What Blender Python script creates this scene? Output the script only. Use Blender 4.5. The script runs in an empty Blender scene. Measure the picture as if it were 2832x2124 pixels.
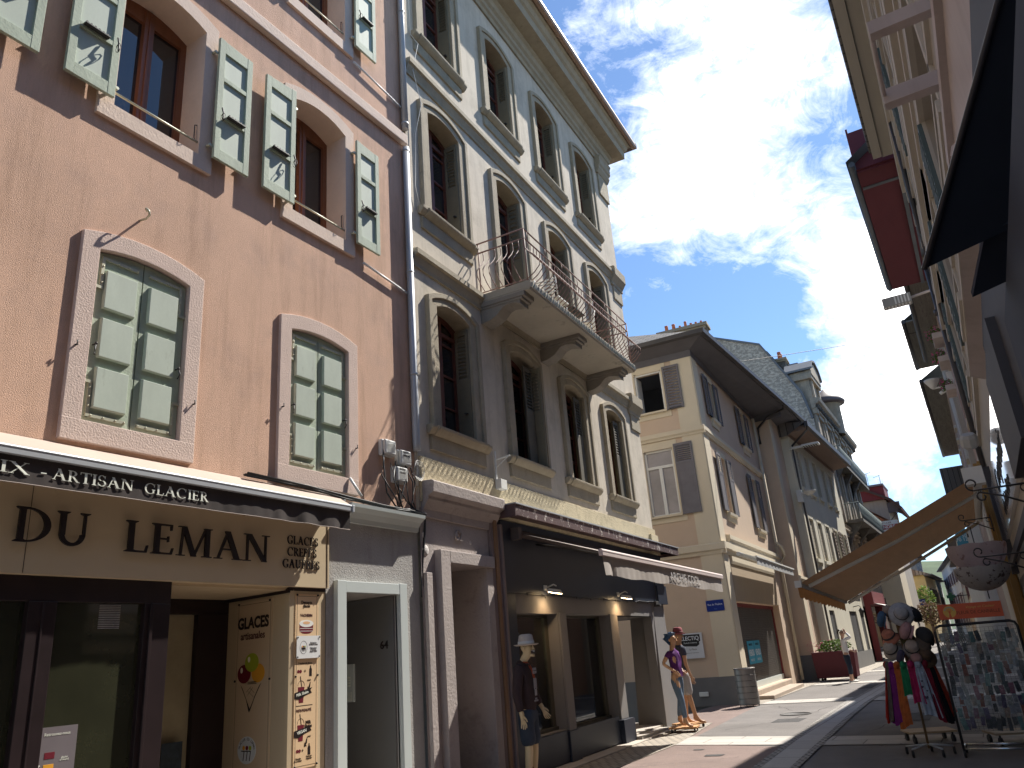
import bpy, bmesh, math, random
from math import sin, cos, pi, radians as rad, hypot, atan2, sqrt
from mathutils import Vector, Matrix
random.seed(7)
scene = bpy.context.scene
# ---------------------------------------------------------------- camera
cd = bpy.data.cameras.new('camera'); cam = bpy.data.objects.new('camera', cd)
scene.collection.objects.link(cam); scene.camera = cam
cd.sensor_width = 36; cd.lens = 27.13; cd.clip_start = .05; cd.clip_end = 3000
cam.matrix_world = Matrix(((0.85529338, 0.23421048, 0.46218901, 0),
                           (0.51250248, -0.25112663, -0.82114349, 0),
                           (-0.07625244, 0.9391916, -0.33482039, 1.6),
                           (0, 0, 0, 1)))
# ---------------------------------------------------------------- light
SUN = Vector((.276, .784, 1)).normalized()
EL = math.asin(SUN.z); AZ = atan2(SUN.x, SUN.y)
scene.view_settings.view_transform = 'Standard'; scene.view_settings.look = 'None'
scene.view_settings.exposure = 1.25; scene.view_settings.gamma = 1
sl = bpy.data.lights.new('sun', 'SUN'); sl.energy = 3.8; sl.angle = rad(.5); sl.color = (1, .945, .86)
so = bpy.data.objects.new('sun', sl); scene.collection.objects.link(so)
so.rotation_euler = SUN.to_track_quat('Z', 'Y').to_euler()
W = bpy.data.worlds.new('World'); scene.world = W; W.use_nodes = True
nt = W.node_tree; nt.nodes.clear()
def NN(t, ty, **k):
    n = t.nodes.new(ty)
    for a, b in k.items():
        if a.startswith('i_'): n.inputs[a[2:].replace('_', ' ')].default_value = b
        else: setattr(n, a, b)
    return n
def mth(t, op, a, b=None, c=None, clamp=False):
    n = t.nodes.new('ShaderNodeMath'); n.operation = op; n.use_clamp = clamp
    for i, v in enumerate((a, b, c)):
        if v is None: continue
        if hasattr(v, 'links') or hasattr(v, 'is_linked'): t.links.new(v, n.inputs[i])
        else: n.inputs[i].default_value = v
    return n.outputs[0]
sky = NN(nt, 'ShaderNodeTexSky', sky_type='NISHITA', sun_disc=False, sun_elevation=EL, sun_rotation=AZ, air_density=1.0, dust_density=.15, ozone_density=2.0)
tc = NN(nt, 'ShaderNodeTexCoord')
def wmap(sc, loc=(0, 0, 0), rot=(0, 0, 0)):
    m = NN(nt, 'ShaderNodeMapping'); m.inputs['Scale'].default_value = sc; m.inputs['Location'].default_value = loc; m.inputs['Rotation'].default_value = rot
    nt.links.new(tc.outputs['Generated'], m.inputs['Vector']); return m.outputs[0]
def wnoise(v, s, d, r, dist=0):
    n = NN(nt, 'ShaderNodeTexNoise', i_Scale=s, i_Detail=d, i_Roughness=r, i_Distortion=dist); nt.links.new(v, n.inputs['Vector']); return n.outputs['Fac']
cv = wmap((1, 1, 1.5), (3.1, .7, 1.3), (0.2, .5, .3))
n1 = wnoise(cv, 4.6, 14, .64, .45)
n2 = wnoise(wmap((1, .7, 1.4), (7.7, 2.2, .4), (.3, -.4, .8)), 16, 12, .7, .9)
n3 = wnoise(wmap((1, 1, 2.2), (1.7, 5.2, 9.4)), 2.0, 5, .55, .2)
def blob(d, k, amp):   # soft coverage bump round a sky direction
    v = Vector(d).normalized()
    dp = NN(nt, 'ShaderNodeVectorMath', operation='DOT_PRODUCT'); nt.links.new(tc.outputs['Generated'], dp.inputs[0]); dp.inputs[1].default_value = v
    e = mth(nt, 'MULTIPLY', mth(nt, 'SUBTRACT', dp.outputs['Value'], 1.0), k)
    return mth(nt, 'MULTIPLY', mth(nt, 'EXPONENT', e), amp)
BL = [((-.16, .77, .6), 50, .47), ((-.07, .76, .64), 60, .2), ((-.13, .865, .48), 260, .24), ((.0, .915, .41), 200, .50), ((-.031, .962, .27), 110, .36), ((-.109, .964, .25), 150, .22), ((-.04, .985, .17), 150, .12), ((-.24, .83, .5), 120, .26), ((-.2, .92, .33), 150, .12),
      ((-.19, .894, .403), 90, -.26), ((-.147, .93, .338), 120, -.2), ((-.095, .851, .517), 600, -.16), ((.005, .87, .49), 300, -.26), ((-.257, .684, .683), 200, -.15)]
cov = None
for b in BL:
    o = blob(*b); cov = o if cov is None else mth(nt, 'ADD', cov, o)
dens = mth(nt, 'ADD', mth(nt, 'ADD', mth(nt, 'MULTIPLY', n1, 1.3), mth(nt, 'MULTIPLY', n2, .78)), cov)
dens = mth(nt, 'SUBTRACT', dens, 1.345)
fac = mth(nt, 'MULTIPLY', mth(nt, 'ADD', dens, .07), 3.4, clamp=True)
shade = mth(nt, 'MULTIPLY_ADD', n3, .9, .45)
cc = NN(nt, 'ShaderNodeMix', data_type='RGBA'); cc.inputs[6].default_value = (3.9, 4.2, 4.8, 1); cc.inputs[7].default_value = (15.5, 15, 14.2, 1)
cf = mth(nt, 'MULTIPLY', mth(nt, 'SUBTRACT', mth(nt, 'MULTIPLY', dens, 3.4), .35, clamp=True), shade, clamp=True)
nt.links.new(cf, cc.inputs[0])
tint = NN(nt, 'ShaderNodeMix', data_type='RGBA', blend_type='MULTIPLY'); tint.inputs[0].default_value = 1; tint.inputs[7].default_value = (.40, .46, .52, 1)
nt.links.new(sky.outputs[0], tint.inputs[6])
mx = NN(nt, 'ShaderNodeMix', data_type='RGBA'); nt.links.new(fac, mx.inputs[0]); nt.links.new(tint.outputs[2], mx.inputs[6]); nt.links.new(cc.outputs[2], mx.inputs[7])
bg = NN(nt, 'ShaderNodeBackground', i_Strength=.15); nt.links.new(mx.outputs[2], bg.inputs[0])
wo = NN(nt, 'ShaderNodeOutputWorld'); nt.links.new(bg.outputs[0], wo.inputs[0])
try:
    W.cycles.sampling_method = 'MANUAL'; W.cycles.sample_map_resolution = 512
except Exception: pass
scene.cycles.max_bounces = 8; scene.cycles.transparent_max_bounces = 16
# ---------------------------------------------------------------- materials
MC = {}
def mat(name, col, rough=.85, var=.1, vs=1.5, col2=None, p2=.6, s2=3, bump=0, bs=80, streak=0, metal=0, spec=.4, emit=None, es=1, trans=0, aniso=(1, 1, 1), sharp=.12, fine=0):
    if name in MC: return MC[name]
    m = bpy.data.materials.new(name); m.use_nodes = True; t = m.node_tree; P = t.nodes['Principled BSDF']; MC[name] = m
    P.inputs['Roughness'].default_value = rough; P.inputs['Metallic'].default_value = metal
    P.inputs['Specular IOR Level'].default_value = spec
    g = NN(t, 'ShaderNodeNewGeometry').outputs['Position']
    def noise(s, d=5, r=.6, sc=(1, 1, 1)):
        mp = NN(t, 'ShaderNodeMapping'); mp.inputs['Scale'].default_value = sc; t.links.new(g, mp.inputs['Vector'])
        n = NN(t, 'ShaderNodeTexNoise', i_Scale=s, i_Detail=d, i_Roughness=r); t.links.new(mp.outputs[0], n.inputs['Vector']); return n.outputs['Fac']
    c = (*col, 1); out = None
    a = NN(t, 'ShaderNodeMix', data_type='RGBA'); 
    a.inputs[6].default_value = tuple(x * (1 - var) for x in col) + (1,); a.inputs[7].default_value = tuple(min(1, x * (1 + var)) for x in col) + (1,)
    mr = NN(t, 'ShaderNodeMapRange', i_From_Min=.3, i_From_Max=.7); t.links.new(noise(vs, 6, .65, aniso), mr.inputs[0]); t.links.new(mr.outputs[0], a.inputs[0]); out = a.outputs[2]
    if fine:
        b = NN(t, 'ShaderNodeMix', data_type='RGBA', blend_type='MULTIPLY'); b.inputs[0].default_value = 1
        v = mth(t, 'MULTIPLY_ADD', noise(bs * .7, 3, .6), fine * 2, 1 - fine); t.links.new(out, b.inputs[6]); t.links.new(v, b.inputs[7]); out = b.outputs[2]
    if col2:
        b = NN(t, 'ShaderNodeMix', data_type='RGBA'); b.inputs[7].default_value = (*col2, 1); t.links.new(out, b.inputs[6])
        mr = NN(t, 'ShaderNodeMapRange', i_From_Min=p2, i_From_Max=p2 + sharp); t.links.new(noise(s2, 8, .7, aniso), mr.inputs[0]); t.links.new(mr.outputs[0], b.inputs[0]); out = b.outputs[2]
    if streak:
        b = NN(t, 'ShaderNodeMix', data_type='RGBA', blend_type='MULTIPLY'); b.inputs[7].default_value = (.5, .47, .42, 1); t.links.new(out, b.inputs[6])
        mr = NN(t, 'ShaderNodeMapRange', i_From_Min=.48, i_From_Max=.8); t.links.new(noise(1.6, 8, .68, (3.2, 3.2, .35)), mr.inputs[0])
        t.links.new(mth(t, 'MULTIPLY', mr.outputs[0], streak), b.inputs[0]); out = b.outputs[2]
    t.links.new(out, P.inputs['Base Color'])
    if bump:
        bn = NN(t, 'ShaderNodeBump', i_Strength=min(1, bump), i_Distance=.01 * max(1, bump)); t.links.new(noise(bs, 4, .6), bn.inputs['Height']); t.links.new(bn.outputs[0], P.inputs['Normal'])
    if emit: P.inputs['Emission Color'].default_value = (*emit, 1); P.inputs['Emission Strength'].default_value = es
    if trans:
        tr = NN(t, 'ShaderNodeBsdfTranslucent'); t.links.new(out, tr.inputs[0]); ms = NN(t, 'ShaderNodeMixShader'); ms.inputs[0].default_value = trans
        t.links.new(P.outputs[0], ms.inputs[1]); t.links.new(tr.outputs[0], ms.inputs[2]); t.links.new(ms.outputs[0], t.nodes['Material Output'].inputs[0])
    return m
def brickmat(name, c1, c2, mortar, sc=1, bw=.4, bh=.14, ms=.012, rough=.85, axis='YZ', bump=.4, var=.2, offset=.5, rot=0):
    """rows of stones / tiles / setts; axis picks which world axes carry the pattern"""
    if name in MC: return MC[name]
    m = bpy.data.materials.new(name); m.use_nodes = True; t = m.node_tree; P = t.nodes['Principled BSDF']; MC[name] = m; P.inputs['Roughness'].default_value = rough
    g = NN(t, 'ShaderNodeNewGeometry').outputs['Position']; s = NN(t, 'ShaderNodeSeparateXYZ'); t.links.new(g, s.inputs[0])
    cb = NN(t, 'ShaderNodeCombineXYZ'); i = {'X': 0, 'Y': 1, 'Z': 2}
    t.links.new(s.outputs[i[axis[0]]], cb.inputs[0]); t.links.new(s.outputs[i[axis[1]]], cb.inputs[1])
    mp = NN(t, 'ShaderNodeMapping'); mp.inputs['Rotation'].default_value = (0, 0, rot); t.links.new(cb.outputs[0], mp.inputs[0])
    nz = NN(t, 'ShaderNodeTexNoise', i_Scale=3.0, i_Detail=3); t.links.new(g, nz.inputs['Vector'])
    vm = NN(t, 'ShaderNodeVectorMath', operation='MULTIPLY_ADD'); t.links.new(nz.outputs['Color'], vm.inputs[0]); vm.inputs[1].default_value = (.04 * var, .04 * var, 0); t.links.new(mp.outputs[0], vm.inputs[2])
    b = NN(t, 'ShaderNodeTexBrick', offset=offset); b.inputs['Scale'].default_value = sc; b.inputs['Brick Width'].default_value = bw; b.inputs['Row Height'].default_value = bh; b.inputs['Mortar Size'].default_value = ms
    b.inputs['Color1'].default_value = (*c1, 1); b.inputs['Color2'].default_value = (*c2, 1); b.inputs['Mortar'].default_value = (*mortar, 1); b.inputs['Mortar Smooth'].default_value = .3
    t.links.new(vm.outputs[0], b.inputs['Vector'])
    n2 = NN(t, 'ShaderNodeTexNoise', i_Scale=7.0, i_Detail=8, i_Roughness=.7); t.links.new(g, n2.inputs['Vector'])
    mm = NN(t, 'ShaderNodeMix', data_type='RGBA', blend_type='MULTIPLY'); mm.inputs[0].default_value = 1; t.links.new(b.outputs['Color'], mm.inputs[6])
    t.links.new(mth(t, 'MULTIPLY_ADD', n2.outputs['Fac'], var * 3, 1 - var * 1.5), mm.inputs[7]); t.links.new(mm.outputs[2], P.inputs['Base Color'])
    bp = NN(t, 'ShaderNodeBump', i_Strength=bump, i_Distance=.02); t.links.new(mth(t, 'SUBTRACT', mth(t, 'MULTIPLY', n2.outputs['Fac'], .3), b.outputs['Fac']), bp.inputs['Height']); t.links.new(bp.outputs[0], P.inputs['Normal'])
    return m
def panemat(name, col, refl=.35, rough=.03):
    """window glass in front of a dark room: dark base, clear coat reflection"""
    return mat(name, col, rough=rough, var=.3, vs=.9, spec=.5 + refl, sharp=.3)
def glassmat(name, tint=(.8, .85, .82), keep=.85, rough=.02, gain=1.0):
    if name in MC: return MC[name]
    m = bpy.data.materials.new(name); m.use_nodes = True; t = m.node_tree; t.nodes.clear(); MC[name] = m
    tr = NN(t, 'ShaderNodeBsdfTransparent'); tr.inputs[0].default_value = (*tint, 1); gl = NN(t, 'ShaderNodeBsdfGlossy', i_Roughness=rough)
    lw = NN(t, 'ShaderNodeFresnel', i_IOR=1.5); ms = NN(t, 'ShaderNodeMixShader'); t.links.new(mth(t, 'MULTIPLY_ADD', lw.outputs[0], gain, (1 - keep) * .4), ms.inputs[0])
    t.links.new(tr.outputs[0], ms.inputs[1]); t.links.new(gl.outputs[0], ms.inputs[2]); o = NN(t, 'ShaderNodeOutputMaterial'); t.links.new(ms.outputs[0], o.inputs[0]); return m
# ---------------------------------------------------------------- mesh helpers
class MB:
    def __init__(s): s.v = []; s.f = []; s.s = []
    def add(s, vs, fs, sm=False):
        n = len(s.v); s.v += [tuple(v) for v in vs]; s.f += [tuple(n + i for i in f) for f in fs]; s.s += [sm] * len(fs); return s
    def box(s, a, b, bev=0):
        (x0, y0, z0), (x1, y1, z1) = a, b
        x0, x1 = sorted((x0, x1)); y0, y1 = sorted((y0, y1)); z0, z1 = sorted((z0, z1))
        return s.add([(x0, y0, z0), (x1, y0, z0), (x1, y1, z0), (x0, y1, z0), (x0, y0, z1), (x1, y0, z1), (x1, y1, z1), (x0, y1, z1)],
                     [(3, 2, 1, 0), (4, 5, 6, 7), (0, 1, 5, 4), (1, 2, 6, 5), (2, 3, 7, 6), (3, 0, 4, 7)])
    def hexa(s, p):   # 8 corners: bottom ring, top ring
        return s.add(p, [(3, 2, 1, 0), (4, 5, 6, 7), (0, 1, 5, 4), (1, 2, 6, 5), (2, 3, 7, 6), (3, 0, 4, 7)])
    def prism(s, pts, fn, a, b):
        """polygon pts (2d) swept between depths a and b; fn(u, v, d) -> 3d"""
        n = len(pts); v = [fn(x, y, a) for x, y in pts] + [fn(x, y, b) for x, y in pts]
        return s.add(v, [tuple(range(n))[::-1], tuple(range(n, 2 * n))] + [(i, (i + 1) % n, n + (i + 1) % n, n + i) for i in range(n)])
    def uz(s, pts, p0, p1): return s.prism(pts, lambda u, z, d: (d, u, z), p0, p1)     # polygon on the facade (u, z)
    def pz(s, pts, u0, u1): return s.prism(pts, lambda p, z, d: (p, d, z), u0, u1)     # profile (p, z) run along u
    def ring(s, o, i, pf, po, pi_):
        """band between outer and inner outline (u, z); front at pf, outer side back to po, reveal back to pi_"""
        n = len(o); v = [(pf, *q) for q in o] + [(pf, *q) for q in i] + [(po, *q) for q in o] + [(pi_, *q) for q in i]
        f = []
        for k in range(n - 1): f += [(k, k + 1, n + k + 1, n + k), (k, 2 * n + k, 2 * n + k + 1, k + 1), (n + k, n + k + 1, 3 * n + k + 1, 3 * n + k)]
        return s.add(v, f)
    def tube(s, pts, r, n=8, cap=True):
        pts = [Vector(p) for p in pts]; L = len(pts); vs = []; rr = r if isinstance(r, (list, tuple)) else [r] * L
        for k, p in enumerate(pts):
            d = (pts[min(k + 1, L - 1)] - pts[max(k - 1, 0)]).normalized()
            a = d.orthogonal() if abs(d.z) > .99 or True else 0
            up = Vector((0, 0, 1)) if abs(d.z) < .95 else Vector((1, 0, 0)); a = d.cross(up).normalized(); b = d.cross(a)
            vs += [p + (a * cos(2 * pi * j / n) + b * sin(2 * pi * j / n)) * rr[k] for j in range(n)]
        fs = [(k * n + j, k * n + (j + 1) % n, (k + 1) * n + (j + 1) % n, (k + 1) * n + j) for k in range(L - 1) for j in range(n)]
        m = len(s.v); s.add(vs, fs, True)
        if cap: s.f += [tuple(m + j for j in range(n)), tuple(m + (L - 1) * n + j for j in range(n))[::-1]]; s.s += [False, False]
        return s
    def lathe(s, prof, c=(0, 0, 0), n=20, sx=1, sy=1, sm=True):
        vs = [(c[0] + r * cos(2 * pi * j / n) * sx, c[1] + r * sin(2 * pi * j / n) * sy, c[2] + z) for r, z in prof for j in range(n)]
        L = len(prof); return s.add(vs, [(k * n + j, k * n + (j + 1) % n, (k + 1) * n + (j + 1) % n, (k + 1) * n + j) for k in range(L - 1) for j in range(n)], sm)
    def ball(s, c, r, n=10, sc=(1, 1, 1)):
        pr = [(max(1e-4, r * sin(pi * k / n)), -r * cos(pi * k / n) * sc[2]) for k in range(n + 1)]; return s.lathe(pr, c, n + 4, sc[0], sc[1])
    def xf(s, M): s.v = [tuple(M @ Vector(v)) for v in s.v]; return s
    def build(s, name, m, parent=None, bevel=0):
        me = bpy.data.meshes.new(name); me.from_pydata(s.v, [], s.f); me.update()
        for p, q in zip(me.polygons, s.s): p.use_smooth = q
        if m: me.materials.append(m)
        o = bpy.data.objects.new(name, me); scene.collection.objects.link(o); o.parent = parent
        b = bmesh.new(); b.from_mesh(me); bmesh.ops.recalc_face_normals(b, faces=b.faces[:]); b.to_mesh(me); b.free()
        if bevel:
            d = o.modifiers.new('bevel', 'BEVEL'); d.width = bevel; d.segments = 2; d.limit_method = 'ANGLE'
        return o
def thing(name, label, cat, loc=(0, 0, 0), deg=0, group=None):
    o = bpy.data.objects.new(name, None); scene.collection.objects.link(o); o.location = loc; o.rotation_euler = (0, 0, rad(deg))
    return tag(o, label, cat, group)
def tag(o, label, cat, group=None):
    o['label'] = label; o['category'] = cat
    if group: o['group'] = group
    return o
def struct(name, mb, m):
    o = mb.build(name, m); o['kind'] = 'structure'; return o
def copy_tree(o, parent=None):
    c = o.copy(); scene.collection.objects.link(c); c.parent = parent
    for k in list(o.children): copy_tree(k, c)
    return c
def orig(o, c):
    """move a mesh object's origin to local point c without moving the mesh"""
    c = Vector(c); o.data.transform(Matrix.Translation(-c)); o.location = o.matrix_basis @ c; return o
def arch(u0, u1, z0, zs, zp, n=8):
    """outline from bottom left, up, over a low arch, down to bottom right"""
    h = max(zp - zs, 1e-4); w = (u1 - u0) / 2; R = (w * w + h * h) / (2 * h); a = math.asin(min(1, w / R)); cu = (u0 + u1) / 2
    return [(u0, z0)] + [(cu + R * sin(-a + 2 * a * k / n), zp - R + R * cos(-a + 2 * a * k / n)) for k in range(n + 1)] + [(u1, z0)]
def wall(u0, u1, z0, z1, holes, p=0., depth=.3, back=None):
    """facade sheet with rectangular holes and their reveals; sides go back `back` metres"""
    us = sorted({u0, u1, *[h[0] for h in holes], *[h[1] for h in holes]}); zs = sorted({z0, z1, *[h[2] for h in holes], *[h[3] for h in holes]})
    us = [u for u in us if u0 <= u <= u1]; zs = [z for z in zs if z0 <= z <= z1]; m = MB()
    for a, b in zip(us, us[1:]):
        for c, d in zip(zs, zs[1:]):
            cu, cz = (a + b) / 2, (c + d) / 2
            if any(h[0] < cu < h[1] and h[2] < cz < h[3] for h in holes): continue
            m.add([(p, a, c), (p, b, c), (p, b, d), (p, a, d)], [(0, 1, 2, 3)])
    for a, b, c, d in holes:
        q = p - depth
        m.add([(p, a, c), (p, b, c), (p, b, d), (p, a, d), (q, a, c), (q, b, c), (q, b, d), (q, a, d)], [(0, 1, 5, 4), (1, 2, 6, 5), (2, 3, 7, 6), (3, 0, 4, 7)])
    if back:
        B = p - back
        m.add([(p, u0, z0), (p, u1, z0), (p, u1, z1), (p, u0, z1), (B, u0, z0), (B, u1, z0), (B, u1, z1), (B, u0, z1)], [(0, 3, 7, 4), (1, 2, 6, 5), (2, 3, 7, 6), (4, 5, 6, 7)])
    return m
TXT_LOCAL = Matrix(((0, 0, 1, 0), (1, 0, 0, 0), (0, 1, 0, 0), (0, 0, 0, 1)))   # text x -> u, y -> z, normal -> p
def text(name, body, size, m, parent, loc, ext=.002, M=TXT_LOCAL, align='CENTER', sx=1, bold=0, rot=0, spacing=1, shear=0):
    c = bpy.data.curves.new(name, 'FONT'); c.body = body; c.size = size; c.extrude = ext; c.align_x = align; c.align_y = 'CENTER'; c.offset = bold; c.resolution_u = 3; c.space_line = .8; c.space_character = spacing; c.shear = shear
    o = bpy.data.objects.new(name, c); scene.collection.objects.link(o); dg = bpy.context.evaluated_depsgraph_get()
    me = bpy.data.meshes.new_from_object(o.evaluated_get(dg)); bpy.data.objects.remove(o); bpy.data.curves.remove(c)
    me.transform(Matrix.Translation(loc) @ M @ Matrix.Rotation(rot, 4, 'Z') @ Matrix.Diagonal((sx, 1, 1, 1)))
    me.materials.clear(); me.materials.append(m); o = bpy.data.objects.new(name, me); scene.collection.objects.link(o); o.parent = parent; return o
# ---- cut serif capitals, drawn as strokes in a unit-high box
def _arc(cx, cy, rx, ry, tv, th, a0, a1, n=14):
    P = []
    for k in range(n):
        a, b = rad(a0 + (a1 - a0) * k / n), rad(a0 + (a1 - a0) * (k + 1) / n)
        P.append([(cx + rx * cos(a), cy + ry * sin(a)), (cx + rx * cos(b), cy + ry * sin(b)), (cx + (rx - tv) * cos(b), cy + (ry - th) * sin(b)), (cx + (rx - tv) * cos(a), cy + (ry - th) * sin(a))])
    return P
def _r(a, b, c, d): return [(a, b), (c, b), (c, d), (a, d)]
def _d(x0, y0, x1, y1, w): return [(x0 - w / 2, y0), (x0 + w / 2, y0), (x1 + w / 2, y1), (x1 - w / 2, y1)]
def _st(x, y0=0, y1=1, t=.15, lo=1, hi=1, s=.09):
    P = [_r(x, y0, x + t, y1)]
    if lo: P.append([(x - s, y0), (x + t + s, y0), (x + t + s * .9, y0 + .03), (x + t, y0 + .08), (x, y0 + .08), (x - s * .9, y0 + .03)])
    if hi: P.append([(x - s, y1), (x + t + s, y1), (x + t + s * .9, y1 - .03), (x + t, y1 - .08), (x, y1 - .08), (x - s * .9, y1 - .03)][::-1])
    return P
def glyph(ch):
    T, h = .15, .055
    if ch == 'I': return _st(.1), .35
    if ch == 'L': return _st(.1) + [_r(.1, 0, .6, h), [(.56, 0), (.62, 0), (.66, .24), (.62, .24)]], .7
    if ch in 'EF':
        P = _st(.1) + [_r(.1, 1 - h, .6, 1), _r(.2, .48, .5, .48 + h), [(.56, .8), (.6, .8), (.61, 1), (.55, 1)], _r(.48, .41, .52, .6)]
        if ch == 'E': P += [_r(.1, 0, .62, h), [(.57, 0), (.62, 0), (.67, .22), (.63, .22)]]
        return P, .72
    if ch == 'D': return _st(.1) + _arc(.3, .5, .6, .5, .16, .05, -90, 90) + [_r(.1, 0, .32, .05), _r(.1, .95, .32, 1)], 1.0
    if ch == 'U': return _st(.1, .3, 1, lo=0) + _st(.72, .3, 1, t=.07, lo=0, s=.1) + _arc(.445, .34, .345, .36, .13, .1, 180, 360), .98
    if ch == 'A': return [_d(.12, 0, .44, 1, .07), _d(.78, 0, .42, 1, .17), _r(.22, .32, .66, .32 + h), _r(.0, 0, .26, .035), _r(.62, 0, .96, .035)], .96
    if ch == 'M': return [_d(.14, 0, .2, 1, .06), _d(.56, 0, .22, 1, .15), _d(.56, 0, .92, 1, .06), _r(.9, 0, 1.05, 1), _r(.02, 0, .27, .035), _r(.82, 0, 1.13, .035), _r(.05, .965, .3, 1), _r(.86, .965, 1.12, 1)], 1.2
    if ch == 'N': return [_r(.12, 0, .18, 1), _d(.8, 0, .2, 1, .17), _r(.8, 0, .86, 1), _r(.02, 0, .28, .035), _r(.7, .965, .97, 1), _r(.02, .965, .3, 1)], 1.0
    if ch in 'PR':
        P = _st(.1) + _arc(.32, .745, .3, .255, .14, .045, -90, 90, 10) + [_r(.1, .955, .34, 1), _r(.1, .49, .34, .535)]
        if ch == 'R': P += [_d(.72, 0, .36, .5, .16), _r(.66, 0, .86, .03)]
        return P, .82 if ch == 'R' else .7
    if ch == 'T': return _st(.3, hi=0) + [_r(.0, 1 - h, .75, 1), [(.0, .78), (.035, .78), (.06, 1), (.0, 1)], [(.715, .78), (.75, .78), (.75, 1), (.69, 1)]], .77
    if ch == 'O': return _arc(.5, .5, .46, .52, .15, .05, 0, 360, 24), 1.0
    if ch in 'CG':
        P = _arc(.52, .5, .48, .52, .15, .05, 48, 312, 18) + [[(.8, .68), (.84, .68), (.86, .98), (.81, .9)]]
        if ch == 'G': P += _st(.72, .08, .42, t=.13, lo=0, s=.08)
        return P, .98
    if ch == 'S': return _arc(.3, .745, .25, .275, .1, .05, 25, 262, 10) + _arc(.33, .26, .27, .28, .12, .05, 82, -160, 10) + [[(.5, .72), (.54, .72), (.55, 1), (.5, .92)], [(.05, .3), (.09, .3), (.11, .06), (.06, .02)]], .66
    if ch == 'X': return [_d(.82, 0, .14, 1, .17), _d(.12, 0, .76, 1, .065), _r(.0, 0, .26, .035), _r(.68, 0, .96, .035), _r(.0, .965, .28, 1), _r(.64, .965, .88, 1)], .94
    if ch == '-': return [_r(.05, .33, .4, .42)], .45
    return [], .35
def serif(name, body, h, m, parent, u0, z0, p, depth=.01, u1=None, sx=1, gap=.03, wave=None):
    """serif lettering on a facade; fitted between u0 and u1 when given"""
    G = [glyph(c) for c in body]; w = sum(g[1] + gap for g in G); k = (u1 - u0) / w if u1 else h * sx
    M_ = MB(); x = 0; e = 0
    for P, adv in G:
        for q in P:
            e = (e + 1) % 5; d = depth + e * .0004; pts = [(u0 + (x + a) * k, z0 + b * h) for a, b in q]
            M_.prism(pts, (lambda u, z, t: (p + t + (wave(u, z) if wave else 0), u, z)), 0, d)
        x += adv + gap
    return M_.build(name, m, parent)
# ================================================================ materials used all over
m_pink = mat('pink_render', (.66, .43, .31), .95, .10, .8, (.54, .36, .275), .50, 1.7, bump=.55, bs=110, streak=.6, fine=.12, sharp=.25)
m_pinkstone = mat('pale_pink_stone', (.70, .56, .46), .9, .06, 2, (.60, .48, .40), .62, 6, bump=.5, bs=40, fine=.05)
m_peel = mat('peeling_pale_stone', (.64, .50, .43), .9, .05, 3, (.52, .42, .36), .66, 7, bump=.6, bs=60, fine=.04, sharp=.06)
m_green = mat('weathered_green_paint', (.38, .44, .34), .75, .12, 5, (.27, .29, .23), .6, 9, bump=.3, bs=40, fine=.08, aniso=(1, 1, .3), sharp=.2)
m_palegreen = mat('pale_green_paint', (.44, .50, .42), .7, .08, 4, (.35, .39, .32), .6, 7, fine=.05, aniso=(1, 1, .4))  # paler green of the shutter panels
m_brownwood = mat('varnished_brown_wood', (.20, .075, .035), .45, .2, 6, fine=.15, aniso=(1, 1, .15))
m_pane = panemat('window_pane', (.018, .02, .022), .5)
m_pane2 = panemat('dark_window_pane', (.02, .02, .022), .45)
m_zinc = mat('zinc_grey_metal', (.42, .44, .46), .45, .06, 3, metal=.2, fine=.04)
m_black = mat('black_plastic', (.02, .02, .022), .5, .1)
m_dark = mat('dark_iron', (.045, .042, .04), .6, .2, 8)
m_white = mat('white_plastic', (.72, .73, .72), .4, .05)
m_offw = mat('off_white_paint', (.68, .68, .64), .6, .06, 3)
m_signcream = mat('cream_sign_panel', (.56, .45, .295), .5, .03, 1)
m_darkbrown = mat('dark_brown_metal', (.022, .014, .015), .35, .2, 3)
m_letter = mat('dark_brown_letter', (.018, .012, .012), .4, .1)
m_greyr = mat('grey_render', (.40, .385, .365), .95, .08, 1.2, (.30, .28, .27), .52, 2.2, bump=.8, bs=50, streak=.6, fine=.06, sharp=.25)
m_alu = mat('pale_green_grey_aluminium', (.55, .60, .58), .45, .04, 1)
m_doorgrey = mat('grey_door_panel', (.16, .16, .155), .4, .05, 1)
m_gold = mat('pale_olive_steel', (.48, .48, .37), .4, .1, metal=.3)
m_awnw = mat('cream_awning_cloth', (.60, .49, .41), .9, .06, 1.5, trans=.25, fine=.03)
m_awnb = mat('dark_brown_awning_cloth', (.05, .04, .037), .9, .25, 3, fine=.2, aniso=(1, 1, .1))
m_letterw = mat('cream_lettering', (.80, .82, .72), .8, .05)
m_stonegrey = mat('dark_room', (.03, .028, .025), .9, .2)
# ================================================================ PINK HOUSE (facade plane x = -6, local frame p outward, u along street)
PH = thing('pink_house', 'pink rendered town house with pale green shutters, leftmost, above the ice cream parlour', 'house', (-6, 0, 0), 0)
WINS = [(1.13, 2.07), (3.40, 4.34), (5.66, 6.58)]       # upper windows
LOWS = [(1.14, 2.06), (3.43, 4.35), (5.69, 6.61)]
holes = [(a - .03, b + .03, 6.77, 8.62) for a, b in WINS] + [(a - .03, b + .03, 9.99, 11.93) for a, b in WINS] + [(a - .03, b + .03, 3.67, 5.40) for a, b in LOWS]
wall(-14, 7.9, 3.30, 14.2, holes, 0, .42, 9).build('wall', m_pink, PH)
MB().box((-.0, -3, 9.05), (.085, 7.9, 9.22)).build('string_course', m_pinkstone, PH, .012)
MB().box((-.0, -3, 13.9), (.35, 7.9, 14.15)).build('eaves_board', m_pinkstone, PH)
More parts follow.
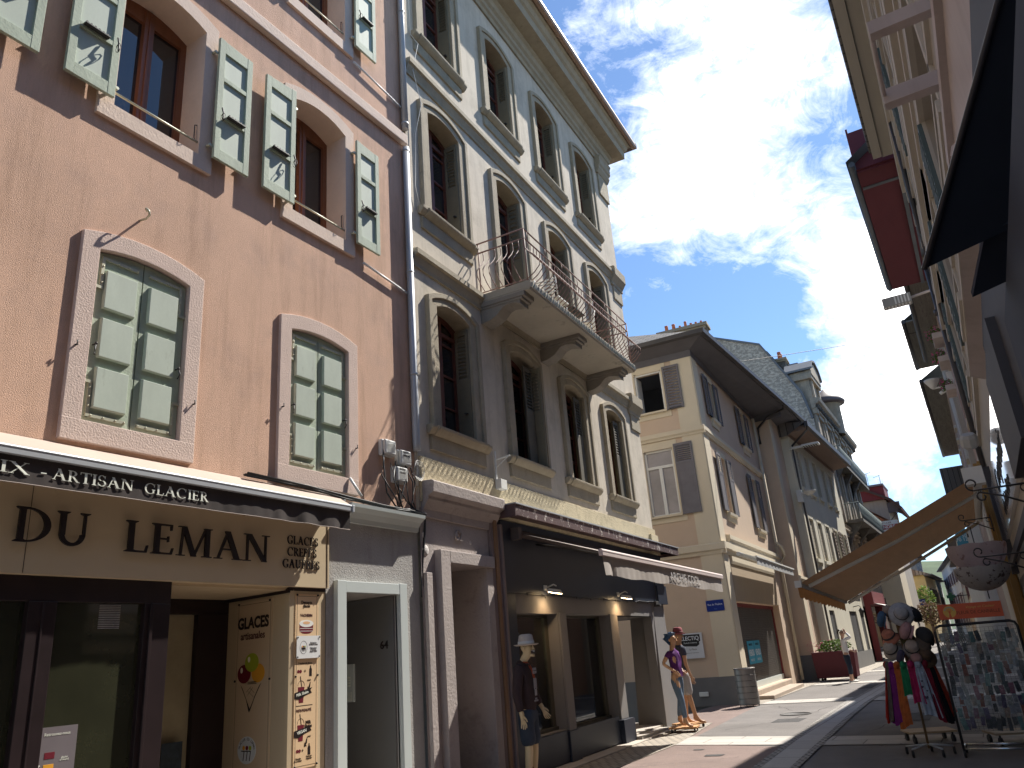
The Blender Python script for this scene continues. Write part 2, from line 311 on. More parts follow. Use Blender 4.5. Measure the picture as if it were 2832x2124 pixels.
# dirt line above the awning
def pink_window(par, a, b, z0, zs, zp, so):
    f = MB(); f.ring(arch(a - .16, b + .16, z0 - .001, zs + .14, zp + .17), arch(a, b, z0, zs, zp), .03, -.02, -.37)
    f.box((-.02, a - .16, z0 - .165), (.042, b + .16, z0)); w = f.build('window', m_pinkstone, par)
    f = MB(); c = (a + b) / 2; P0, P1 = -.37, -.31; zt = zp - .10
    f.box((P0, a, z0), (P1, a + .07, zp)).box((P0, b - .07, z0), (P1, b, zp)).box((P0, a + .07, zt - .1), (P1 - .001, b - .07, zp)).box((P0, a, z0), (P1, b, z0 + .075))
    f.box((P0, c - .055, z0 + .06), (P1 + .02, c + .055, zp - .05)).box((P1, c - .012, z0), (P1 + .035, c + .012, zp - .05)); f.build('frame', m_brownwood, w)
    MB().uz(arch(a + .05, b - .05, z0 + .05, zs - .04, zp - .05), P0 - .0, P0 + .02).build('pane', m_pane, w)
    MB().tube([(.0, a, z0 + .17), (.0, b, z0 + .17)], .012, 6).tube([(.0, a, z0 + .17), (-.01, a, z0 + .14)], .01, 6).build('guard_rail', m_gold, w)
    MB().tube([(-.03, b - .002, z0 + .19), (-.02, b - .03, z0 + .22), (-.02, b - .03, z0 + .38), (-.03, b, z0 + .4)], .006, 5).build('hook', m_dark, w)
    return w
def open_shutter(par, a, b, z0, za, zb, hinge, seed):
    """leaf folded back against the wall: inner face with three sunk panels; hinge = 'l' or 'r' side"""
    r = random.Random(seed); p0, p1 = .075, .112; s = .075; f = MB()
    def top(u): return za + (zb - za) * (u - a) / (b - a)
    f.hexa([(p0, a, z0), (p1, a, z0), (p1, a + s, z0), (p0, a + s, z0), (p0, a, top(a)), (p1, a, top(a)), (p1, a + s, top(a + s)), (p0, a + s, top(a + s))])
    f.hexa([(p0, b - s, z0), (p1, b - s, z0), (p1, b, z0), (p0, b, z0), (p0, b - s, top(b - s)), (p1, b - s, top(b - s)), (p1, b, top(b)), (p0, b, top(b))])
    ht = (za + zb) / 2 - z0; rails = [(0, .13), (ht * .345, ht * .345 + .055), (ht * .655, ht * .655 + .055)]
    q = .002
    for c, d in rails: f.box((p0 + q, a + s, z0 + c), (p1 - q, b - s, z0 + d))
    f.hexa([(p0 + q, a + s, z0 + ht - .16), (p1 - q, a + s, z0 + ht - .16), (p1 - q, b - s, z0 + ht - .16), (p0 + q, b - s, z0 + ht - .16), (p0 + q, a + s, top(a + s) - .004), (p1 - q, a + s, top(a + s) - .004), (p1 - q, b - s, top(b - s) - .004), (p0 + q, b - s, top(b - s) - .004)])
    sh = f.build('shutter', m_green, par, .003)
    MB().box((p0 - .003, a + s * .8, z0 + .05), (p0 + .014, b - s * .8, z0 + ht - .05)).build('panel', m_palegreen, sh)
    # espagnolette catch on the lower rail, with a pull ring
    zc = z0 + ht * .36; k = MB(); u0, u1 = (a + .10, b - .13) if hinge == 'r' else (a + .13, b - .10)
    k.box((p1, u0, zc), (p1 + .05, u1, zc + .012))
    for i in range(6): k.box((p1 + .01, u0 + (u1 - u0) * (i + .2) / 6, zc + .012), (p1 + .045, u0 + (u1 - u0) * (i + .55) / 6, zc + .028))
    e = b - .05 if hinge == 'r' else a + .05
    k.tube([(p1 + .03, e, zc + .07), (p1 + .05, e, zc), (p1 + .04, e + .01, zc - .06), (p1 + .06, e, zc - .1)], .009, 6)
    k.tube([(p1 + .05 + .035 * cos(t), e, zc - .06 + .05 * sin(t)) for t in [i * pi / 5 for i in range(11)]], .004, 5)
    k.build('catch', m_dark, sh)
    k = MB(); h = b if hinge == 'r' else a; d = 1 if hinge == 'r' else -1
    for zz in (z0 + .14, z0 + ht - .2):
        k.tube([(.02, h + d * .03, zz), (.09, h + d * .03, zz)], .018, 6); k.box((.07, h - d * .02, zz - .015), (.085, h + d * .04, zz + .015))
    k.build('hinge', m_gold, sh)
    return sh
for i, (a, b) in enumerate(WINS):
    for j, (z0, zs, zp) in enumerate(((6.80, 8.42, 8.53), (10.02, 11.72, 11.83))):
        w = pink_window(PH, a, b, z0, zs, zp, 0)
        H = zs - z0
        open_shutter(w, a - .52, a - .05, z0 + .02, zs - .03, zs + .03, 'r', i)
        open_shutter(w, b + .14 if i != 1 else b + .125, b + .585, z0 + .02, zs - .01, zs - .05 + .02, 'l', i + 9)
def closed_shutters(par, a, b, z0, zs, zp, seed):
    f = MB(); oa = arch(a - .165, b + .165, z0 - .001, zs + .13, zp + .17, 8); f.ring(oa, arch(a, b, z0, zs, zp), .034, -.05, -.12)
    f.box((-.05, a - .165, z0 - .185), (.036, b + .165, z0)); w = f.build('window', m_peel, par, .006)
    c = (a + b) / 2; A = arch(a, b, z0, zs, zp, 16)[1:-1]
    def ztop(u):
        for (x0, y0), (x1, y1) in zip(A, A[1:]):
            if x0 <= u <= x1: return y0 + (y1 - y0) * (u - x0) / max(1e-6, x1 - x0)
        return zs
    for side in (0, 1):
        u0, u1 = (a + .006, c - .006) if side == 0 else (c + .006, b - .006); n = 6
        pts = [(u0, z0 + .01)] + [(u0 + (u1 - u0) * k / n, ztop(u0 + (u1 - u0) * k / n) - .012) for k in range(n + 1)] + [(u1, z0 + .01)]
        sh = MB().uz(pts, -.055, -.02).build('shutter', m_green, w)
        H = zs - z0; pn = MB(); w0, w1 = (u0 + .085, u1 - .055) if side == 0 else (u0 + .055, u1 - .085)
        for k in range(3):
            c0 = z0 + .13 + k * (H - .2) / 3; c1 = c0 + (H - .2) / 3 - .085
            pn.hexa([(-.02, w0, c0), (.012, w0 + .008, c0 + .008), (.012, w1 - .008, c0 + .008), (-.02, w1, c0), (-.02, w0, c1), (.012, w0 + .008, c1 - .008), (.012, w1 - .008, c1 - .008), (-.02, w1, c1)])
        pn.build('panel', m_palegreen, sh, .003)
        e, d = (u0, 1) if side == 0 else (u1, -1)
        for zz, s in ((z0 + .065, 1), (zs - .045, -1)):
            k = MB()
            k.box((-.02, e + d * .05, zz - .014), (-.006, e + d * .40, zz + .014))
            k.box((-.0201, e + d * .045, zz - .014), (-.0061, e + d * .073, zz + s * .30))
            zh = zz + s * .29; k.box((-.015, e - d * .055, zh - .013), (-.002, e + d * .07, zh + .013))
            k.tube([(.012, e - d * .055, zh - .035), (.012, e - d * .055, zh + .035)], .015, 6); k.tube([(-.0, e - d * .055, zh), (.03, e - d * .075, zh)], .012, 6)
            for t in (.09, .2, .31, .39): k.ball((-.006, e + d * t, zz), .009, 4)
            for t in (.08, .16, .24): k.ball((-.006, e + d * .06, zz + s * t), .009, 4)
            k.build('strap_hinge', m_gold, sh)
        k = MB(); zr = z0 + H * .42; ur = e + d * .05
        k.tube([(-.02, ur, zr + .03), (.03, ur, zr + .03), (.04, ur - d * .01, zr - .03), (.02, ur, zr - .07)], .007, 5); k.ball((.03, ur, zr + .03), .014, 5); k.build('catch', m_dark, sh)
    k = MB()
    for s in (a - .12, b + .12):
        zz = z0 + .38 if s > b else z0 + .62
        k.tube([(.03, s, zz), (.06, s, zz - .003), (.062, s, zz + .035)], .009, 5)
    k.build('shutter_stay', m_dark, w)
    return w
for i, (a, b) in enumerate(LOWS): closed_shutters(PH, a, b, 3.70, 5.16 if 0 else 5.27, 5.335, i)
# ---- ground floor: grey render bay with door 64 and the recessed shop front
gw = wall(6.27, 7.9, 0, 3.30, [(6.53, 7.45, 0, 2.42)], .004, 1.0); gw.build('ground_floor_wall', m_greyr, PH)
d = MB(); d.box((-.02, 6.39, 0), (.06, 6.53, 2.545)).box((-.02, 7.45, 0), (.06, 7.585, 2.546)).box((-.02, 6.53, 2.42), (.057, 7.45, 2.54)); dr = d.build('door_surround', m_alu, PH, .004)
MB().box((-1.0, 6.535, 0), (-.95, 7.445, 2.41)).build('door', m_doorgrey, dr)
MB().box((-.95, 7.42, 0), (-.03, 7.448, 2.41)).build('side_panel', m_doorgrey, dr)
MR = Matrix(((1, 0, 0, 0), (0, 0, -1, 0), (0, 1, 0, 0), (0, 0, 0, 1)))      # writing on a wall that faces back down the street (-y): text x -> +x
text('house_number', '64', .125, m_letter, dr, (-.17, 7.418, 1.865), .004, MR, bold=.002)
i_ = MB().box((-.74, 7.395, 1.27), (-.62, 7.42, 1.69)).build('intercom', m_alu, dr, .004)
k = MB()
for n in range(4): k.box((-.715, 7.388, 1.44 + n * .03), (-.675, 7.395, 1.46 + n * .03))
for n in range(7): k.box((-.73, 7.388, 1.285 + n * .014), (-.65, 7.395, 1.291 + n * .014))
k.build('buttons', m_letterw, i_)
# metal cornice over the grey bay
MB().pz([(0, 3.19), (.05, 3.19), (.06, 3.24), (.10, 3.30), (.17, 3.345), (.175, 3.385), (0, 3.385)], 6.5, 7.86).build('cornice', m_alu, PH)
# shop front
S = MB(); S.box((-.06, -3, 2.455), (.05, 6.27, 3.13)).box((-.3, -3, 3.13), (.03, 6.27, 3.30))
S.box((-1.15, 4.40, 2.43), (-.06, 5.80, 2.47)); sf = S.build('shop_sign_board', m_signcream, PH)
k = MB()
for u in (3.31, 4.22, 5.12, 6.02): k.box((.05, u - .02, 3.07), (.056, u + .02, 3.12))
k.build('bracket', m_signcream, sf)
MB().box((.0505, 3.12, 2.46), (.052, 3.124, 3.13)).box((.0505, 6.235, 2.46), (.056, 6.24, 3.12)).build('joint', m_darkbrown, sf)
serif('lettering', 'DU', .255, m_letter, sf, 3.0, 2.675, .075, .02, 3.60)
serif('lettering', 'LEMAN', .255, m_letter, sf, 3.87, 2.665, .075, .02, 5.42)
serif('lettering', 'GLACIER', .255, m_letter, sf, .9, 2.675, .075, .02, 2.55)
serif('lettering', 'GLACES', .085, m_letter, sf, 5.66, 2.875, .053, .008, 6.10)
serif('lettering', 'CREPES', .085, m_letter, sf, 5.665, 2.755, .053, .008, 6.08)
serif('lettering', 'GAUFRES', .085, m_letter, sf, 5.605, 2.635, .053, .008, 6.125)
# cream reveal panels
S = MB(); S.box((-.04, 5.77, 0), (-.005, 6.27, 2.43)); S.box((-.3, 6.27, 0), (-.006, 6.275, 2.45)); S.build('shop_pier', m_signcream, PH)
a = Vector((-1.04, 5.86)); b_ = Vector((0, 5.77)); dd = (b_ - a).normalized(); nn = Vector((dd.y, -dd.x))
MG = Matrix(((dd.x, 0, nn.x, a.x), (dd.y, 0, nn.y, a.y), (0, 1, 0, 0), (0, 0, 0, 1)))       # frame on the slanted reveal: x inward->outward, y up
rv = MB().prism([(0, 0), (1.04, 0), (1.04, 2.43), (0, 2.43)], lambda x, y, d: tuple(MG @ Vector((x, y, d))), -.05, 0).build('shop_reveal', m_signcream, PH)
k = MB(); k.prism([(0, 2.40), (1.045, 2.40), (1.045, 2.44), (0, 2.44)], lambda x, y, d: tuple(MG @ Vector((x, y, d))), 0, .012).box((-.04, 5.765, 2.42), (.0, 6.27, 2.455)); k.build('shadow_strip', m_darkbrown, rv)  # solid dark strips stand in for the shade of a gap under the board
S = MB(); p0, p1 = -.12, -.02
S.box((p0, -3, 2.27), (p1, 4.42, 2.455)).box((p0, 3.23, 0), (p1 + .01, 3.44, 2.27)).box((p0, 4.18, 0), (p1, 4.42, 2.27)).box((p0, 1.2, 0), (p1, 1.4, 2.27)).box((p1, 3.33, 0), (p1 + .018, 3.345, 2.27)).box((-1.1, 4.34, 0), (-.12, 4.42, 2.43))
S.box((-1.12, 4.42, 2.28), (-1.0, 5.86, 2.43)).box((-1.12, 4.42, 0), (-1.0, 5.03, 2.28)).box((-1.12, 5.47, 0), (-1.0, 5.86, 2.28)).box((p1 - .03, 4.22, 0), (p1 + .02, 4.25, 2.27)).box((-1.12, 4.42, 0), (-1.0, 5.86, .35))
fr = S.build('shop_window_frame', m_darkbrown, PH, .004)
m_shopglass = panemat('shop_glass', (.030, .031, .018), .5, .05)
MB().box((-.09, -3, 0), (-.07, 4.3, 2.3)).build('pane', m_shopglass, fr)
MB().box((-1.08, 5.0, .3), (-1.06, 5.5, 2.3)).build('pane', mat('beige_reflection_glass', (.30, .26, .17), .3, .2, 2), fr)  # second pane's beige is a reflection put into the base colour
m_floor = mat('shop_floor', (.25, .24, .22), .6)
MB().box((-1.2, -3, .0), (-.02, 5.9, .08)).build('shop_step', m_floor, PH)
# graphics on the slanted reveal
P = lambda x, y, d: tuple(MG @ Vector((x, y, d)))
def disc(mb, fn, x, y, r, d0, d1, n=20, ry=None): return mb.prism([(x + r * cos(2 * pi * k / n), y + (ry or r) * sin(2 * pi * k / n)) for k in range(n)], fn, d0, d1)
pn = MB().prism([(.20, .6), (.78, .6), (.78, 2.38), (.20, 2.38)], P, 0, .006).build('ice_cream_poster', mat('beige_poster', (.58, .45, .30), .6, .03), rv)
k = MB()
for x0, y0, x1, y1 in ((.225, .6, .228, 2.35), (.752, .6, .755, 2.35), (.228, 2.347, .752, 2.35)): k.prism(_r(x0, y0, x1, y1), P, .006, .0068)
for x, y in ((.23, 2.36), (.74, 2.36), (.21, 1.6), (.765, 1.6)): k.ball(P(x, y, .01), .012, 5)
k.build('border_line', m_letter, pn)
text('lettering', 'GLACES', .155, m_letter, pn, MG @ Vector((.475, 2.155, .0085)), .001, MG.to_3x3().to_4x4(), bold=.006, sx=.92)
text('lettering', 'artisanales', .105, mat('plum_ink', (.06, .012, .015), .6), pn, MG @ Vector((.475, 2.03, .0085)), .001, MG.to_3x3().to_4x4(), bold=.001, sx=.9)
disc(MB(), P, .355, 1.665, .108, .006, .0075, 24, .09).build('scoop', mat('raspberry_red', (.14, .008, .02), .5), pn)
disc(MB(), P, .58, 1.665, .105, .006, .0082, 24, .09).build('scoop', mat('mango_orange', (.70, .33, .03), .5), pn)
disc(MB(), P, .475, 1.77, .11, .006, .009, 24, .09).build('scoop', mat('lime_green', (.33, .40, .03), .5), pn)
k = MB()
for x, y in ((.315, 1.70), (.43, 1.80)): disc(k, P, x, y, .02, .009, .0098, 12, .028)
k.build('highlight', mat('pale_print', (.8, .75, .6), .6), pn)
k = MB(); k.prism([(.305, 1.56), (.335, 1.53), (.465, 1.33), (.45, 1.30), (.40, 1.42)], P, .006, .0075).prism([(.635, 1.57), (.60, 1.54), (.462, 1.33), (.463, 1.30), (.53, 1.44)], P, .006, .0079)
for q in ((.42, 1.50, .52, 1.44), (.45, 1.53, .53, 1.48), (.50, 1.53, .42, 1.46), (.47, 1.54, .40, 1.49)): k.prism([(q[0], q[1]), (q[0] + .004, q[1]), (q[2] + .004, q[3]), (q[2], q[3])], P, .006, .007 + q[0] * .001)
for q in (1.565, 1.58): k.prism(_r(.42, q, .56, q + .005), P, .006, .0105)
k.build('cone', m_letter, pn)
k = disc(MB(), P, .44, .955, .145, .006, .008, 28, .125).build('round_seal', mat('pale_seal', (.62, .66, .68), .6, .02), pn)
for j, (x, c) in enumerate(((.395, 'mango_orange'), (.445, 'raspberry_red'), (.495, 'lime_green'))): disc(MB(), P, x, .975, .021, .008, .0095).build('scoop', MC[c], k)
g = MB()
for x in (.385, .435, .485): g.prism([(x - .03, .952), (x + .025, .95), (x + .01, .86), (x, .86), (x + .012, .94), (x - .03, .943)], P, .008, .0092)
for q in range(11):                                   # GLACIER DU LEMAN around the rim
    pass
g.build('cone', m_letter, k)
for q, ch in enumerate('GLACIER DU LEMAN'):
    if ch != ' ':
        t = rad(168 - q * 10.4); text('lettering', ch, .034, m_letter, k, MG @ Vector((.44 + .118 * cos(t), .955 + .1 * sin(t), .0088)), .0006, MG.to_3x3().to_4x4(), rot=t - pi / 2)
# narrow price poster on the pier
DX = -.005
dp = MB().box((DX, 5.845, .77), (DX + .008, 6.165, 2.39)).build('dessert_poster', mat('peach_poster', (.70, .50, .30), .6, .03), PH)
F = DX + .008
k = MB()
for u0, u1, z0, z1 in ((5.865, 5.868, .79, 2.37), (6.14, 6.143, .79, 2.37), (5.865, 6.143, 2.367, 2.37), (5.865, 6.143, .79, .793)): k.box((F, u0, z0), (F + .0009, u1, z1))
for u, z in ((5.86, 2.38), (6.15, 2.38), (5.855, 1.60), (6.155, 1.60), (5.86, .79), (6.15, .79)): k.ball((F + .006, u, z), .011, 5)
k.box((F, 5.87, 1.325), (F + .001, 6.09, 1.331)); k.build('border_line', m_letter, dp)
def tx(b, s, u, z, m=m_letter, **kw): return text('lettering', b, s, m, dp, (F + .0015, u, z), .0008, **kw)
tx('Desserts\nglacés', .042, 5.995, 2.29, bold=.0008); tx('VACHERIN', .036, 5.995, 2.18, MC['plum_ink'], sx=.95, bold=.0006)
m_rasp = MC['raspberry_red']; T_ = lambda x, y, d: (d, x, y)
k = MB(); k.prism([(5.90, 2.09), (6.09, 2.09), (6.088, 2.03), (6.05, 2.005), (5.99, 2.0), (5.94, 2.005), (5.902, 2.03)], T_, F, F + .001); cake = k.build('cake', m_rasp, dp)
k = disc(MB(), T_, 5.995, 2.10, .098, F, F + .0016, 24, .035)
for z in (2.05, 2.025): k.box((F + .001, 5.905, z), (F + .0017, 6.085, z + .004))
k.build('cream', mat('whipped_white', (.78, .77, .72), .6), cake)
disc(MB(), T_, 5.995, 2.107, .05, F + .0016, F + .0024, 16, .014).build('topping', mat('peach_print', (.72, .42, .22), .6), cake)
wp = MB().box((F + .012, 5.852, 1.765), (F + .016, 6.178, 1.98)).build('notice', m_white, dp); F2 = F + .016
k = MB()
for u, z in ((5.865, 1.78), (6.165, 1.78), (5.865, 1.965), (6.165, 1.965)): k.tube([(F, u, z), (F2 + .006, u, z)], .008, 6)
k.build('screw', m_dark, wp)
text('lettering', 'Entreprise\nfamiliale locale\n\nFabrication\nartisanale\ndepuis 2009', .021, m_letter, wp, (F2 + .0012, 6.08, 1.87), .0006)
k = MB(); 
for t in range(24):
    a0, a1 = 2 * pi * t / 24, 2 * pi * (t + 1) / 24; k.prism([(5.945 + .05 * cos(a0), 1.87 + .062 * sin(a0)), (5.945 + .05 * cos(a1), 1.87 + .062 * sin(a1)), (5.945 + .0475 * cos(a1), 1.87 + .0595 * sin(a1)), (5.945 + .0475 * cos(a0), 1.87 + .0595 * sin(a0))], T_, F2, F2 + .001)
for u in (5.925, 5.945, 5.965): k.prism([(u - .012, 1.868), (u + .01, 1.867), (u + .004, 1.83), (u, 1.83)], T_, F2, F2 + .001)
k.build('emblem', m_letter, wp)
for u, c in ((5.927, 'mango_orange'), (5.946, 'raspberry_red'), (5.965, 'lime_green')): disc(MB(), T_, u, 1.878, .008, F2, F2 + .0014, 12).build('scoop', MC[c], wp)
tx('2 boules de glaces', .026, 5.985, 1.72); tx('+', .05, 5.985, 1.645); tx('mixé', .025, 6.04, 1.56); tx('NOUVEAUTÉ', .034, 5.975, 1.285, MC['plum_ink'], bold=.0006)
tx('Milk\nShake', .042, 6.035, 1.155, bold=.0008); tx('mixé', .022, 6.05, 1.045); tx('+', .05, 5.965, .925); tx('2 boules\nde sorbets', .024, 5.905, .85); tx('boisson\nvégétale', .024, 6.05, .86)
for zc, lab in ((1.43, 'Milk Shake'), (1.085, 'VEGAN')):
    u = 5.935; k = MB().prism([(u - .045, zc + .07), (u + .045, zc + .07), (u + .028, zc - .075), (u - .028, zc - .075)], T_, F, F + .001).build('cup', m_rasp, dp)
    g = MB(); g.prism([(u - .015, zc + .17), (u - .008, zc + .17), (u + .012, zc + .07), (u + .005, zc + .07)], T_, F + .001, F + .0018)
    g.prism([(u - .085, zc + .02), (u + .07, zc + .045), (u + .15, zc + .06), (u + .125, zc + .035), (u + .145, zc + .01), (u + .06, zc - .01), (u - .03, zc - .045), (u - .09, zc - .035)], T_, F + .001, F + .0022)
    for q in range(8):
        a0, a1 = pi * q / 8, pi * (q + 1) / 8; g.prism([(u + .046 * cos(a0), zc + .08 + .05 * sin(a0)), (u + .046 * cos(a1), zc + .08 + .05 * sin(a1)), (u + .043 * cos(a1), zc + .08 + .047 * sin(a1)), (u + .043 * cos(a0), zc + .08 + .047 * sin(a0))], T_, F, F + .0012)
    g.build('ribbon', m_letter, k); text('lettering', lab, .038, m_letterw, k, (F + .0032, u + .015, zc + .008), .0005, rot=.17, bold=.0006)
g = MB()
for u, z in ((6.06, 1.64), (6.05, .925)): g.prism([(u - .018, z - .045), (u + .018, z - .045), (u + .018, z + .02), (u + .007, z + .04), (u + .007, z + .055), (u - .007, z + .055), (u - .007, z + .04), (u - .018, z + .02)], T_, F, F + .001)
for u, z in ((6.035, 1.51), (6.0, 1.005)): g.prism([(u + .02, z + .03), (u + .028, z + .03), (u + .02, z - .02), (u + .0, z - .035), (u - .012, z - .01), (u - .018, z - .05), (u + .02, z - .045), (u + .008, z - .035)], T_, F, F + .0014)
g.build('bottle', m_letter, dp)
for z in (1.645, .925):
    for u in (5.895, 5.925): disc(MB(), T_, u, z, .016, F, F + .0012 + (u - 5.89) * .01, 14).build('scoop', m_rasp, dp)
# stickers behind the shop glass
ps = MB().box((-.07, 3.44, .85), (-.062, 3.73, 1.39)).build('contact_poster', mat('grey_poster', (.16, .14, .15), .5), fr)
for z, c in ((1.20, 'raspberry_red'), (1.12, 'mango_orange'), (1.05, 'lime_green')): MB().box((-.062, 3.50, z - .022), (-.0605, 3.575, z + .022)).build('tag', MC[c], ps, .004)
text('lettering', 'Retrouvez-nous', .03, m_letterw, ps, (-.061, 3.58, 1.34), .0006); text('lettering', 'f', .06, m_letterw, ps, (-.061, 3.465, 1.12), .0006, bold=.001)
text('lettering', 'glacier\nartisanal', .02, m_letterw, ps, (-.061, 3.65, 1.17), .0006)
k = MB()
for q in range(14): k.box((-.068, 3.81, 2.075 + q * .0135), (-.064, 3.99, 2.081 + q * .0135))
k.build('vent_grille', m_greyr, fr)
MB().box((-.97, 5.12, .85), (-.965, 5.35, 1.1)).build('small_poster', mat('navy_poster', (.03, .045, .06), .5, .4, 20), fr)
# ---- things fixed to the pink house
hk = MB().tube([(0, 0, 0), (.10, 0, -.015), (.155, -.01, .0), (.165, -.03, .03), (.15, -.045, .05), (.13, -.035, .06), (.12, -.015, .045)], .011, 6).build('wall_hook', m_gold); hk.location = (-6, 3.79, 5.75)
tag(hk, 'single rusty iron hook sticking out of the pink wall over the larger shuttered window', 'hook')
aw = thing('shop_awning', 'cream topped retracted awning with dark brown valance lettered ARTISAN GLACIER', 'awning', (-6, 0, 0))
y1 = 6.36
m = MB(); N = 60
for k in range(N):
    ua, ub = -3 + (y1 + 3) * k / N, -3 + (y1 + 3) * (k + 1) / N
    za, zb = .006 * sin(k * 1.3), .006 * sin((k + 1) * 1.3)
    m.add([(.01, ua + (.08 if k == 0 else 0), 3.475), (.01, ub + (.09 if k == N - 1 else 0), 3.475), (.15, ub, 3.395 + zb), (.15, ua, 3.395 + za), (.27, ub, 3.325), (.27, ua, 3.325)], [(0, 1, 2, 3), (3, 2, 4, 5)], True)
m.build('canvas', m_awnw, aw)
m = MB().box((.25, -3, 3.245), (.30, y1 + .02, 3.305)).tube([(.285, -3, 3.30), (.285, y1 + .03, 3.30)], .02, 8).box((.24, y1, 3.235), (.31, y1 + .035, 3.315)); m.build('front_bar', m_zinc, aw, .005)
MB().tube([(.02, y1 + .1, 3.44), (.02, y1 + .17, 3.44)], .035, 10).build('roller_end', m_white, aw)
def wv(u, z): 
    t = max(0, (3.25 - z) / .2); return .005 * sin(u * 9) * t + .0025 * sin(u * 41 + 1) * t + (.014 * sin((u - 6) * 17) * t if u > 5.3 else 0)
m = MB(); nu, nz = 260, 5
for i in range(nu + 1):
    for j in range(nz + 1):
        u = -3 + (y1 + 3) * i / nu; z = 3.25 - .20 * j / nz; m.v.append((.268 + wv(u, z), u, z))
for i in range(nu):
    for j in range(nz): q = i * (nz + 1) + j; m.f.append((q, q + 1, q + nz + 2, q + nz + 1)); m.s.append(True)
vl = m.build('valance', m_awnb, aw)
MB().tube([(.27 + wv(-3 + (y1 + 3) * i / 130, 3.05), -3 + (y1 + 3) * i / 130, 3.05) for i in range(131)], .004, 4).build('hem', mat('hem_beige', (.3, .25, .22), .8), vl)
fc = 5.73 / 6
for body, a, b in (('CROIX', 2.30, 2.965), ('-', 3.035, 3.09), ('ARTISAN', 3.125, 3.79), ('GLACIER', 3.88, 4.515)):
    serif('lettering', body, .085, m_letterw, vl, a, 3.115, .273, .003, b, wave=wv)
# downpipe
dpz = thing('rain_downpipe', 'tall pale grey downpipe on the joint between pink house and cream house', 'downpipe', (-5.93, 7.86, 0))
m = MB().tube([(0, 0, 14), (0, 0, 9.32)], .05, 12); m.build('pipe', m_zinc, dpz)
m = MB().tube([(0, .0, 8.98), (0, .0, 4.35), (0, .01, 4.25)], .05, 12); m.build('pipe', m_zinc, dpz)
m = MB()
for z in (11.6, 9.4, 8.9, 6.85, 5.3): m.tube([(0, 0, z), (0, 0, z + .03)], .058, 12)
m.build('clamp', m_zinc, dpz)
for (u, z0, z1_, lab) in ((6.9, 5.85, 0, 'lower'), (6.75, 9.7, 0, 'upper')):
    o = MB().tube([(0, 0, 0), (0, 1.05 - (u - 6.75), -.09)], .016, 8).build('overflow_pipe', m_white); o.location = (-5.96, u, 6.62 if lab == 'lower' else 9.80)
    tag(o, 'thin white waste pipe running to the downpipe %s' % ('below the second upper window' if lab == 'lower' else 'above the string course'), 'pipe')
# junction boxes and cables
m_box = mat('aged_grey_plastic', (.55, .56, .54), .5, .08, 4)
for (u, z, lab, t2) in ((7.28, 4.18, 'cream coloured ribbed cable junction box, upper left of the three', 0), (7.585, 4.10, 'grey cable junction box with faded stencilled letters beside the downpipe', 1), (7.50, 3.87, 'pale junction box with stencilled letters, lowest of the three', 2)):
    b = thing('junction_box', lab, 'junction box', (-6, u, z), 0, 'cable junction boxes at the house joint')
    MB().box((0, -.115, -.105), (.07, .115, .105)).build('case', m_box, b, .02)
    MB().box((.07, -.105, -.095), (.115, .105, .095)).build('lid', m_box, b, .018)
    k = MB()
    for q in range(9): k.hexa([(.115, -.06, -.07 + q * .012), (.118, -.06, -.07 + q * .012), (.118, .085, -.045 + q * .012), (.115, .085, -.045 + q * .012), (.115, -.06, -.066 + q * .012), (.118, -.06, -.066 + q * .012), (.118, .085, -.041 + q * .012), (.115, .085, -.041 + q * .012)])
    k.build('rib', m_offw, b)
    if t2: text('lettering', 'NATIO' if t2 == 1 else 'RATIO', .04, m_letter, b, (.1165, 0, .065), .0008); text('lettering', 'BUREAU' if t2 == 1 else 'BU-AU', .035, m_letter, b, (.1185, 0, .02), .0008)
R = random.Random(3)
m = MB()
for q in range(9):
    y = 7.2 + R.random() * .6; z = 4.07 - R.random() * .12; e = 7.35 + R.random() * .5
    m.tube([(.05, y, z), (.08 + R.random() * .05, y + R.uniform(-.15, .1), 3.8), (.1, (y + e) / 2 + R.uniform(-.1, .1), 3.55), (.1, e, 3.42)], R.choice((.005, .008, .009)), 5)
m.tube([(.07, 7.19, 4.15), (.1, 7.15, 3.95), (.1, 7.2, 3.6), (.1, 7.4, 3.42)], .011, 6)
o = m.build('hanging_cables', m_black); o.location = (-6, 0, 0); tag(o, 'tangle of black and grey cables hanging under the junction boxes', 'cables'); orig(o, (0, 7.5, 3.8))
m = MB()
for q in range(7):
    z = 3.395 + .008 * (q % 3) + .003 * q; o_ = R.uniform(0, .06)
    m.tube([(.03 + o_, 5.1, z + .09), (.04 + o_, 5.9, z + .075 + R.uniform(-.01, .02)), (.07 + o_, 6.5, z + .03), (.08 + o_, 7.1, z + R.uniform(0, .02)), (.09 + o_, 7.6, z + R.uniform(0, .03)), (.1 + o_, 7.9, z - .01)], .008, 5)
m.tube([(.08, 7.4, 3.41), (.1, 7.7, 3.46), (.1, 7.95, 3.42), (.06, 7.98, 3.2), (.04, 7.93, 2.8), (.03, 7.92, 2.4)], .016, 6)
o = m.build('cable_bundle', m_black); o.location = (-6, 0, 0); orig(o, (.05, 6.6, 3.4)); tag(o, 'bundle of dark cables running along the metal cornice behind the cream awning', 'cables')
m = MB()
for q in range(6):
    r0 = .05 + .012 * q; m.tube([(.05 + .01 * q + .01 * sin(3 * t), 7.86 + r0 * cos(t), 3.98 + r0 * 1.25 * sin(t)) for t in [2 * pi * i / 14 for i in range(15)]], .005, 4)
m.tube([(.03, 7.9, 3.8), (.05, 7.88, 4.1)], .02, 6)
o = m.build('cable_coil', m_offw); o.location = (-6, 0, 0); orig(o, (.05, 7.86, 3.98)); tag(o, 'coil of thin white cables at the foot of the downpipe', 'cables')
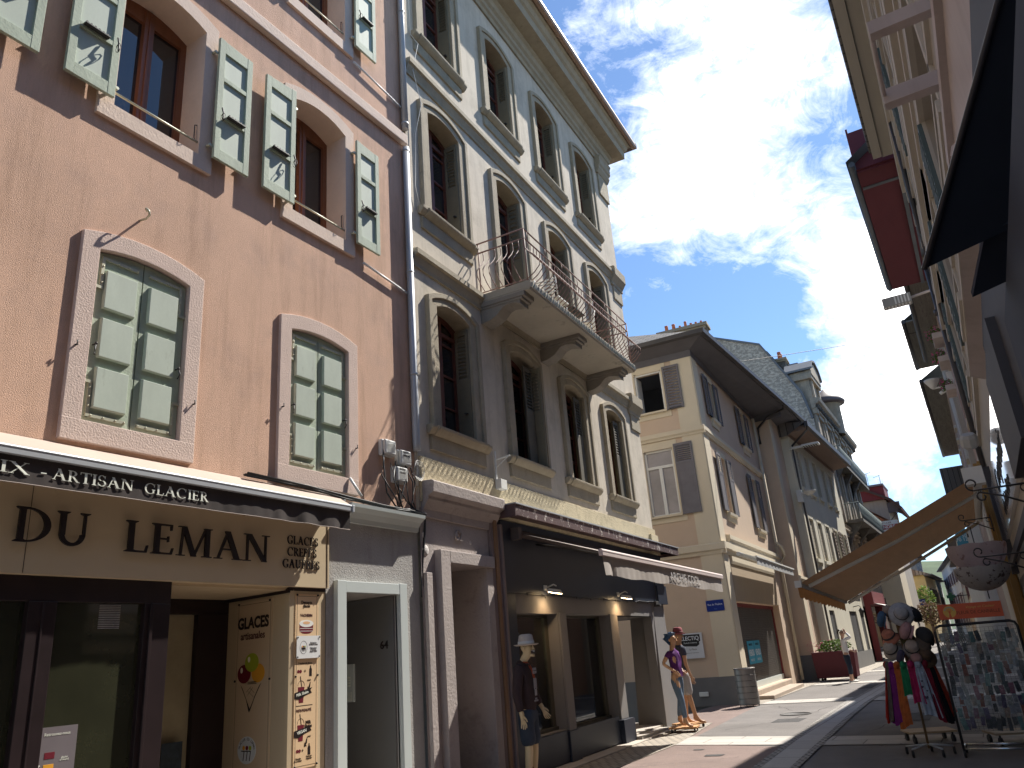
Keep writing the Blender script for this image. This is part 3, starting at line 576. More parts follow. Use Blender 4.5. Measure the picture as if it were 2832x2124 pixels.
o = MB().tube([(.05, 6.60, 3.70), (.12, 6.72, 3.49)], .016, 6).build('short_pipe', m_white); o.location = (-6, 0, 0); orig(o, (.05, 6.6, 3.7)); tag(o, 'short slanting white pipe below the smaller closed shutters', 'pipe')
# ================================================================ CREAM HOUSE (local frame at (-6, 9), turned 2.4 deg)
m_cream = mat('cream_grey_render', (.59, .525, .425), .95, .09, .9, (.43, .38, .30), .48, 1.9, bump=.5, bs=45, streak=.55, fine=.05, sharp=.3)
m_trim = mat('olive_stone_trim', (.36, .31, .225), .9, .1, 3, (.26, .225, .165), .58, 7, bump=.8, bs=40, fine=.1, streak=.35)
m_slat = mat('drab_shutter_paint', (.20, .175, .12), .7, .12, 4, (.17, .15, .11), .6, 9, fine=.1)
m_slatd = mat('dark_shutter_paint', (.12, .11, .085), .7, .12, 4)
m_redwood = mat('red_brown_window_wood', (.13, .045, .03), .5, .2, 6)
m_yst = mat('yellow_sandstone', (.55, .47, .31), .9, .1, 2, (.38, .32, .21), .52, 5, bump=1.2, bs=35, fine=.12, sharp=.2)
m_concrete = mat('balcony_concrete', (.42, .38, .31), .9, .12, 2, (.25, .24, .2), .55, 4, bump=.6, bs=60, fine=.08)
m_brackets = mat('grey_bracket_stone', (.26, .235, .20), .9, .12, 3, fine=.1, bump=.5)
m_mauve = mat('mauve_stone', (.40, .35, .325), .9, .07, 1.5, (.32, .28, .26), .55, 4, bump=.8, bs=30, fine=.05)
m_rail = mat('rusty_pink_iron', (.26, .16, .14), .6, .15, 9)
m_navy = mat('navy_board', (.022, .028, .045), .45, .15, .7)
m_sgrey = mat('shop_grey_render', (.20, .19, .185), .85, .06, 1, fine=.05)
m_maroon = mat('maroon_canopy_metal', (.085, .05, .05), .6, .12, 3)
m_peelm = mat('peeling_maroon_paint', (.085, .05, .05), .7, .1, 3, (.50, .46, .42), .57, 9, sharp=.03, aniso=(1, 1, .8), bump=.5, bs=30)
CD = 2.4
CH = thing('cream_house', 'grey cream four storey house with arched windows and one long balcony on the street corner', 'house', (-6, 9, 0), CD)
UC = [-.05, 2.21, 4.44, 6.62]
ROWS = [(4.68, 6.56, 6.67), (8.12, 10.04, 10.15), (11.48, 13.40, 13.51)]
holes = [(c - .50, c + .50, z0 - .03, zp + .03) for (z0, zs, zp) in ROWS for c in UC]
holes[5] = (holes[5][0], holes[5][1], 7.3, holes[5][3])   # balcony door
wall(-1.1, 8.45, 3.3, 14.3, holes, 0, .3, 9).build('wall', m_cream, CH)
SL = {}
def slat_shutter(par, u, w, z0, z1, p0, p1, m, name='shutter'):
    """louvred leaf lying in a plane of constant u when w == 0 (folded on the jamb), else facing the street"""
    f = MB(); t = .028; st = .045
    if w == 0:
        B = lambda a, b, c, d: f.box((a, u - t, c), (b, u, d))
        lo, hi = p0, p1
    else:
        B = lambda a, b, c, d: f.box((p0, a, c), (p0 + t, b, d)); lo, hi = u, u + w
    B(lo, lo + st, z0, z1); B(hi - st, hi, z0, z1); H = z1 - z0
    for a, b in ((0, .09), (H * .52, H * .52 + .06), (H - .08, H)): B(lo + st, hi - st, z0 + a, z0 + b)
    B(lo + st, hi - st, z0 + .09, z0 + H * .52)
    n = 12; za = z0 + H * .52 + .06; dz = (z0 + H - .08 - za) / n
    for k in range(n):
        z = za + k * dz
        if w == 0: f.hexa([(lo + st, u - t, z), (hi - st, u - t, z), (hi - st, u - .002, z + dz * .75), (lo + st, u - .002, z + dz * .75), (lo + st, u - t, z + .008), (hi - st, u - t, z + .008), (hi - st, u - .002, z + dz * .75 + .008), (lo + st, u - .002, z + dz * .75 + .008)])
        else: f.hexa([(p0 + t, lo + st, z), (p0 + t, hi - st, z), (p0 + .002, hi - st, z + dz * .75), (p0 + .002, lo + st, z + dz * .75), (p0 + t, lo + st, z + .008), (p0 + t, hi - st, z + .008), (p0 + .002, hi - st, z + dz * .75 + .008), (p0 + .002, lo + st, z + dz * .75 + .008)])
    return f.build(name, m, par)
def arched_window(par, c, z0, zs, zp, door=False, shut=0, curtain=False):
    a, b = c - .47, c + .47; zi = zp - .13
    zi = zp; zs += .16; f = MB(); ou = arch(a - .25, b + .25, z0, zs - .05, zp + .19, 12); mid = arch(a - .16, b + .16, z0, zs - .10, zp + .11, 12); inn = arch(a, b, z0, zs - .16, zi, 12)
    f.ring(ou, mid, .075, 0, .04); f.ring(mid, inn, .045, 0, -.27)
    if not door:
        f.pz([(0, z0 - .13), (.05, z0 - .13), (.10, z0 - .09), (.135, z0 - .05), (.14, z0 - .01), (.10, z0), (0, z0)], a - .21, b + .21)
        f.pz([(0, z0 - .125), (.04, z0 - .125), (.085, z0 - .085), (.11, z0 - .045), (.112, z0 - .002), (.08, z0 + .003), (0, z0 + .004)], a - .34, a - .21).pz([(0, z0 - .125), (.04, z0 - .125), (.085, z0 - .085), (.11, z0 - .045), (.112, z0 - .002), (.08, z0 + .003), (0, z0 + .004)], b + .21, b + .34)
        f.box((0, a - .26, z0 - .34), (.035, b + .26, z0 - .13)); f.box((0, a - .28, z0 - .345), (.02, b + .28, z0 - .13))
    w = f.build('window', m_trim, par, .008)
    zb = z0 if not door else z0 - 0; f = MB(); P0, P1 = -.29, -.24
    f.ring(arch(a, b, zb, zs - .16, zi, 8), arch(a + .07, b - .07, zb + .08, zs - .22, zi - .07, 8), P1, P0, P0).box((P0, a, zb), (P1, b, zb + .09))
    f.box((P0, c - .045, zb), (P1 + .012, c + .045, zi - .04))
    for k in (1, 2, 3): z = zb + (zs - zb) * k / 4; f.box((P0, a, z), (P1 - .01, b, z + .028))
    f.box((P0, a, zs - .38), (P1 + .008, b, zs - .32)); f.build('frame', m_redwood, w)
    MB().uz(arch(a, b, zb, zs - .18, zi - .02, 8), P0, P0 + .015).build('pane', m_pane2, w)
    if curtain: MB().box((P0 + .015, a + .08, zb + .1), (P0 + .019, c - .05, zs - .4)).build('curtain', mat('net_curtain', (.2, .2, .19), .9, .1), w)
    slat_shutter(w, b - .004, 0, z0 + .02, zs - .2, -.24, .13 if shut == 1 else -.005, m_slat)
    slat_shutter(w, a + .032, 0, z0 + .02, zs - .2, -.24, -.005, m_slat)
    if shut:  # second leaf half closed towards the street
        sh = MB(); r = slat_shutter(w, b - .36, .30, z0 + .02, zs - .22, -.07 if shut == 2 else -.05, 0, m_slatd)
    if not door: MB().box((-.1, b - .09, z0 + .45), (-.06, b - .035, z0 + .47)).build('catch', m_dark, w)
    return w
for r_, (z0, zs, zp) in enumerate(ROWS):
    for i, c in enumerate(UC):
        door = (r_ == 1 and i == 1)
        arched_window(CH, c, 7.3 if door else z0, zs, zp, door, shut={(0, 1): 1, (0, 2): 2, (0, 3): 2}.get((r_, i), 0), curtain=(r_ == 0 and i == 0))
# string courses, corner blocks
def course(z, p=.11):
    MB().pz([(0, z - .26), (.03, z - .26), (.035, z - .2), (.065, z - .12), (.07, z - .1), (p, z - .08), (p, z), (0, z + .015)], -1.06, 8.5).build('string_course', m_trim, CH)
    MB().pz([(0, z - .38), (.05, z - .38), (.05, z - .3), (p + .03, z - .16), (p + .05, z - .14), (p + .05, z + .10), (p + .02, z + .12), (0, z + .12)], 7.75, 8.52).pz([(0, z - .75), (.035, z - .75), (.035, z - .38), (0, z - .38)], 7.85, 8.46).build('corner_block', m_trim, CH, .01)
course(7.29); course(10.74)
MB().box((0, 7.78, 13.05), (.05, 8.46, 13.7)).pz([(0, 13.7), (.06, 13.7), (.12, 13.82), (.12, 13.9), (.16, 13.95), (.16, 14.12), (.2, 14.2), (0, 14.2)], 7.72, 8.5).build('corner_capital', m_trim, CH, .01)
# main cornice, returning at the corner
m = MB(); CP = [(0, 14.14), (.04, 14.14), (.06, 14.22), (.10, 14.25), (.10, 14.36), (.15, 14.40), (.17, 14.52), (.22, 14.56), (.22, 14.62), (.50, 14.64), (.51, 14.86), (.56, 14.90), (.60, 15.02), (.66, 15.06), (.68, 15.14), (0, 15.2)]
vs = [(p, -1.05, z) for p, z in CP] + [(p, 8.45 + p, z) for p, z in CP] + [(-9, 8.45 + p, z) for p, z in CP]; n = len(CP)
m.add(vs, [(k, k + 1, n + k + 1, n + k) for k in range(n - 1)] + [(n + k, n + k + 1, 2 * n + k + 1, 2 * n + k) for k in range(n - 1)] + [tuple(range(n))])
m.build('cornice', m_trim, CH)
m = MB().pz([(.66, 15.1), (.70, 15.06), (.77, 15.08), (.80, 15.14), (.79, 15.22), (.66, 15.24)], -1.0, 9.25); m.add([(.8, 9.2, 15.08), (.8, 9.3, 15.08), (-9, 9.3, 15.08), (-9, 9.2, 15.22), (.8, 9.2, 15.22), (.8, 9.3, 15.22), (-9, 9.3, 15.22)], [(1, 2, 6, 5), (4, 5, 6, 3)])
m.build('gutter', mat('copper_brown_gutter', (.30, .20, .14), .5, .15, 3), CH)
m = MB(); m.add([(.78, -1.0, 15.2), (.78, 9.25, 15.2), (-4.5, 5, 18.6), (-4.5, 1, 18.6), (-9, 9.25, 15.2)], [(0, 1, 2, 3), (1, 4, 2)])
m.build('roof', mat('dark_tiles', (.10, .075, .065), .8, .2, 4), CH)
# dormer above
m = MB().box((-1.4, 1.6, 15.3), (.05, 3.3, 17.0)); m.build('dormer', m_trim, CH)
MB().box((-1.5, 1.3, 16.95), (.38, 3.6, 17.12)).pz([(-1.5, 17.12), (.4, 17.12), (.1, 17.5), (-1.5, 17.9)], 1.3, 3.62).build('dormer_roof', mat('dark_eaves_wood', (.035, .03, .032), .7, .2), CH)
# plinth band of yellow sandstone above the shop
MB().box((0, -1.08, 3.60), (.035, 8.5, 4.20)).box((0, 8.0, 3.6), (.09, 8.5, 4.05)).build('sandstone_band', m_yst, CH, .006)
# balcony
BU0, BU1, BP = .85, 5.75, .94
m = MB().box((0, BU0, 7.14), (BP, BU1, 7.17)).box((0, BU0 - .0, 7.17), (BP + .02, BU1 + .02, 7.30)); slab = m.build('balcony_slab', m_concrete, CH, .01)
k = MB()
for q in range(62):
    u = BU0 + .03 + q * .079; k.hexa([(BP + .021, u, 7.185), (BP + .026, u, 7.185), (BP + .026, u + .012, 7.185), (BP + .021, u + .012, 7.185), (BP + .021, u + .03, 7.285), (BP + .026, u + .03, 7.285), (BP + .026, u + .045, 7.285), (BP + .021, u + .045, 7.285)])
    k.hexa([(BP + .021, u + .06, 7.185), (BP + .0255, u + .06, 7.185), (BP + .0255, u + .072, 7.185), (BP + .021, u + .072, 7.185), (BP + .021, u + .03, 7.285), (BP + .0255, u + .03, 7.285), (BP + .0255, u + .045, 7.285), (BP + .021, u + .045, 7.285)])
k.build('edge_trellis', mat('mossy_zinc', (.13, .15, .15), .6, .3, 8, (.10, .14, .06), .5, 9), slab)
for i, u in enumerate((.86, 3.05, 5.25)):
    pr = [(0, 6.78), (.16, 6.80), (.30, 6.86), (.42, 6.97), (.52, 7.0), (.66, 6.98), (.74, 6.94), (.74, 7.10), (.0, 7.10)]
    m = MB().pz(pr, u, u + .30).box((0, u - .03, 7.06), (.84, u + .33, 7.14)).box((0, u - .015, 7.02), (.79, u + .315, 7.06)); m.build('balcony_bracket', m_brackets, CH, .008)
m = MB(); hb = 8.27; r1, r2, r3 = 8.27, 8.09, 7.34; FP = BP - .04
for z in (r1, r2): m.tube([(0, BU0 + .03, z), (FP, BU0 + .03, z), (FP, BU1 - .03, z), (0, BU1 - .03, z)], .014, 6)
m.tube([(0, BU0 + .03, r3), (FP, BU0 + .03, r3), (FP, BU1 - .03, r3), (0, BU1 - .03, r3)], .010, 6)
for (a, b) in ((FP, BU0 + .03), (FP, BU1 - .03), (.03, BU0 + .03), (.03, BU1 - .03)): m.tube([(a, b, 7.3), (a, b, r1)], .012, 6)
k = 0; u = BU0 + .15
while u < BU1 - .05:
    if k % 6 == 0: m.tube([(FP, u, r2), (FP, u, r1)], .008, 4)
    u += .115; k += 1
m.build('balcony_railing', m_rail, slab)
def belly(t): return .19 * sin(pi * min(1, (1 - t) ** 1.15)) ** 1.0 * (1 - t * .15) - .035 * sin(2 * pi * t) * (t > .5)
m = MB(); prof = [(.0, 0.0), (.10, .13), (.24, .235), (.38, .24), (.52, .16), (.66, .05), (.80, -.015), (.92, -.01), (1, 0)]
ball = []
for q in range(42):
    u = BU0 + .03 + (BU1 - BU0 - .06) * q / 41; ball.append([(FP + d, u, r3 + (r2 - r3) * t) for t, d in prof])
for q in range(1, 8):
    p = FP * q / 8
    ball.append([(p, BU0 + .03 - d, r3 + (r2 - r3) * t) for t, d in prof]); ball.append([(p, BU1 - .03 + d, r3 + (r2 - r3) * t) for t, d in prof])
for b in ball: m.tube(b, .0085, 5)
m.build('balusters', m_rail, slab)
# things standing on the balcony
o = MB().box((-.2, -.25, -.012), (.2, .25, .012)).tube([(-.16, -.2, 0), (-.16, -.2, -.38)], .012, 6).tube([(.16, .2, 0), (.16, .2, -.38)], .012, 6).tube([(.16, -.2, 0), (.16, -.2, -.38)], .012, 6).tube([(-.16, .2, 0), (-.16, .2, -.38)], .012, 6).build('balcony_table', m_dark, None, .004)
F_C = Matrix.Translation((-6, 9, 0)) @ Matrix.Rotation(rad(CD), 4, 'Z')
o.matrix_world = F_C @ Matrix.Translation((.6, 3.3, 7.70)); tag(o, 'small dark folding table standing on the balcony', 'table')
for q, u in enumerate((2.75, 4.1)):
    m = MB()
    for a, b in ((-.2, -.2), (.2, -.2), (-.2, .2), (.2, .2)): m.tube([(a, b, 0), (a * .9, b * .9, .44)], .014, 6)
    m.box((-.22, -.22, .43), (.22, .22, .46)); c = thing('balcony_chair', 'white garden chair on the balcony %s the dark table' % ('left of' if q == 0 else 'right of'), 'chair', (0, 0, 0), 0, 'chairs on the balcony'); c.matrix_world = F_C @ Matrix.Translation((.5, u, 7.3)) @ Matrix.Rotation(q * 1.9, 4, 'Z')
    m.build('seat', m_offw, c); m = MB()
    for z in range(5): m.tube([(-.2, -.22 - z * .012, .55 + z * .06), (.2, -.22 - z * .012, .55 + z * .06)], .014, 5)
    for s in (-1, 1): m.tube([(.2 * s, -.2, .44), (.21 * s, -.28, .86)], .014, 6)
    m.build('backrest', m_offw, c)
# ---- ground floor left bay: door 62
wall(-1.1, .62, 0, 3.52, [(-.57, .42, 0, 2.84)], .002, .7).build('door_bay', m_mauve, CH)
m = MB(); m.box((0, -.80, 0), (.10, -.57, 3.0)).box((0, -.57, 2.84), (.10, .60, 3.0)).box((0, .42, 0), (.06, .60, 2.84)).box((0, -1.06, 0), (.05, -.93, 2.7)); ds = m.build('door_surround', m_mauve, CH, .008)
MB().box((-.7, -.57, 0), (-.62, .42, 2.84)).box((-.62, -.08, 0), (-.6, -.06, 2.84)).build('door', mat('brown_door', (.10, .075, .06), .6, .1), ds)
MB().pz([(0, 3.40), (.03, 3.40), (.04, 3.5), (.09, 3.58), (.12, 3.62), (.12, 3.66), (.20, 3.70), (.21, 3.84), (.18, 3.86), (0, 3.87)], -1.06, .84).build('cornice', m_mauve, CH, .006)
text('house_number', '62', .19, m_mauve, ds, (.022, -.21, 3.23), .014, bold=.003)
m = MB()
for u, z, r in ((-1.02, 3.17, .045), (-1.0, 2.98, .07), (.12, 3.17, .03)): m.ball((.0, u, z), r, 7, (.35, 1, 1))
m.build('chipped_plaster', mat('chipped_plaster', (.62, .58, .55), .95, .3, 20, bump=2, bs=60), ds)
# ---- shop
wallh = [(1.28, 2.75, .50, 2.24), (3.04, 5.0, .46, 2.24), (5.40, 7.5, 0, 2.24)]
wall(1.0, 8.45, 0, 2.56, wallh, -.0, .20).build('shop_wall', m_sgrey, CH)
m = MB().box((0, .92, 2.52), (.06, 8.52, 3.58)).box((-.0, .92, 0), (.03, 1.28, 2.52)); m.box((.0, 7.9, 2.5), (.09, 8.55, 2.9)); m.add([(.0, 8.452, 2.4), (-3, 8.452, 2.4), (-3, 8.452, 3.6), (0, 8.452, 3.6)], [(0, 1, 2, 3)]); bd = m.build('shop_fascia', m_navy, CH)
m = MB(); m.hexa([(.0, 1.28, .02), (.055, 1.28, .02), (.055, 5.45, .02), (.0, 5.45, .02), (0, 1.28, .50), (.05, 1.28, .50), (.05, 4.5, .445), (0, 4.5, .445)]); m = MB().box((0, 1.28, .05), (.03, 4.9, .49)).box((0, 4.9, -.02), (.12, 5.42, .42)).box((0, 2.70, .03), (.06, 3.08, .475)); m.box((-.5, 5.2, -.02), (.118, 5.46, .40)); m.build('shop_plinth', m_navy, CH, .006)
MB().box((.0, 2.76, .475), (.035, 3.03, 2.26)).build('shop_pilaster', m_sgrey, CH, .008); MB().box((0, 5.01, .42), (.035, 5.39, 2.26)).build('shop_pilaster', m_sgrey, CH, .008)
m = MB()
for a, b, c in ((1.28, 2.75, .5), (3.04, 5.0, .46)):
    m.box((-.24, a, c), (-.19, a + .05, 2.24)).box((-.24, b - .12, c), (-.19, b, 2.24)).box((-.24, a, c), (-.15, b, c + .05)).box((-.24, a, 2.2), (-.19, b, 2.24))
m.build('shop_window_frame', mat('bronze_frame', (.07, .065, .05), .4, .1), CH)
gm = glassmat('clear_glass')
m = MB().box((-.22, 1.3, .5), (-.212, 2.7, 2.24)).box((-.22, 3.06, .46), (-.212, 4.98, 2.24)); m.box((-2.6, 5.42, .2), (-.05, 5.43, 2.24)); m.build('shop_glass', gm, CH)
MB().box((-.06, 5.41, .4), (-.02, 5.44, 2.24)).build('glass_edge', m_alu, CH)
# room behind
m = MB().add([(-.3, .95, 0), (-.3, 5.35, 0), (-4, 5.35, 0), (-4, .95, 0), (-.3, .95, 2.5), (-.3, 5.35, 2.5), (-4, 5.35, 2.5), (-4, .95, 2.5)], [(0, 1, 2, 3), (7, 6, 5, 4), (1, 5, 6, 2), (2, 6, 7, 3), (0, 3, 7, 4)]); m.build('shop_room', mat('room_beige', (.50, .46, .36), .8, .05), CH)
m = MB()
for p, u, z, s in ((-2.6, 1.6, 1.75, .6), (-3.2, 3.2, 1.1, .7), (-2.8, 2.5, 1.2, .6)): m.box((p, u - s / 2, z - .9), (p - .4, u + s / 2, z))
m.build('shop_shelves', mat('shelf_stock', (.05, .06, .07), .7, .5, 9, (.25, .12, .08), .55, 9), CH)
m = MB()
for p, u in ((-.7, 1.5), (-1.6, 1.9), (-.9, 3.6), (-2.4, 4.3), (-2.2, 2.6)): m.lathe([(.001, 2.47), (.10, 2.47), (.10, 2.495), (.001, 2.495)], (p, u, 0), 12)
m.build('ceiling_spot', mat('lamp_glow', (1, .9, .7), emit=(1, .85, .6), es=60), CH)
# porch at the corner: pillar, lintel soffit and steps
m = MB(); m.hexa([(.06, 7.42, 0), (.06, 8.42, 0), (-.55, 8.42, 0), (-.55, 7.42, 0), (0, 7.7, 2.5), (0, 8.43, 2.5), (-.55, 8.43, 2.5), (-.55, 7.7, 2.5)][:8]); m.build('porch_pillar', m_sgrey, CH, .008)
MB().box((-3.2, 5.42, 2.24), (-.001, 8.44, 2.34)).build('porch_ceiling', m_sgrey, CH)
MB().box((-3.4, 5.3, 2.3), (-3.2, 8.44, 0)).box((-3.2, 5.36, 0), (-.6, 5.41, .4)).build('porch_back_wall', m_sgrey, CH)
MB().box((-3.0, 5.44, -.3), (-.02, 8.0, .10)).box((.0, 1.2, -.1), (.30, 6.9, .035)).box((-.02, 5.5, -.1), (.2, 7.2, .07)).build('threshold', mat('pale_threshold_stone', (.45, .41, .36), .8, .1, 3), CH, .006)
MB().tube([(-.75, 7.35, .1), (-.75, 7.35, .62)], .04, 8).build('bollard_post', m_dark, CH)
# wooden jamb between the two bays
m = MB().box((0, .62, 0), (.05, .70, 3.5)).box((0, .79, 0), (.055, .86, 3.5)).box((0, .86, 0), (.09, .92, 3.5)); m.build('jamb_post', mat('mauve_brown_paint', (.22, .17, .16), .7, .1, 3), CH, .005)
MB().box((0, .70, 0), (.07, .79, 3.56)).build('wooden_jamb', mat('brown_wood', (.26, .15, .08), .6, .25, 5, fine=.2, aniso=(1, 1, .1)), CH, .005)
# canopy
m = MB(); m.pz([(0, 3.66), (.34, 3.66), (.34, 3.69), (0, 3.80)], .86, 9.0); m.add([(-3, 8.45, 3.66), (.34, 8.45, 3.66), (.34, 8.95, 3.66), (-3, 8.95, 3.66), (-3, 8.45, 3.7), (.34, 8.45, 3.7), (.34, 8.95, 3.7), (-3, 8.95, 3.7)], [(3, 2, 1, 0), (4, 5, 6, 7), (2, 3, 7, 6)]); cn = m.build('canopy', m_maroon, CH)
m = MB().box((.34, .86, 3.60), (.37, 8.98, 3.76)); m.build('canopy_edge', m_peelm, cn); MB().box((.0, .84, 3.58), (.37, .86, 3.77)).box((-3, 8.98, 3.60), (.37, 9.01, 3.76)).build('canopy_end', m_maroon, cn); MB().box((-.0, .84, 3.765), (.39, 9.03, 3.785)).build('canopy_flashing', m_zinc, cn)
# ---- flood lamps
for q, (u, e) in enumerate(((2.25, 1), (5.48, 0))):
    L = thing('flood_lamp', ('left' if q == 0 else 'right') + ' small floodlight on the navy fascia, shining down on the shop wall', 'floodlight', (0, 0, 0), 0, 'shop floodlights'); L.matrix_world = F_C @ Matrix.Translation((.06, u, 2.62))
    MB().tube([(0, 0, 0), (.16, 0, .05), (.2, .02, .02)], .012, 6).box((0, -.05, -.03), (.02, .05, .05)).build('arm', m_offw, L)
    h = MB().hexa([(.10, -.16, -.06), (.26, -.16, -.10), (.26, .12, -.10), (.10, .12, -.06), (.12, -.12, -.01), (.24, -.12, -.04), (.24, .08, -.04), (.12, .08, -.01)]).build('head', m_offw, L, .006)
    MB().hexa([(.12, -.14, -.072), (.245, -.14, -.105), (.245, .10, -.105), (.12, .10, -.072), (.12, -.14, -.066), (.245, -.14, -.099), (.245, .10, -.099), (.12, .10, -.066)]).build('lamp', mat('lamp_face', (1, .8, .5), emit=(1, .72, .4), es=12), h)
    sp = bpy.data.lights.new('lamp_light', 'SPOT'); sp.energy = 9 if q else 5; sp.color = (1, .62, .3); sp.spot_size = rad(110); sp.spot_blend = .8; sp.shadow_soft_size = .05; s_ = bpy.data.objects.new('lamp_light', sp); scene.collection.objects.link(s_); s_.parent = L; s_.location = (.19, 0, -.12); s_.rotation_euler = (0, rad(35), 0)
m = MB(); R = random.Random(5)
pts = [(.065, 1.6 + q * .155, 2.53 + R.uniform(-.012, .012) - (.03 if q % 9 == 4 else 0)) for q in range(40)]
m.tube(pts, .007, 5)
for p in pts[::4]: m.tube([p, (p[0], p[1] + .01, p[2] - .035)], .006, 5)
o = m.build('fairy_light_string', m_black); o.matrix_world = F_C; orig(o, (.06, 4, 2.53)); tag(o, 'thin black string of fairy lights sagging along the bottom edge of the navy fascia', 'light string')
o = MB().box((0, 0, 0), (.06, .2, .12)).box((.06, .02, .0), (.13, .14, .05)).tube([(.03, .16, .12), (.04, .16, .9)], .012, 6).build('sensor_box', m_dark, None, .006); o.matrix_world = F_C @ Matrix.Translation((.06, 7.6, 2.43)); tag(o, 'small dark sensor box with cable on the corner pillar under the fascia', 'sensor')
# ---- shop awning with valance
AW = thing('shop_awning', 'grey beige awning with hanging white lettered valance over the clothes shop', 'awning', (0, 0, 0)); AW.matrix_world = F_C
m = MB().add([(.1, 1.35, 3.42), (1.76, .52, 2.86), (1.76, 6.95, 2.86), (.1, 7.1, 3.42)], [(0, 1, 2, 3)]); m.build('canvas', mat('grey_beige_cloth', (.44, .38, .34), .9, .05, 2, trans=.12), AW)
MB().tube([(.12, 1.3, 3.40), (.12, 7.15, 3.40)], .055, 10).box((.06, 1.22, 3.30), (.2, 1.32, 3.48)).build('roller', mat('brown_roller', (.10, .08, .075), .6), AW)
MB().box((1.74, .5, 2.80), (1.80, 6.98, 2.85)).tube([(1.77, .5, 2.86), (1.77, 6.98, 2.86)], .034, 10).build('front_bar', mat('pinkish_bar', (.62, .52, .49), .6, .04), AW, .005)
MB().tube([(.15, 1.9, 3.28), (.9, 1.35, 3.08), (1.72, 2.0, 2.84)], .02, 6).build('arm', m_dark, AW); MB().tube([(.15, 6.3, 3.28), (.9, 6.7, 3.08), (1.72, 6.2, 2.84)], .02, 6).build('arm', m_dark, AW)
def vw(u, z):
    t = max(0, (2.80 - z) / .25); return t * (.008 * sin(u * 5) + .003 * sin(u * 27)) + (.035 * t * sin((u - .5) * 9) if u < 1.0 else 0)
m = MB(); nu, nz = 150, 6
for i in range(nu + 1):
    for j in range(nz + 1):
        u = .56 + 6.38 * i / nu; z = 2.80 - (.25 + .012 * sin(u * 5)) * j / nz; m.v.append((1.765 + vw(u, z), u, z))
for i in range(nu):
    for j in range(nz): q = i * (nz + 1) + j; m.f.append((q, q + 1, q + nz + 2, q + nz + 1)); m.s.append(True)
vl = m.build('valance', mat('taupe_valance', (.50, .45, .41), .9, .06, 3, trans=.2), AW)
text('lettering', 'ARCHIE COOL', .2, mat('faded_white_print', (.55, .52, .50), .9), vl, (1.782, 4.35, 2.675), .001, sx=1.35, shear=-.2)
# bracket and box on the joint above door 62
o = MB().box((0, -.02, -.2), (.02, .02, .32)).tube([(0, 0, .18), (.25, .05, .22)], .012, 6).tube([(0, 0, .05), (.22, .04, .21)], .008, 6).box((.0, -.03, -.28), (.10, .16, -.13)).build('bracket_box', m_offw, None, .008); o.matrix_world = F_C @ Matrix.Translation((.04, .92, 4.32)); tag(o, 'small white box with iron bracket on the sandstone band above door 62', 'bracket')
m = MB().tube([(.05, -1.0, 15), (.06, -.95, 11.3), (.1, -.8, 11.2), (.06, -.92, 10.6), (.10, -.78, 10.0), (.05, -.9, 9.4), (.04, -.95, 8.4), (.04, -.85, 8.1)], .006, 4); o = m.build('loose_cable', m_offw); o.matrix_world = F_C; orig(o, (.05, -.95, 10)); tag(o, 'thin loose pale cable looping down the cream facade beside the grey downpipe', 'cable')
# ================================================================ YELLOW CORNER HOUSE
m_peach = mat('peach_render', (.57, .44, .325), .95, .05, .7, (.52, .40, .30), .55, 1.5, bump=.4, bs=60, fine=.04, sharp=.3)
m_ytrim = mat('pale_yellow_render', (.63, .55, .41), .92, .05, 1, fine=.04)
m_plinth = mat('grey_plinth_paint', (.17, .165, .16), .9, .08, 2, fine=.08)
m_shgrey = mat('mauve_grey_shutter_paint', (.155, .145, .155), .7, .12, 4, fine=.06)
m_soffit = mat('slate_grey_soffit', (.12, .115, .125), .8, .1, 1.5)
m_gutter = mat('dark_gutter', (.06, .055, .055), .5, .2, 3)
m_slate = brickmat('slate_tiles', (.09, .085, .085), (.16, .15, .14), (.03, .03, .03), 1, .3, .22, .02, axis='XY', bump=.6)
m_rooft = brickmat('red_roof_tiles', (.32, .13, .08), (.22, .10, .07), (.08, .05, .04), 1, .3, .25, .03, axis='XY', bump=.6)
YD = 2.5; OY = Vector((-6.12, 22.15, 0)); F_Y = Matrix.Translation(OY) @ Matrix.Rotation(rad(YD), 4, 'Z')
# second frame: side street face, u runs away from the corner to the left: local (p, u, z) with p pointing back to the camera
F_S = F_Y @ Matrix(((0, -1, 0, 0), (-1, 0, 0, 0), (0, 0, 1, 0), (0, 0, 0, 1)))   # p -> -u', u -> -p'
YH = thing('peach_corner_house', 'peach and pale yellow corner house with grey shutters and deep grey eaves', 'house', OY, YD)
def SP(m):  # take mesh written in side face coordinates (p, u, z) to the house frame
    return m.xf(Matrix(((0, -1, 0, 0), (-1, 0, 0, 0), (0, 0, 1, 0), (0, 0, 0, 1))))
MW = [(1.6, 2.25, 8.30, 9.65), (6.15, 6.95, 8.30, 9.70), (1.6, 2.35, 5.30, 7.10), (6.1, 6.95, 5.25, 7.15)]
wall(0, 9.4, 0, 10.2, MW + [(.75, 7.3, .25, 2.66)], 0, .35).build('wall', m_peach, YH)
SW = [(1.08 - .0, 1.98, 8.42, 9.72), (1.10, 2.0, 5.28, 7.22)]
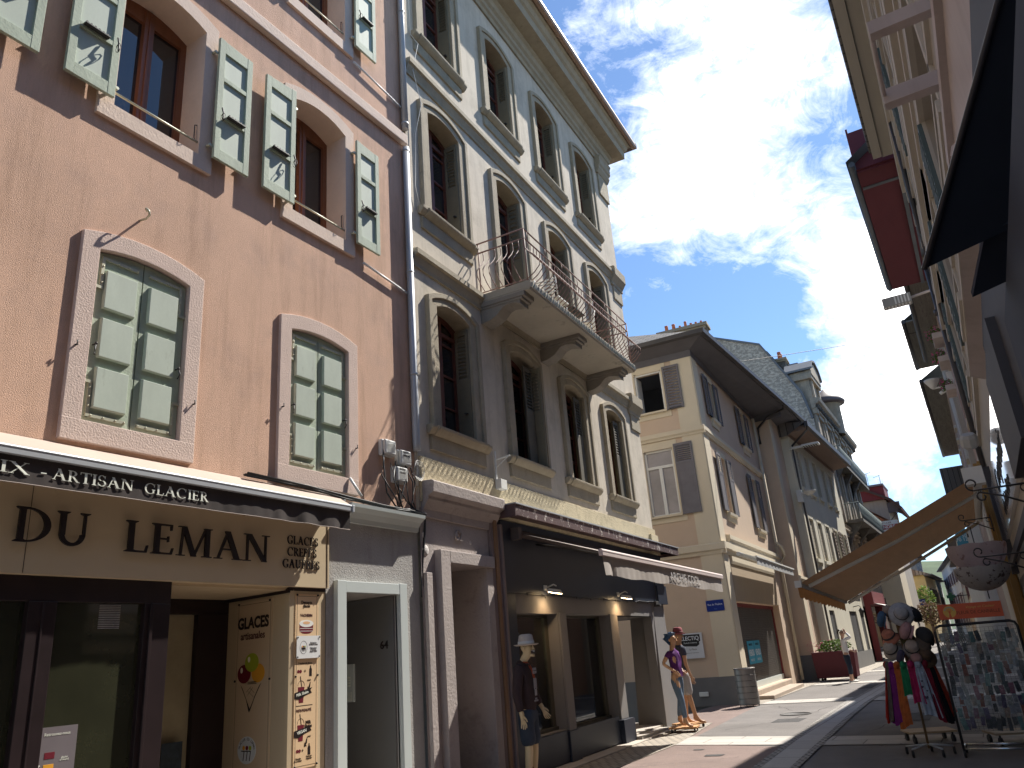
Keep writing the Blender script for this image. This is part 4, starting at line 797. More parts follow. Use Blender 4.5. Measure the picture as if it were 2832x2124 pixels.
# side windows are at u = .65 .. 1.5 left of the corner pilaster
SW = [(.98, 1.86, 8.42, 9.74), (.98, 1.88, 5.22, 7.24)]
SP(wall(0, 9, -2.5, 10.2, SW, 0, .3)).build('side_wall', m_peach, YH)
m = MB(); m.box((0, 0, .72), (.03, .62, 10.2)); SP(MB()); m.build('corner_pilaster', m_ytrim, YH); MB().box((0, 8.9, 3), (.03, 9.4, 10.2)).build('end_pilaster', m_ytrim, YH); s = SP(MB().box((0, 0.0, .72), (.03, .62, 10.2))); s.build('corner_pilaster', m_ytrim, YH)
m = m
m = MB().pz([(0, 7.5), (.05, 7.5), (.06, 7.55), (.10, 7.60), (.10, 7.72), (0, 7.75)], 0, 9.4).pz([(0, 3.96), (.05, 3.96), (.08, 4.05), (.14, 4.10), (.14, 4.28), (0, 4.3)], -.1, .75)
s = SP(MB().pz([(0, 7.5), (.05, 7.5), (.06, 7.55), (.10, 7.60), (.10, 7.72), (0, 7.75)], -.1, 9).pz([(0, 3.96), (.05, 3.96), (.06, 4.05), (.12, 4.08), (.12, 4.24), (0, 4.28)], -.14, 9)); m.add(s.v, s.f).build('string_course', m_ytrim, YH)
m = MB().box((0, 0, -.3), (.025, .62, .72)); s = SP(MB().box((0, -.03, -2.6), (.026, 9, .72))); m.add(s.v, s.f).build('plinth', m_plinth, YH)
def louvre(par, a, b, z0, z1, p, m, side=False, full=.5, slope=0, name='shutter', n=None):
    """street facing louvred leaf, lower part boarded when full < 1"""
    f = MB(); t = .035; s = .06 if b - a > .3 else .035; H = z1 - z0
    f.box((p, a, z0), (p + t, a + s, z1)).box((p, b - s, z0), (p + t, b, z1)); zf = z0 + H * (1 - full)
    for c, d in ((z0, z0 + .08), (z1 - .08, z1), (zf, zf + .06)): f.box((p + .001, a + s, c), (p + t - .001, b - s, d))
    if full < .95: f.box((p + .008, a + s, z0 + .08), (p + t - .008, b - s, zf))
    k = n or max(4, int((z1 - zf) / .075)); dz = (z1 - .08 - zf - .06) / k
    for q in range(k):
        z = zf + .06 + q * dz; f.hexa([(p + t, a + s, z), (p + t, b - s, z), (p + .004, b - s, z + dz * .7), (p + .004, a + s, z + dz * .7), (p + t, a + s, z + .012), (p + t, b - s, z + .012), (p + .004, b - s, z + dz * .7 + .012), (p + .004, a + s, z + dz * .7 + .012)])
    if side: SP(f)
    return f.build(name, m, par)
for i, (a, b, c, d) in enumerate(MW):
    f = MB().box((0, a - .16, c - .0), (.025, a, d)).box((0, b, c), (.025, b + .16, d)).box((0, a - .16, d), (.025, b + .16, d + .18)).pz([(0, c - .25), (.03, c - .25), (.06, c - .12), (.11, c - .08), (.12, c), (0, c + .005)], a - .12, b + .12)
    w = f.build('window', m_ytrim, YH); MB().box((-.3, a, c), (-.25, a + .06, d)).box((-.3, b - .06, c), (-.25, b, d)).box((-.3, a, d - .06), (-.25, b, d)).box((-.3, (a + b) / 2 - .03, c), (-.24, (a + b) / 2 + .03, d)).build('frame', m_offw, w); MB().box((-.3, a, c), (-.29, b, d)).build('pane', m_pane2, w)
    fl = 1.0 if i < 2 else .38
    louvre(w, a - .60, a - .05, c + .02, d + .02, .05, m_shgrey, False, fl); louvre(w, b + .04, b + .60, c + .02, d + .02, .05, m_shgrey, False, fl)
for i, (a, b, c, d) in enumerate(SW):
    s = SP(MB().box((0, a - .16, c - .2), (.02, b + .3, c)).box((0, a - .16, c), (.02, a, d)).box((0, b, c), (.02, b + .3, d)).box((0, a - .16, d), (.02, b + .3, d + .24)).box((0, a - .05, c - .04), (.10, b + .1, c + .02))); w = s.build('window', m_ytrim, YH)
    if i == 0:
        SP(MB().box((-.06, a, c), (-.02, a + .05, d)).box((-.06, b - .05, c), (-.02, b, d)).box((-.06, a, d - .05), (-.02, b, d)).box((-.06, a, c), (-.02, b, c + .05))).build('frame', m_offw, w)
        SP(MB().box((-.5, b - .06, c + .04), (-.05, b - .03, d - .05)).box((-.52, b - .06, c + .04), (-.5, b - .02, d - .05))).build('open_sash', m_offw, w)
        SP(MB().box((-3, a - .8, c - .5), (-2.9, b + 1, d + .5)).box((-3, a - .8, d + .4), (-.35, b + 1, d + .5))).build('room', mat('dark_blue_room', (.035, .04, .05), .9), w)
        louvre(w, a - .58, a - .06, c - .02, d + .06, .05, m_shgrey, True, 1.0, n=14)
    else:
        zt = c + (d - c) * .72
        f = MB().box((-.10, a, c), (-.05, a + .06, d)).box((-.10, b - .06, c), (-.05, b, d)).box((-.10, a, d - .06), (-.05, b, d)).box((-.10, a, c), (-.05, b, c + .07)).box((-.10, a, zt), (-.04, b, zt + .08)).box((-.10, (a + b) / 2 - .05, c), (-.04, (a + b) / 2 + .05, zt)); SP(f).build('frame', m_offw, w)
        SP(MB().box((-.1, a, c), (-.085, b, d))).build('pane', panemat('curtained_pane', (.22, .21, .23), .3), w)
        louvre(w, a - .62, a - .06, c - .02, d + .08, .05, m_shgrey, True, .30, n=8)
# eaves and hip roof
def quadslab(m, pts, t):  return m.hexa([tuple(p) for p in pts] + [(p[0], p[1], p[2] + t) for p in pts])
EO = .55; zi, ze = 10.15, 10.38
def EP(u): return EO + (u + EO) * .075            # the eaves run out wider towards the far end
m = MB(); m.add([(0, -.0, zi), (EO, -EO, ze), (EP(13.6), 13.6, ze), (0, 13.6, zi), (-9, -.0, zi), (-9, -EO, ze)], [(0, 1, 2, 3), (0, 4, 5, 1)]).add([(0, 13.6, zi), (EP(13.6), 13.6, ze), (EP(13.6), 13.6, ze + .12), (-2, 13.6, 11.5), (-2, 13.6, 10)], [(0, 1, 2, 3, 4)])
m.add([(.04, -.04, 9.95), (.04, 9.3, 9.95), (.04, -.04, zi + .05), (.04, 9.3, zi + .05), (-9, -.04, 9.95), (-9, -.04, zi + .05)], [(0, 1, 3, 2), (0, 2, 5, 4)])
m.box((0, 9.32, 9.98), (1.1, 9.40, 10.3)); m.build('soffit', m_soffit, YH)
m = MB(); g = [(-.02, ze - .02), (.05, ze - .05), (.13, ze), (.14, ze + .13), (-.02, ze + .16)]
n = len(g); m.add([(EO + p, -EO - p, z) for p, z in g] + [(EP(13.7) + p, 13.7, z) for p, z in g] + [(-9, -EO - p, z) for p, z in g], [(k, (k + 1) % n, n + (k + 1) % n, n + k) for k in range(n)] + [(k, (k + 1) % n, 2 * n + (k + 1) % n, 2 * n + k) for k in range(n)] + [tuple(range(n, 2 * n))])
m.tube([(EP(9) + .05, 8.95, ze), (EP(9) + .02, 9.0, ze - .2), (.6, 9.1, zi - .15), (.15, 9.2, zi - .5), (.12, 9.25, 9.0)], .05, 8); m.build('gutter', m_gutter, YH)
MB().add([(EO, -EO, ze + .12), (EP(13.7), 13.7, ze + .12), (-4, 11, 12.6), (-4, 3.0, 12.6), (-9, -EO, ze + .12), (-9, 3, 12.6)], [(0, 1, 2, 3), (0, 3, 5, 4)]).build('roof', m_slate, YH)
# the projecting block behind the first bay
PB = .55
m = wall(9.4, 14.6, 0, 10.22, [(12.1, 12.6, 8.7, 9.6), (12.1, 12.6, 6.0, 7.1)], PB, .3); m.add([(0, 9.4, 0), (PB, 9.4, 0), (PB, 9.4, 10.25), (0, 9.4, 10.25)], [(0, 1, 2, 3)]); m.build('wing_wall', m_peach, YH)
MB().box((PB, 9.4, .72), (PB + .03, 10.1, 10.1)).pz([(PB, 3.5), (PB + .04, 3.5), (PB + .1, 3.65), (PB + .1, 3.75), (PB, 3.78)], 9.36, 14.6).build('wing_trim', m_ytrim, YH)
MB().box((PB, 9.38, 0), (PB + .04, 11.6, .9)).box((0, 9.36, 0), (PB + .04, 9.4, .9)).build('wing_plinth', m_plinth, YH)
k = MB()
for q in range(12): k.box((PB + .0, 11.8 + q * .24, .1), (PB + .03, 11.97 + q * .24, 3.3))
k.build('wing_cladding', m_peach, YH)
for a, b, c, d in ((12.1, 12.6, 8.7, 9.6), (12.1, 12.6, 6.0, 7.1)):
    w = MB().box((PB, a - .1, c - .12), (PB + .06, b + .1, c)).box((PB, a - .1, d), (PB + .02, b + .1, d + .12)).build('window', m_ytrim, YH); MB().box((PB - .3, a, c), (PB - .28, b, d)).build('pane', m_pane2, w)
# shop front with perforated shutter
m = MB().pz([(0, 3.96), (.03, 3.96), (.05, 4.06), (.10, 4.1), (.10, 4.36), (.14, 4.42), (.14, 4.54), (0, 4.56)], .75, 9.0).pz([(0, 3.72), (.04, 3.72), (.06, 3.8), (.06, 3.94), (0, 3.94)], .9, 7.4); m.build('shop_cornice', m_ytrim, YH)
MB().box((-.06, .78, 2.68), (.012, 7.35, 3.7)).build('shop_panel', mat('beige_board', (.42, .33, .23), .8, .04), YH)
mr = mat('dark_red_frame', (.16, .015, .02), .5, .1)
f = MB().box((-.32, .80, .25), (-.2, .95, 2.66)).box((-.32, 1.50, .25), (-.2, 1.62, 2.66)).box((-.32, .8, 2.55), (-.2, 7.3, 2.66)).box((-.3, 7.15, .25), (-.22, 7.3, 2.6)).build('shop_frame', mr, YH)
m = MB(); 
for q in range(40): m.box((-.27, 1.64, .42 + q * .055), (-.255, 7.14, .45 + q * .055))
for q in range(70): m.box((-.262, 1.66 + q * .0785, .4), (-.248, 1.69 + q * .0785, 2.56))
m.build('grille_shutter', mat('grille_metal', (.13, .12, .11), .5, .1), f); MB().box((-.45, .9, .25), (-.4, 7.2, 2.6)).build('pane', m_pane2, f); MB().box((-.29, 1.62, .25), (-.22, 7.15, .42)).build('grille_base', m_alu, f)
MB().box((-.3, .75, -.05), (.05, 7.0, .24)).box((.05, 1.2, -.05), (.50, 6.4, .11)).build('steps', mat('worn_step_stone', (.42, .34, .27), .85, .12, 3), YH, .012)
dp2 = MB().tube([(.12, 8.7, .1), (.12, 8.7, 4.2), (.3, 8.7, 4.5), (.3, 8.5, 4.8), (.12, 8.5, 5.0), (.12, 8.5, 9.9)], .06, 8).build('downpipe', m_ytrim, YH)
# awning over that shop
ya = thing('rolled_awning', 'narrow grey awning half rolled over the closed shop of the peach corner house', 'awning'); ya.matrix_world = F_Y
MB().tube([(.25, .9, 3.98), (.25, 7.4, 3.98)], .06, 10).build('roller', m_offw, ya); m = MB().add([(.28, 1.0, 4.02), (.28, 7.3, 4.02), (.72, 7.3, 3.84), (.72, 1.0, 3.84)], [(0, 1, 2, 3)])
for q in range(40): a, b = 1 + 6.3 * q / 40, 1 + 6.3 * (q + 1) / 40; m.add([(.72, a, 3.84), (.72, b, 3.84), (.73 + .015 * sin(b * 11), b, 3.62), (.73 + .015 * sin(a * 11), a, 3.62)], [(0, 1, 2, 3)], True)
m.build('canvas', mat('pale_grey_cloth', (.42, .43, .43), .9, trans=.2), ya); MB().box((.70, .95, 3.83), (.76, 7.35, 3.87)).build('front_bar', m_offw, ya)
# blue street plate
MSIDE = Matrix(((-0, 0, 0, 0), (0, 0, 0, 0), (0, 0, 0, 0), (0, 0, 0, 1)))
sg = thing('street_sign', 'blue enamel street name plate reading Rue du Theatre on the peach corner house', 'street sign'); sg.matrix_world = F_Y @ Matrix.Translation((-.42, -.035, 2.57))
m_blue = mat('enamel_blue', (.008, .03, .22), .35, .03); m_w = mat('enamel_white', (.75, .78, .8), .4)
MB().box((-.25, -.012, -.15), (.25, .0, .15)).build('plate', m_blue, sg, .004)
MX = Matrix(((1, 0, 0, 0), (0, 0, -1, 0), (0, 1, 0, 0), (0, 0, 0, 1)))
text('lettering', 'Rue du Théâtre', .072, m_w, sg, (0, -.014, .03), .001, MX, sx=.9); text('lettering', 'Évian', .04, mat('faint_blue', (.1, .2, .45), .4), sg, (0, -.014, -.09), .001, MX)
k = MB()
for a in (-.235, .235):
    for b in (-.13, .13): k.ball((a, -.013, b), .008, 5)
k.build('screw', m_zinc, sg)
sg = thing('wall_board', 'white shop board with black brush mark and LECTIQ lettering on the peach side wall', 'sign'); sg.matrix_world = F_Y @ Matrix.Translation((-1.22, -.04, 1.56))
MB().box((-.52, -.02, -.33), (.30, 0, .34)).build('board', mat('white_board', (.62, .64, .66), .5, .03), sg, .004)
MB().prism([(-.5, .31), (.24, .30), (.24, .12), (.2, .1), (.2, .03), (.12, -.02), (-.2, .0), (-.5, .01)], lambda x, z, d: (x, d, z), -.0235, -.0201).build('brush_mark', m_black, sg)
text('lettering', 'ECLECTIQ', .15, m_w, sg, (-.10, -.025, .2), .001, MX, bold=.002, sx=.9); text('lettering', 'Mode & Créations', .05, m_w, sg, (-.05, -.025, .085), .001, MX); text('lettering', 'La Piazza', .06, m_letter, sg, (.0, -.0215, -.09), .001, MX, shear=.3); text('lettering', 'prêt-à-porter et accessoires', .03, m_letter, sg, (-.02, -.0215, -.18), .001, MX)
o = MB().box((-.13, -.04, -.06), (.13, 0, .06)).build('meter_box', m_offw, None, .02); o.matrix_world = F_Y @ Matrix.Translation((-1.1, -.03, .30)); tag(o, 'small white meter box low on the grey plinth of the peach house', 'meter box')
# chimney stack on the roof
def chimney(par_label, loc, w, d, h, pots, name='chimney_stack', m1=None, rot=YD):
    c = thing(name, par_label, 'chimney', loc, rot); MB().box((-d / 2, -w / 2, 0), (d / 2, w / 2, h)).build('stack', m1 or brickmat('pale_chimney_brick', (.36, .33, .28), (.28, .26, .23), (.22, .2, .18), 1, .3, .09, .012, axis='YZ'), c)
    MB().box((-d / 2 - .12, -w / 2 - .15, h), (d / 2 + .12, w / 2 + .15, h + .12)).box((-d / 2 - .05, -w / 2 - .08, h - .1), (d / 2 + .05, w / 2 + .08, h)).build('cap', m_trim, c)
    mt = mat('terracotta_pot', (.50, .17, .09), .8, .15, 4)
    for q, (u, hh, r) in enumerate(pots): MB().lathe([(.001, 0), (r, 0), (r * .85, hh * .8), (r * .95, hh), (r * .7, hh), (r * .6, hh * .6)], (0, u, h + .12), 12).build('pot', mt, c)
    return c
chimney('broad pale brick chimney stack with a row of terracotta pots on the peach house roof', (-7.6, 27.2, 11.4), 1.65, .5, 1.45, [(-.72, .2, .05), (-.52, .2, .05), (-.33, .2, .055), (-.12, .32, .06), (.1, .2, .05), (.34, .32, .075), (.62, .32, .075)], rot=95)
# ================================================================ GROUND
m_as = mat('dark_asphalt', (.19, .175, .165), .9, .22, .5, (.12, .113, .11), .54, 1.1, bump=1, bs=160, fine=.3, sharp=.3)
m_asr = mat('reddish_asphalt', (.23, .17, .15), .9, .14, .7, (.155, .118, .11), .52, 1.8, bump=1, bs=160, fine=.3, sharp=.3)
m_slab = brickmat('pale_paving_slabs', (.46, .43, .39), (.40, .375, .34), (.20, .18, .16), 1, 1.05, .5, .012, axis='XY', bump=.15, var=.12)
m_slabl = brickmat('pale_channel_slabs', (.44, .42, .39), (.39, .365, .34), (.20, .18, .16), 1, .9, .8, .012, axis='YX', bump=.15, var=.12)
m_sett = brickmat('granite_setts', (.42, .40, .36), (.27, .25, .23), (.13, .12, .11), 1, .12, .11, .02, axis='XY', bump=.7, var=.25)
m_pave = brickmat('beige_pavers', (.42, .37, .30), (.34, .30, .25), (.18, .16, .14), 1, .16, .14, .018, axis='XY', bump=.5, var=.25)
struct('ground', MB().add([(-7, -60, 0), (300, -60, 0), (300, 600, 0), (-7, 600, 0), (-300, -60, 0), (-300, 17.3, 0), (-7, 17.3, 0), (-7, 22.0, 0), (-300, 22, 0), (-300, 600, 0)], [(0, 1, 2, 3), (4, 0, 6, 5), (8, 7, 3, 9)]), m_as)
struct('side_street', MB().add([(-6.9, 17.2, .0), (-5.9, 17.2, .002), (-5.9, 22.2, .002), (-6.9, 22.2, 0), (-40, 17.2, -6.5), (-40, 22.2, -6.5)], [(0, 1, 2, 3), (4, 0, 3, 5)]), m_asr)
def sx(y): return -2.88 - .042 * (min(y, 20) - 11.3) + (.012 * (y - 20) if y > 20 else 0)
def sheet(name, pts, z, m): return struct(name, MB().add([(x, y, z) for x, y in pts], [tuple(range(len(pts)))]), m)
sheet('red_paving', [(-5.9, 3), (sx(3) - .3, 3), (sx(13.3) - .3, 13.4), (-5.1, 13.95), (-5.2, 17.5), (-5.72, 21.8), (-5.9, 22.2)], .004, m_asr)
sheet('dark_paving', [(-5.18, 15.1), (sx(14.4) - .3, 14.5), (sx(22) - .3, 21.6), (-5.66, 21.6), (-5.4, 18)], .008, m_as)
ys = [3 + i * 3.0 for i in range(36)]
for nm, a, b, z, mm in (('channel_strip', -.19, .19, .016, m_slabl), ('sett_row', -.30, -.19, .020, m_sett), ('sett_row', .19, .30, .020, m_sett)):
    m = MB(); 
    for p, q in zip(ys, ys[1:]): m.add([(sx(p) + a, p, z), (sx(p) + b, p, z), (sx(q) + b, q, z), (sx(q) + a, q, z)], [(0, 1, 2, 3)])
    struct(nm, m, mm)
for y in (14.2, 22.3, 29.3, 36.6, 44.5, 53):
    l = sx(y) - .30; sheet('crossing_band', [(-5.3, y - .38), (l, y - .62), (l, y + .45), (-5.3, y + .78)] if y < 20 else [(-5.7, y - .5), (l, y - .5), (l, y + .5), (-5.7, y + .5)], .012, m_slab)
    r = sx(y) + .30; sheet('crossing_band', [(r, y - .75), (.6, y - .85), (.6, y + .15), (r, y + .35)], .012, m_slab)
sheet('edge_pavers', [(-6.3, 2), (-5.12, 2), (-5.15, 13.9), (-5.3, 15.2), (-5.6, 17.4), (-6.3, 17.4)], .013, m_pave)
sheet('edge_pavers', [(-6.2, 21.9), (-5.66, 21.9), (-5.72, 30), (-5.4, 31), (-4.9, 33), (-4.9, 60), (-6.2, 60)], .013, m_pave)
mh = MB().lathe([(.001, .016), (.30, .016), (.30, .022), (.33, .022), (.33, .014)], (0, 0, 0), 28); o = mh.build('manhole_cover', mat('iron_cover', (.07, .065, .06), .6, .2, 20, bump=1, bs=60)); o.location = (-4.15, 18.7, 0); tag(o, 'round iron manhole cover in the dark asphalt near the bin', 'manhole cover')
# ================================================================ row further along on the left
def far_house(name, label, loc, deg, L, H, D, wm, rows, cols, ww=.9, shut=None, roof=None, rh=1.6, over=.5, cat='house', trim=None, side_cols=(), ground=None, mirror=False, ribbon=False, shw=.42, end_z=None):
    """plain street house: local frame p towards street, u along it; windows > frame, shutters"""
    h = thing(name, label, cat, loc, deg); fx = (lambda m: m.xf(Matrix.Diagonal((-1, 1, 1, 1)))) if mirror else (lambda m: m)
    holes = [(c - ww / 2, c + ww / 2, a, b) for a, b in rows for c in cols]
    fx(wall(0, L, -1, H, holes, 0, .25, D)).build('wall', wm, h)
    for a, b in rows:
        for c in cols:
            m = MB().box((0, c - ww / 2 - .12, a - .14), (.05, c + ww / 2 + .12, a)); m.box((0, c - ww / 2 - .1, b), (.02, c + ww / 2 + .1, b + .1)); w = fx(m).build('window', trim or m_ytrim, h)
            m = MB().box((-.2, c - ww / 2, a), (-.15, c - ww / 2 + .05, b)).box((-.2, c + ww / 2 - .05, a), (-.15, c + ww / 2, b)).box((-.2, c - .03, a), (-.14, c + .03, b)).box((-.2, c - ww / 2, a + (b - a) * .5), (-.16, c + ww / 2, a + (b - a) * .5 + .04)); fx(m).build('frame', m_offw, w)
            fx(MB().box((-.22, c - ww / 2, a), (-.2, c + ww / 2, b))).build('pane', m_pane2, w)
            if shut:
                for s in (-1, 1):
                    u = c + s * (ww / 2 + shw / 2 + .02); m = MB().box((.03, u - shw / 2, a), (.07, u + shw / 2, b))
                    for q in range(int((b - a) / .16)): m.box((.07, u - shw / 2 + .05, a + .08 + q * .16), (.078, u + shw / 2 - .05, a + .16 + q * .16))
                    fx(m).build('shutter', shut, w)
    m = MB(); o = over
    m.add([(o, -.3, H), (o, L + .3, H), (-D / 2, L + .3 - 0, H + rh), (-D / 2, -.3, H + rh), (-D - o, L + .3, H), (-D - o, -.3, H)], [(0, 1, 2, 3), (3, 2, 4, 5), (0, 3, 5), (1, 4, 2)]); fx(m).build('roof', roof or m_rooft, h)
    m = MB().box((-.05, -.3, H - .12), (o, L + .3, H - .005)); m.tube([(o + .05, -.3, H - .04), (o + .05, L + .3, H - .04)], .07, 8); fx(m).build('eaves', m_soffit, h)
    if ground:
        k = fx(MB().box((0, .3, 0), (.06, L - .3, 2.7))).build('shop_front', ground, h)
        for q in range(max(1, int(L / 2.4))): fx(MB().box((.06, .6 + q * 2.4, .3), (.07, 2.3 + q * 2.4, 2.3))).build('shop_window', m_pane2, k)
    return h
# cream shuttered house
m_c2 = mat('cream_render', (.66, .62, .50), .95, .05, .8, fine=.04, streak=.25); m_jal = mat('beige_shutter_paint', (.50, .45, .34), .75, .06, 3); m_brsoff = mat('brown_board_soffit', (.23, .16, .125), .8, .12, 3, aniso=(8, .3, 1)); m_brsh = mat('brown_shutter_paint', (.16, .12, .09), .7, .1)
C2 = thing('cream_shuttered_house', 'long cream house with rows of perforated beige shutters and brown boarded eaves', 'house', (-5.72, 36.2, 0), -1)
cols = [-.85, .90, 2.72, 4.8, 6.6]
holes = [(c - .45, c + .45, 7.65, 9.35) for c in cols] + [(c - .45, c + .45, 4.6, 6.3) for c in cols] + [(-.9, .2, 0, 2.5), (3.9, 5.9, .1, 2.5), (6.9, 7.9, 0, 2.4)]
wall(-2.1, 8.3, 0, 9.9, holes, 0, .3, 9).build('wall', m_c2, C2)
def perf(par, a, b, z0, z1, m):
    f = MB(); f.box((-.09, a, z0), (-.05, b, z1)); o = f.build('shutter', m, par); k = MB(); n = 22
    for q in range(n):
        for r in range(3):
            u = a + .08 + r * (b - a - .1) / 3; z = z0 + .08 + q * (z1 - z0 - .12) / n
            if (q % 2): k.box((-.05, u, z), (-.046, u + (b - a) / 3 - .09, z + .035))
            else: k.box((-.05, u + .02, z), (-.046, u + (b - a) / 3 - .11, z + .035))
    k.build('slots', m_brsoff, o)
for r_, (z0, z1) in enumerate(((7.65, 9.35), (4.6, 6.3))):
    for i, c in enumerate(cols):
        w = MB().box((0, c - .55, z0 - .16), (.09, c + .55, z0 - .02)).box((0, c - .53, z0 - .3), (.05, c - .38, z0 - .16)).box((0, c + .38, z0 - .3), (.05, c + .53, z0 - .16)).box((0, c - .53, z0 - .02), (.02, c - .45, z1 + .1)).box((0, c + .45, z0 - .02), (.02, c + .53, z1 + .1)).box((0, c - .45, z1), (.02, c + .45, z1 + .1)).build('window', m_c2, C2)
        MB().box((-.29, c - .45, z0), (-.27, c + .45, z1)).build('pane', m_pane2, w)
        if not (r_ == 0 and i == 2) and not (r_ == 1 and i >= 3):
            perf(w, c - .44, c - .01, z0, z1, m_jal); perf(w, c + .01, c + .44, z0, z1, m_jal)
        elif r_ == 1:
            louvre(w, c - .92, c - .48, z0, z1, .04, m_brsh, False, 1.0, n=10); louvre(w, c + .48, c + .92, z0, z1, .04, m_brsh, False, 1.0, n=10)
        else: MB().tube([(-.1, c - .40, z0), (-.1, c - .40, z1)], .03, 6).box((-.14, c - .44, z0), (-.1, c - .28, z1)).build('shutter', m_jal, w)
m = MB().add([(0, -2.2, 9.9), (.85, -2.3, 10.0), (.85, 8.5, 10.0), (0, 8.5, 9.9)], [(0, 1, 2, 3)]).box((-.02, -2.2, 9.75), (.03, 8.4, 9.95)).box((0, -2.25, 9.85), (.8, -2.2, 10.05)); m.build('soffit', m_brsoff, C2)
MB().box((.8, -2.4, 9.96), (.95, 8.55, 10.18)).tube([(.9, -2.3, 10.0), (.85, -2.32, 9.8), (.1, -2.1, 9.3), (.08, -2.05, 9.0), (.08, -2.05, 1)], .045, 6).build('gutter', m_gutter, C2)
MB().add([(.85, -2.4, 10.15), (.85, 8.55, 10.15), (-4.5, 8.55, 11.0), (-4.5, -2.4, 11.0), (-4.5, 8.5, 10), (-4.5, -2.35, 9.7), (.85, -2.38, 10.0), (0, -2.35, 9.7)], [(0, 1, 2, 3), (1, 4, 2), (0, 3, 5, 7)]).build('roof', m_slate, C2)
for a_, b_, c_ in ((-.9, .2, 2.5), (3.9, 5.9, 2.5), (6.9, 7.9, 2.4)): MB().box((-.1, a_, .05), (-.05, b_, c_)).build('roller_door', mat('dark_grey_shutter', (.10, .10, .10), .6, .2, 2, aniso=(1, 1, 9)), C2)
MB().box((0, -2.0, 0), (.02, 8.2, .7)).box((-.0, -2.0, 3.3), (.08, 8.2, 3.5)).build('plinth', m_plinth, C2)
for (px_, py, z, lab) in ((-5.7, 34.0, 9.15, 'high louvred strip street lamp on a long arm beneath the brown eaves'),):
    L = thing('street_lamp', lab, 'street lamp', (px_, py, z)); MB().tube([(-.1, 0, 0), (.5, 0, 0)], .03, 6).box((.0, -.05, .0), (.5, .05, .06)).build('arm', m_offw, L); b = MB().box((.45, -.22, -.02), (1.15, .22, .06)).build('head', m_offw, L, .01)
    k = MB()
    for q in range(6): k.hexa([(.52 + q * .1, -.19, -.03), (.57 + q * .1, -.19, -.03), (.57 + q * .1, .19, -.03), (.52 + q * .1, .19, -.03), (.50 + q * .1, -.19, -.02), (.55 + q * .1, -.19, -.02), (.55 + q * .1, .19, -.02), (.50 + q * .1, .19, -.02)])
    k.build('louvre', m_dark, b)
L = thing('bowl_lamp', 'white upward bowl shaped lamp on the pipe between the peach and the cream shuttered house', 'street lamp', (-5.75, 34.0, 7.1)); MB().tube([(-.1, 0, .1), (.25, 0, .12)], .05, 8).box((-.1, -.12, -.25), (.12, .12, .25)).build('arm', m_offw, L, .01); MB().lathe([(.03, -.02), (.12, .0), (.24, .12), (.27, .17), (.24, .17), (.1, .05)], (.42, 0, 0), 16).build('bowl', m_offw, L)
# ---- tall ornate stone house with bare gable
m_rub = mat('rubble_gable_stone', (.55, .49, .40), .95, .2, 2.5, (.34, .30, .25), .47, 4.5, bump=1.2, bs=9, fine=.35, sharp=.05, aniso=(1, 1, 1.7))
m_orn = mat('ochre_grey_dressed_stone', (.40, .34, .26), .9, .18, .8, (.24, .22, .19), .5, 2.5, bump=.6, bs=30, fine=.1, streak=.6, sharp=.25)
m_ornd = mat('sooty_carved_stone', (.13, .12, .105), .95, .3, 2, (.22, .2, .17), .55, 4, bump=1, bs=20)
m_zr = mat('zinc_roof', (.17, .18, .195), .8, .12, 2, fine=.05)
OX, OYY = -6.15, 46.0
OR = thing('ornate_stone_house', 'tall ornate ochre stone house with bare rubble gable, stone balconies and a round turret', 'house', (OX, OYY, 0), 0)
m = MB(); G = [(0, 0), (0, 13.2), (-.35, 15.0), (-2.2, 18.5), (-4.9, 19.7), (-6.2, 20.0), (-14, 17), (-14, 0)]
m.prism(G, lambda x, z, d: (x, d, z), 0, .5); m.build('gable_wall', m_rub, OR)
MB().prism([(.0, 13.4), (-.3, 15.05), (-2.15, 18.6), (-4.9, 19.82), (-6.2, 20.1), (-6.2, 20.0), (-4.9, 19.7), (-2.2, 18.5), (-.4, 14.9), (-.1, 13.3)], lambda x, z, d: (x, d, z), -.08, .6).build('gable_coping', m_zr, OR)
rows = [(4.3, 6.7), (8.1, 10.9), (11.6, 13.5)]; cols = [1.6, 4.2, 6.8, 9.4, 12.0]
wall(.12, 15, 0, 14.4, [(c - .5, c + .5, a, b) for a, b in rows for c in cols], 0, .4, 10).build('wall', m_orn, OR)
for a, b in rows:
    for c in cols:
        w = MB().box((0, c - .68, a - .1), (.14, c - .5, b)).box((0, c + .5, a - .1), (.14, c + .68, b)).box((0, c - .75, b), (.22, c + .75, b + .22)).pz([(0, b + .22), (.3, b + .3), (.3, b + .38), (0, b + .42)], c - .85, c + .85).build('window', m_orn, OR)
        MB().box((-.38, c - .5, a), (-.36, c + .5, b)).build('pane', m_pane2, w); MB().box((-.36, c - .04, a), (-.32, c + .04, b)).box((-.36, c - .5, b - .6), (-.32, c + .5, b - .54)).build('frame', m_offw, w)
m = MB()
for c in [.35] + [x + 1.3 for x in cols]: m.box((0, c - .22, 7.6), (.18, c + .22, 13.9)).box((0, c - .3, 13.6), (.28, c + .3, 13.95))
m.build('pilaster', m_orn, OR, .02)
MB().pz([(0, 13.9), (.2, 13.95), (.25, 14.15), (.5, 14.3), (.55, 14.5), (0, 14.6)], 0, 15).pz([(0, 7.0), (.2, 7.05), (.3, 7.3), (0, 7.35)], 0, 15).build('cornice', m_orn, OR)
k = MB()
for q in range(30): k.box((0, .2 + q * .5, 13.95), (.38, .38 + q * .5, 14.2))
k.build('modillions', m_ornd, OR)
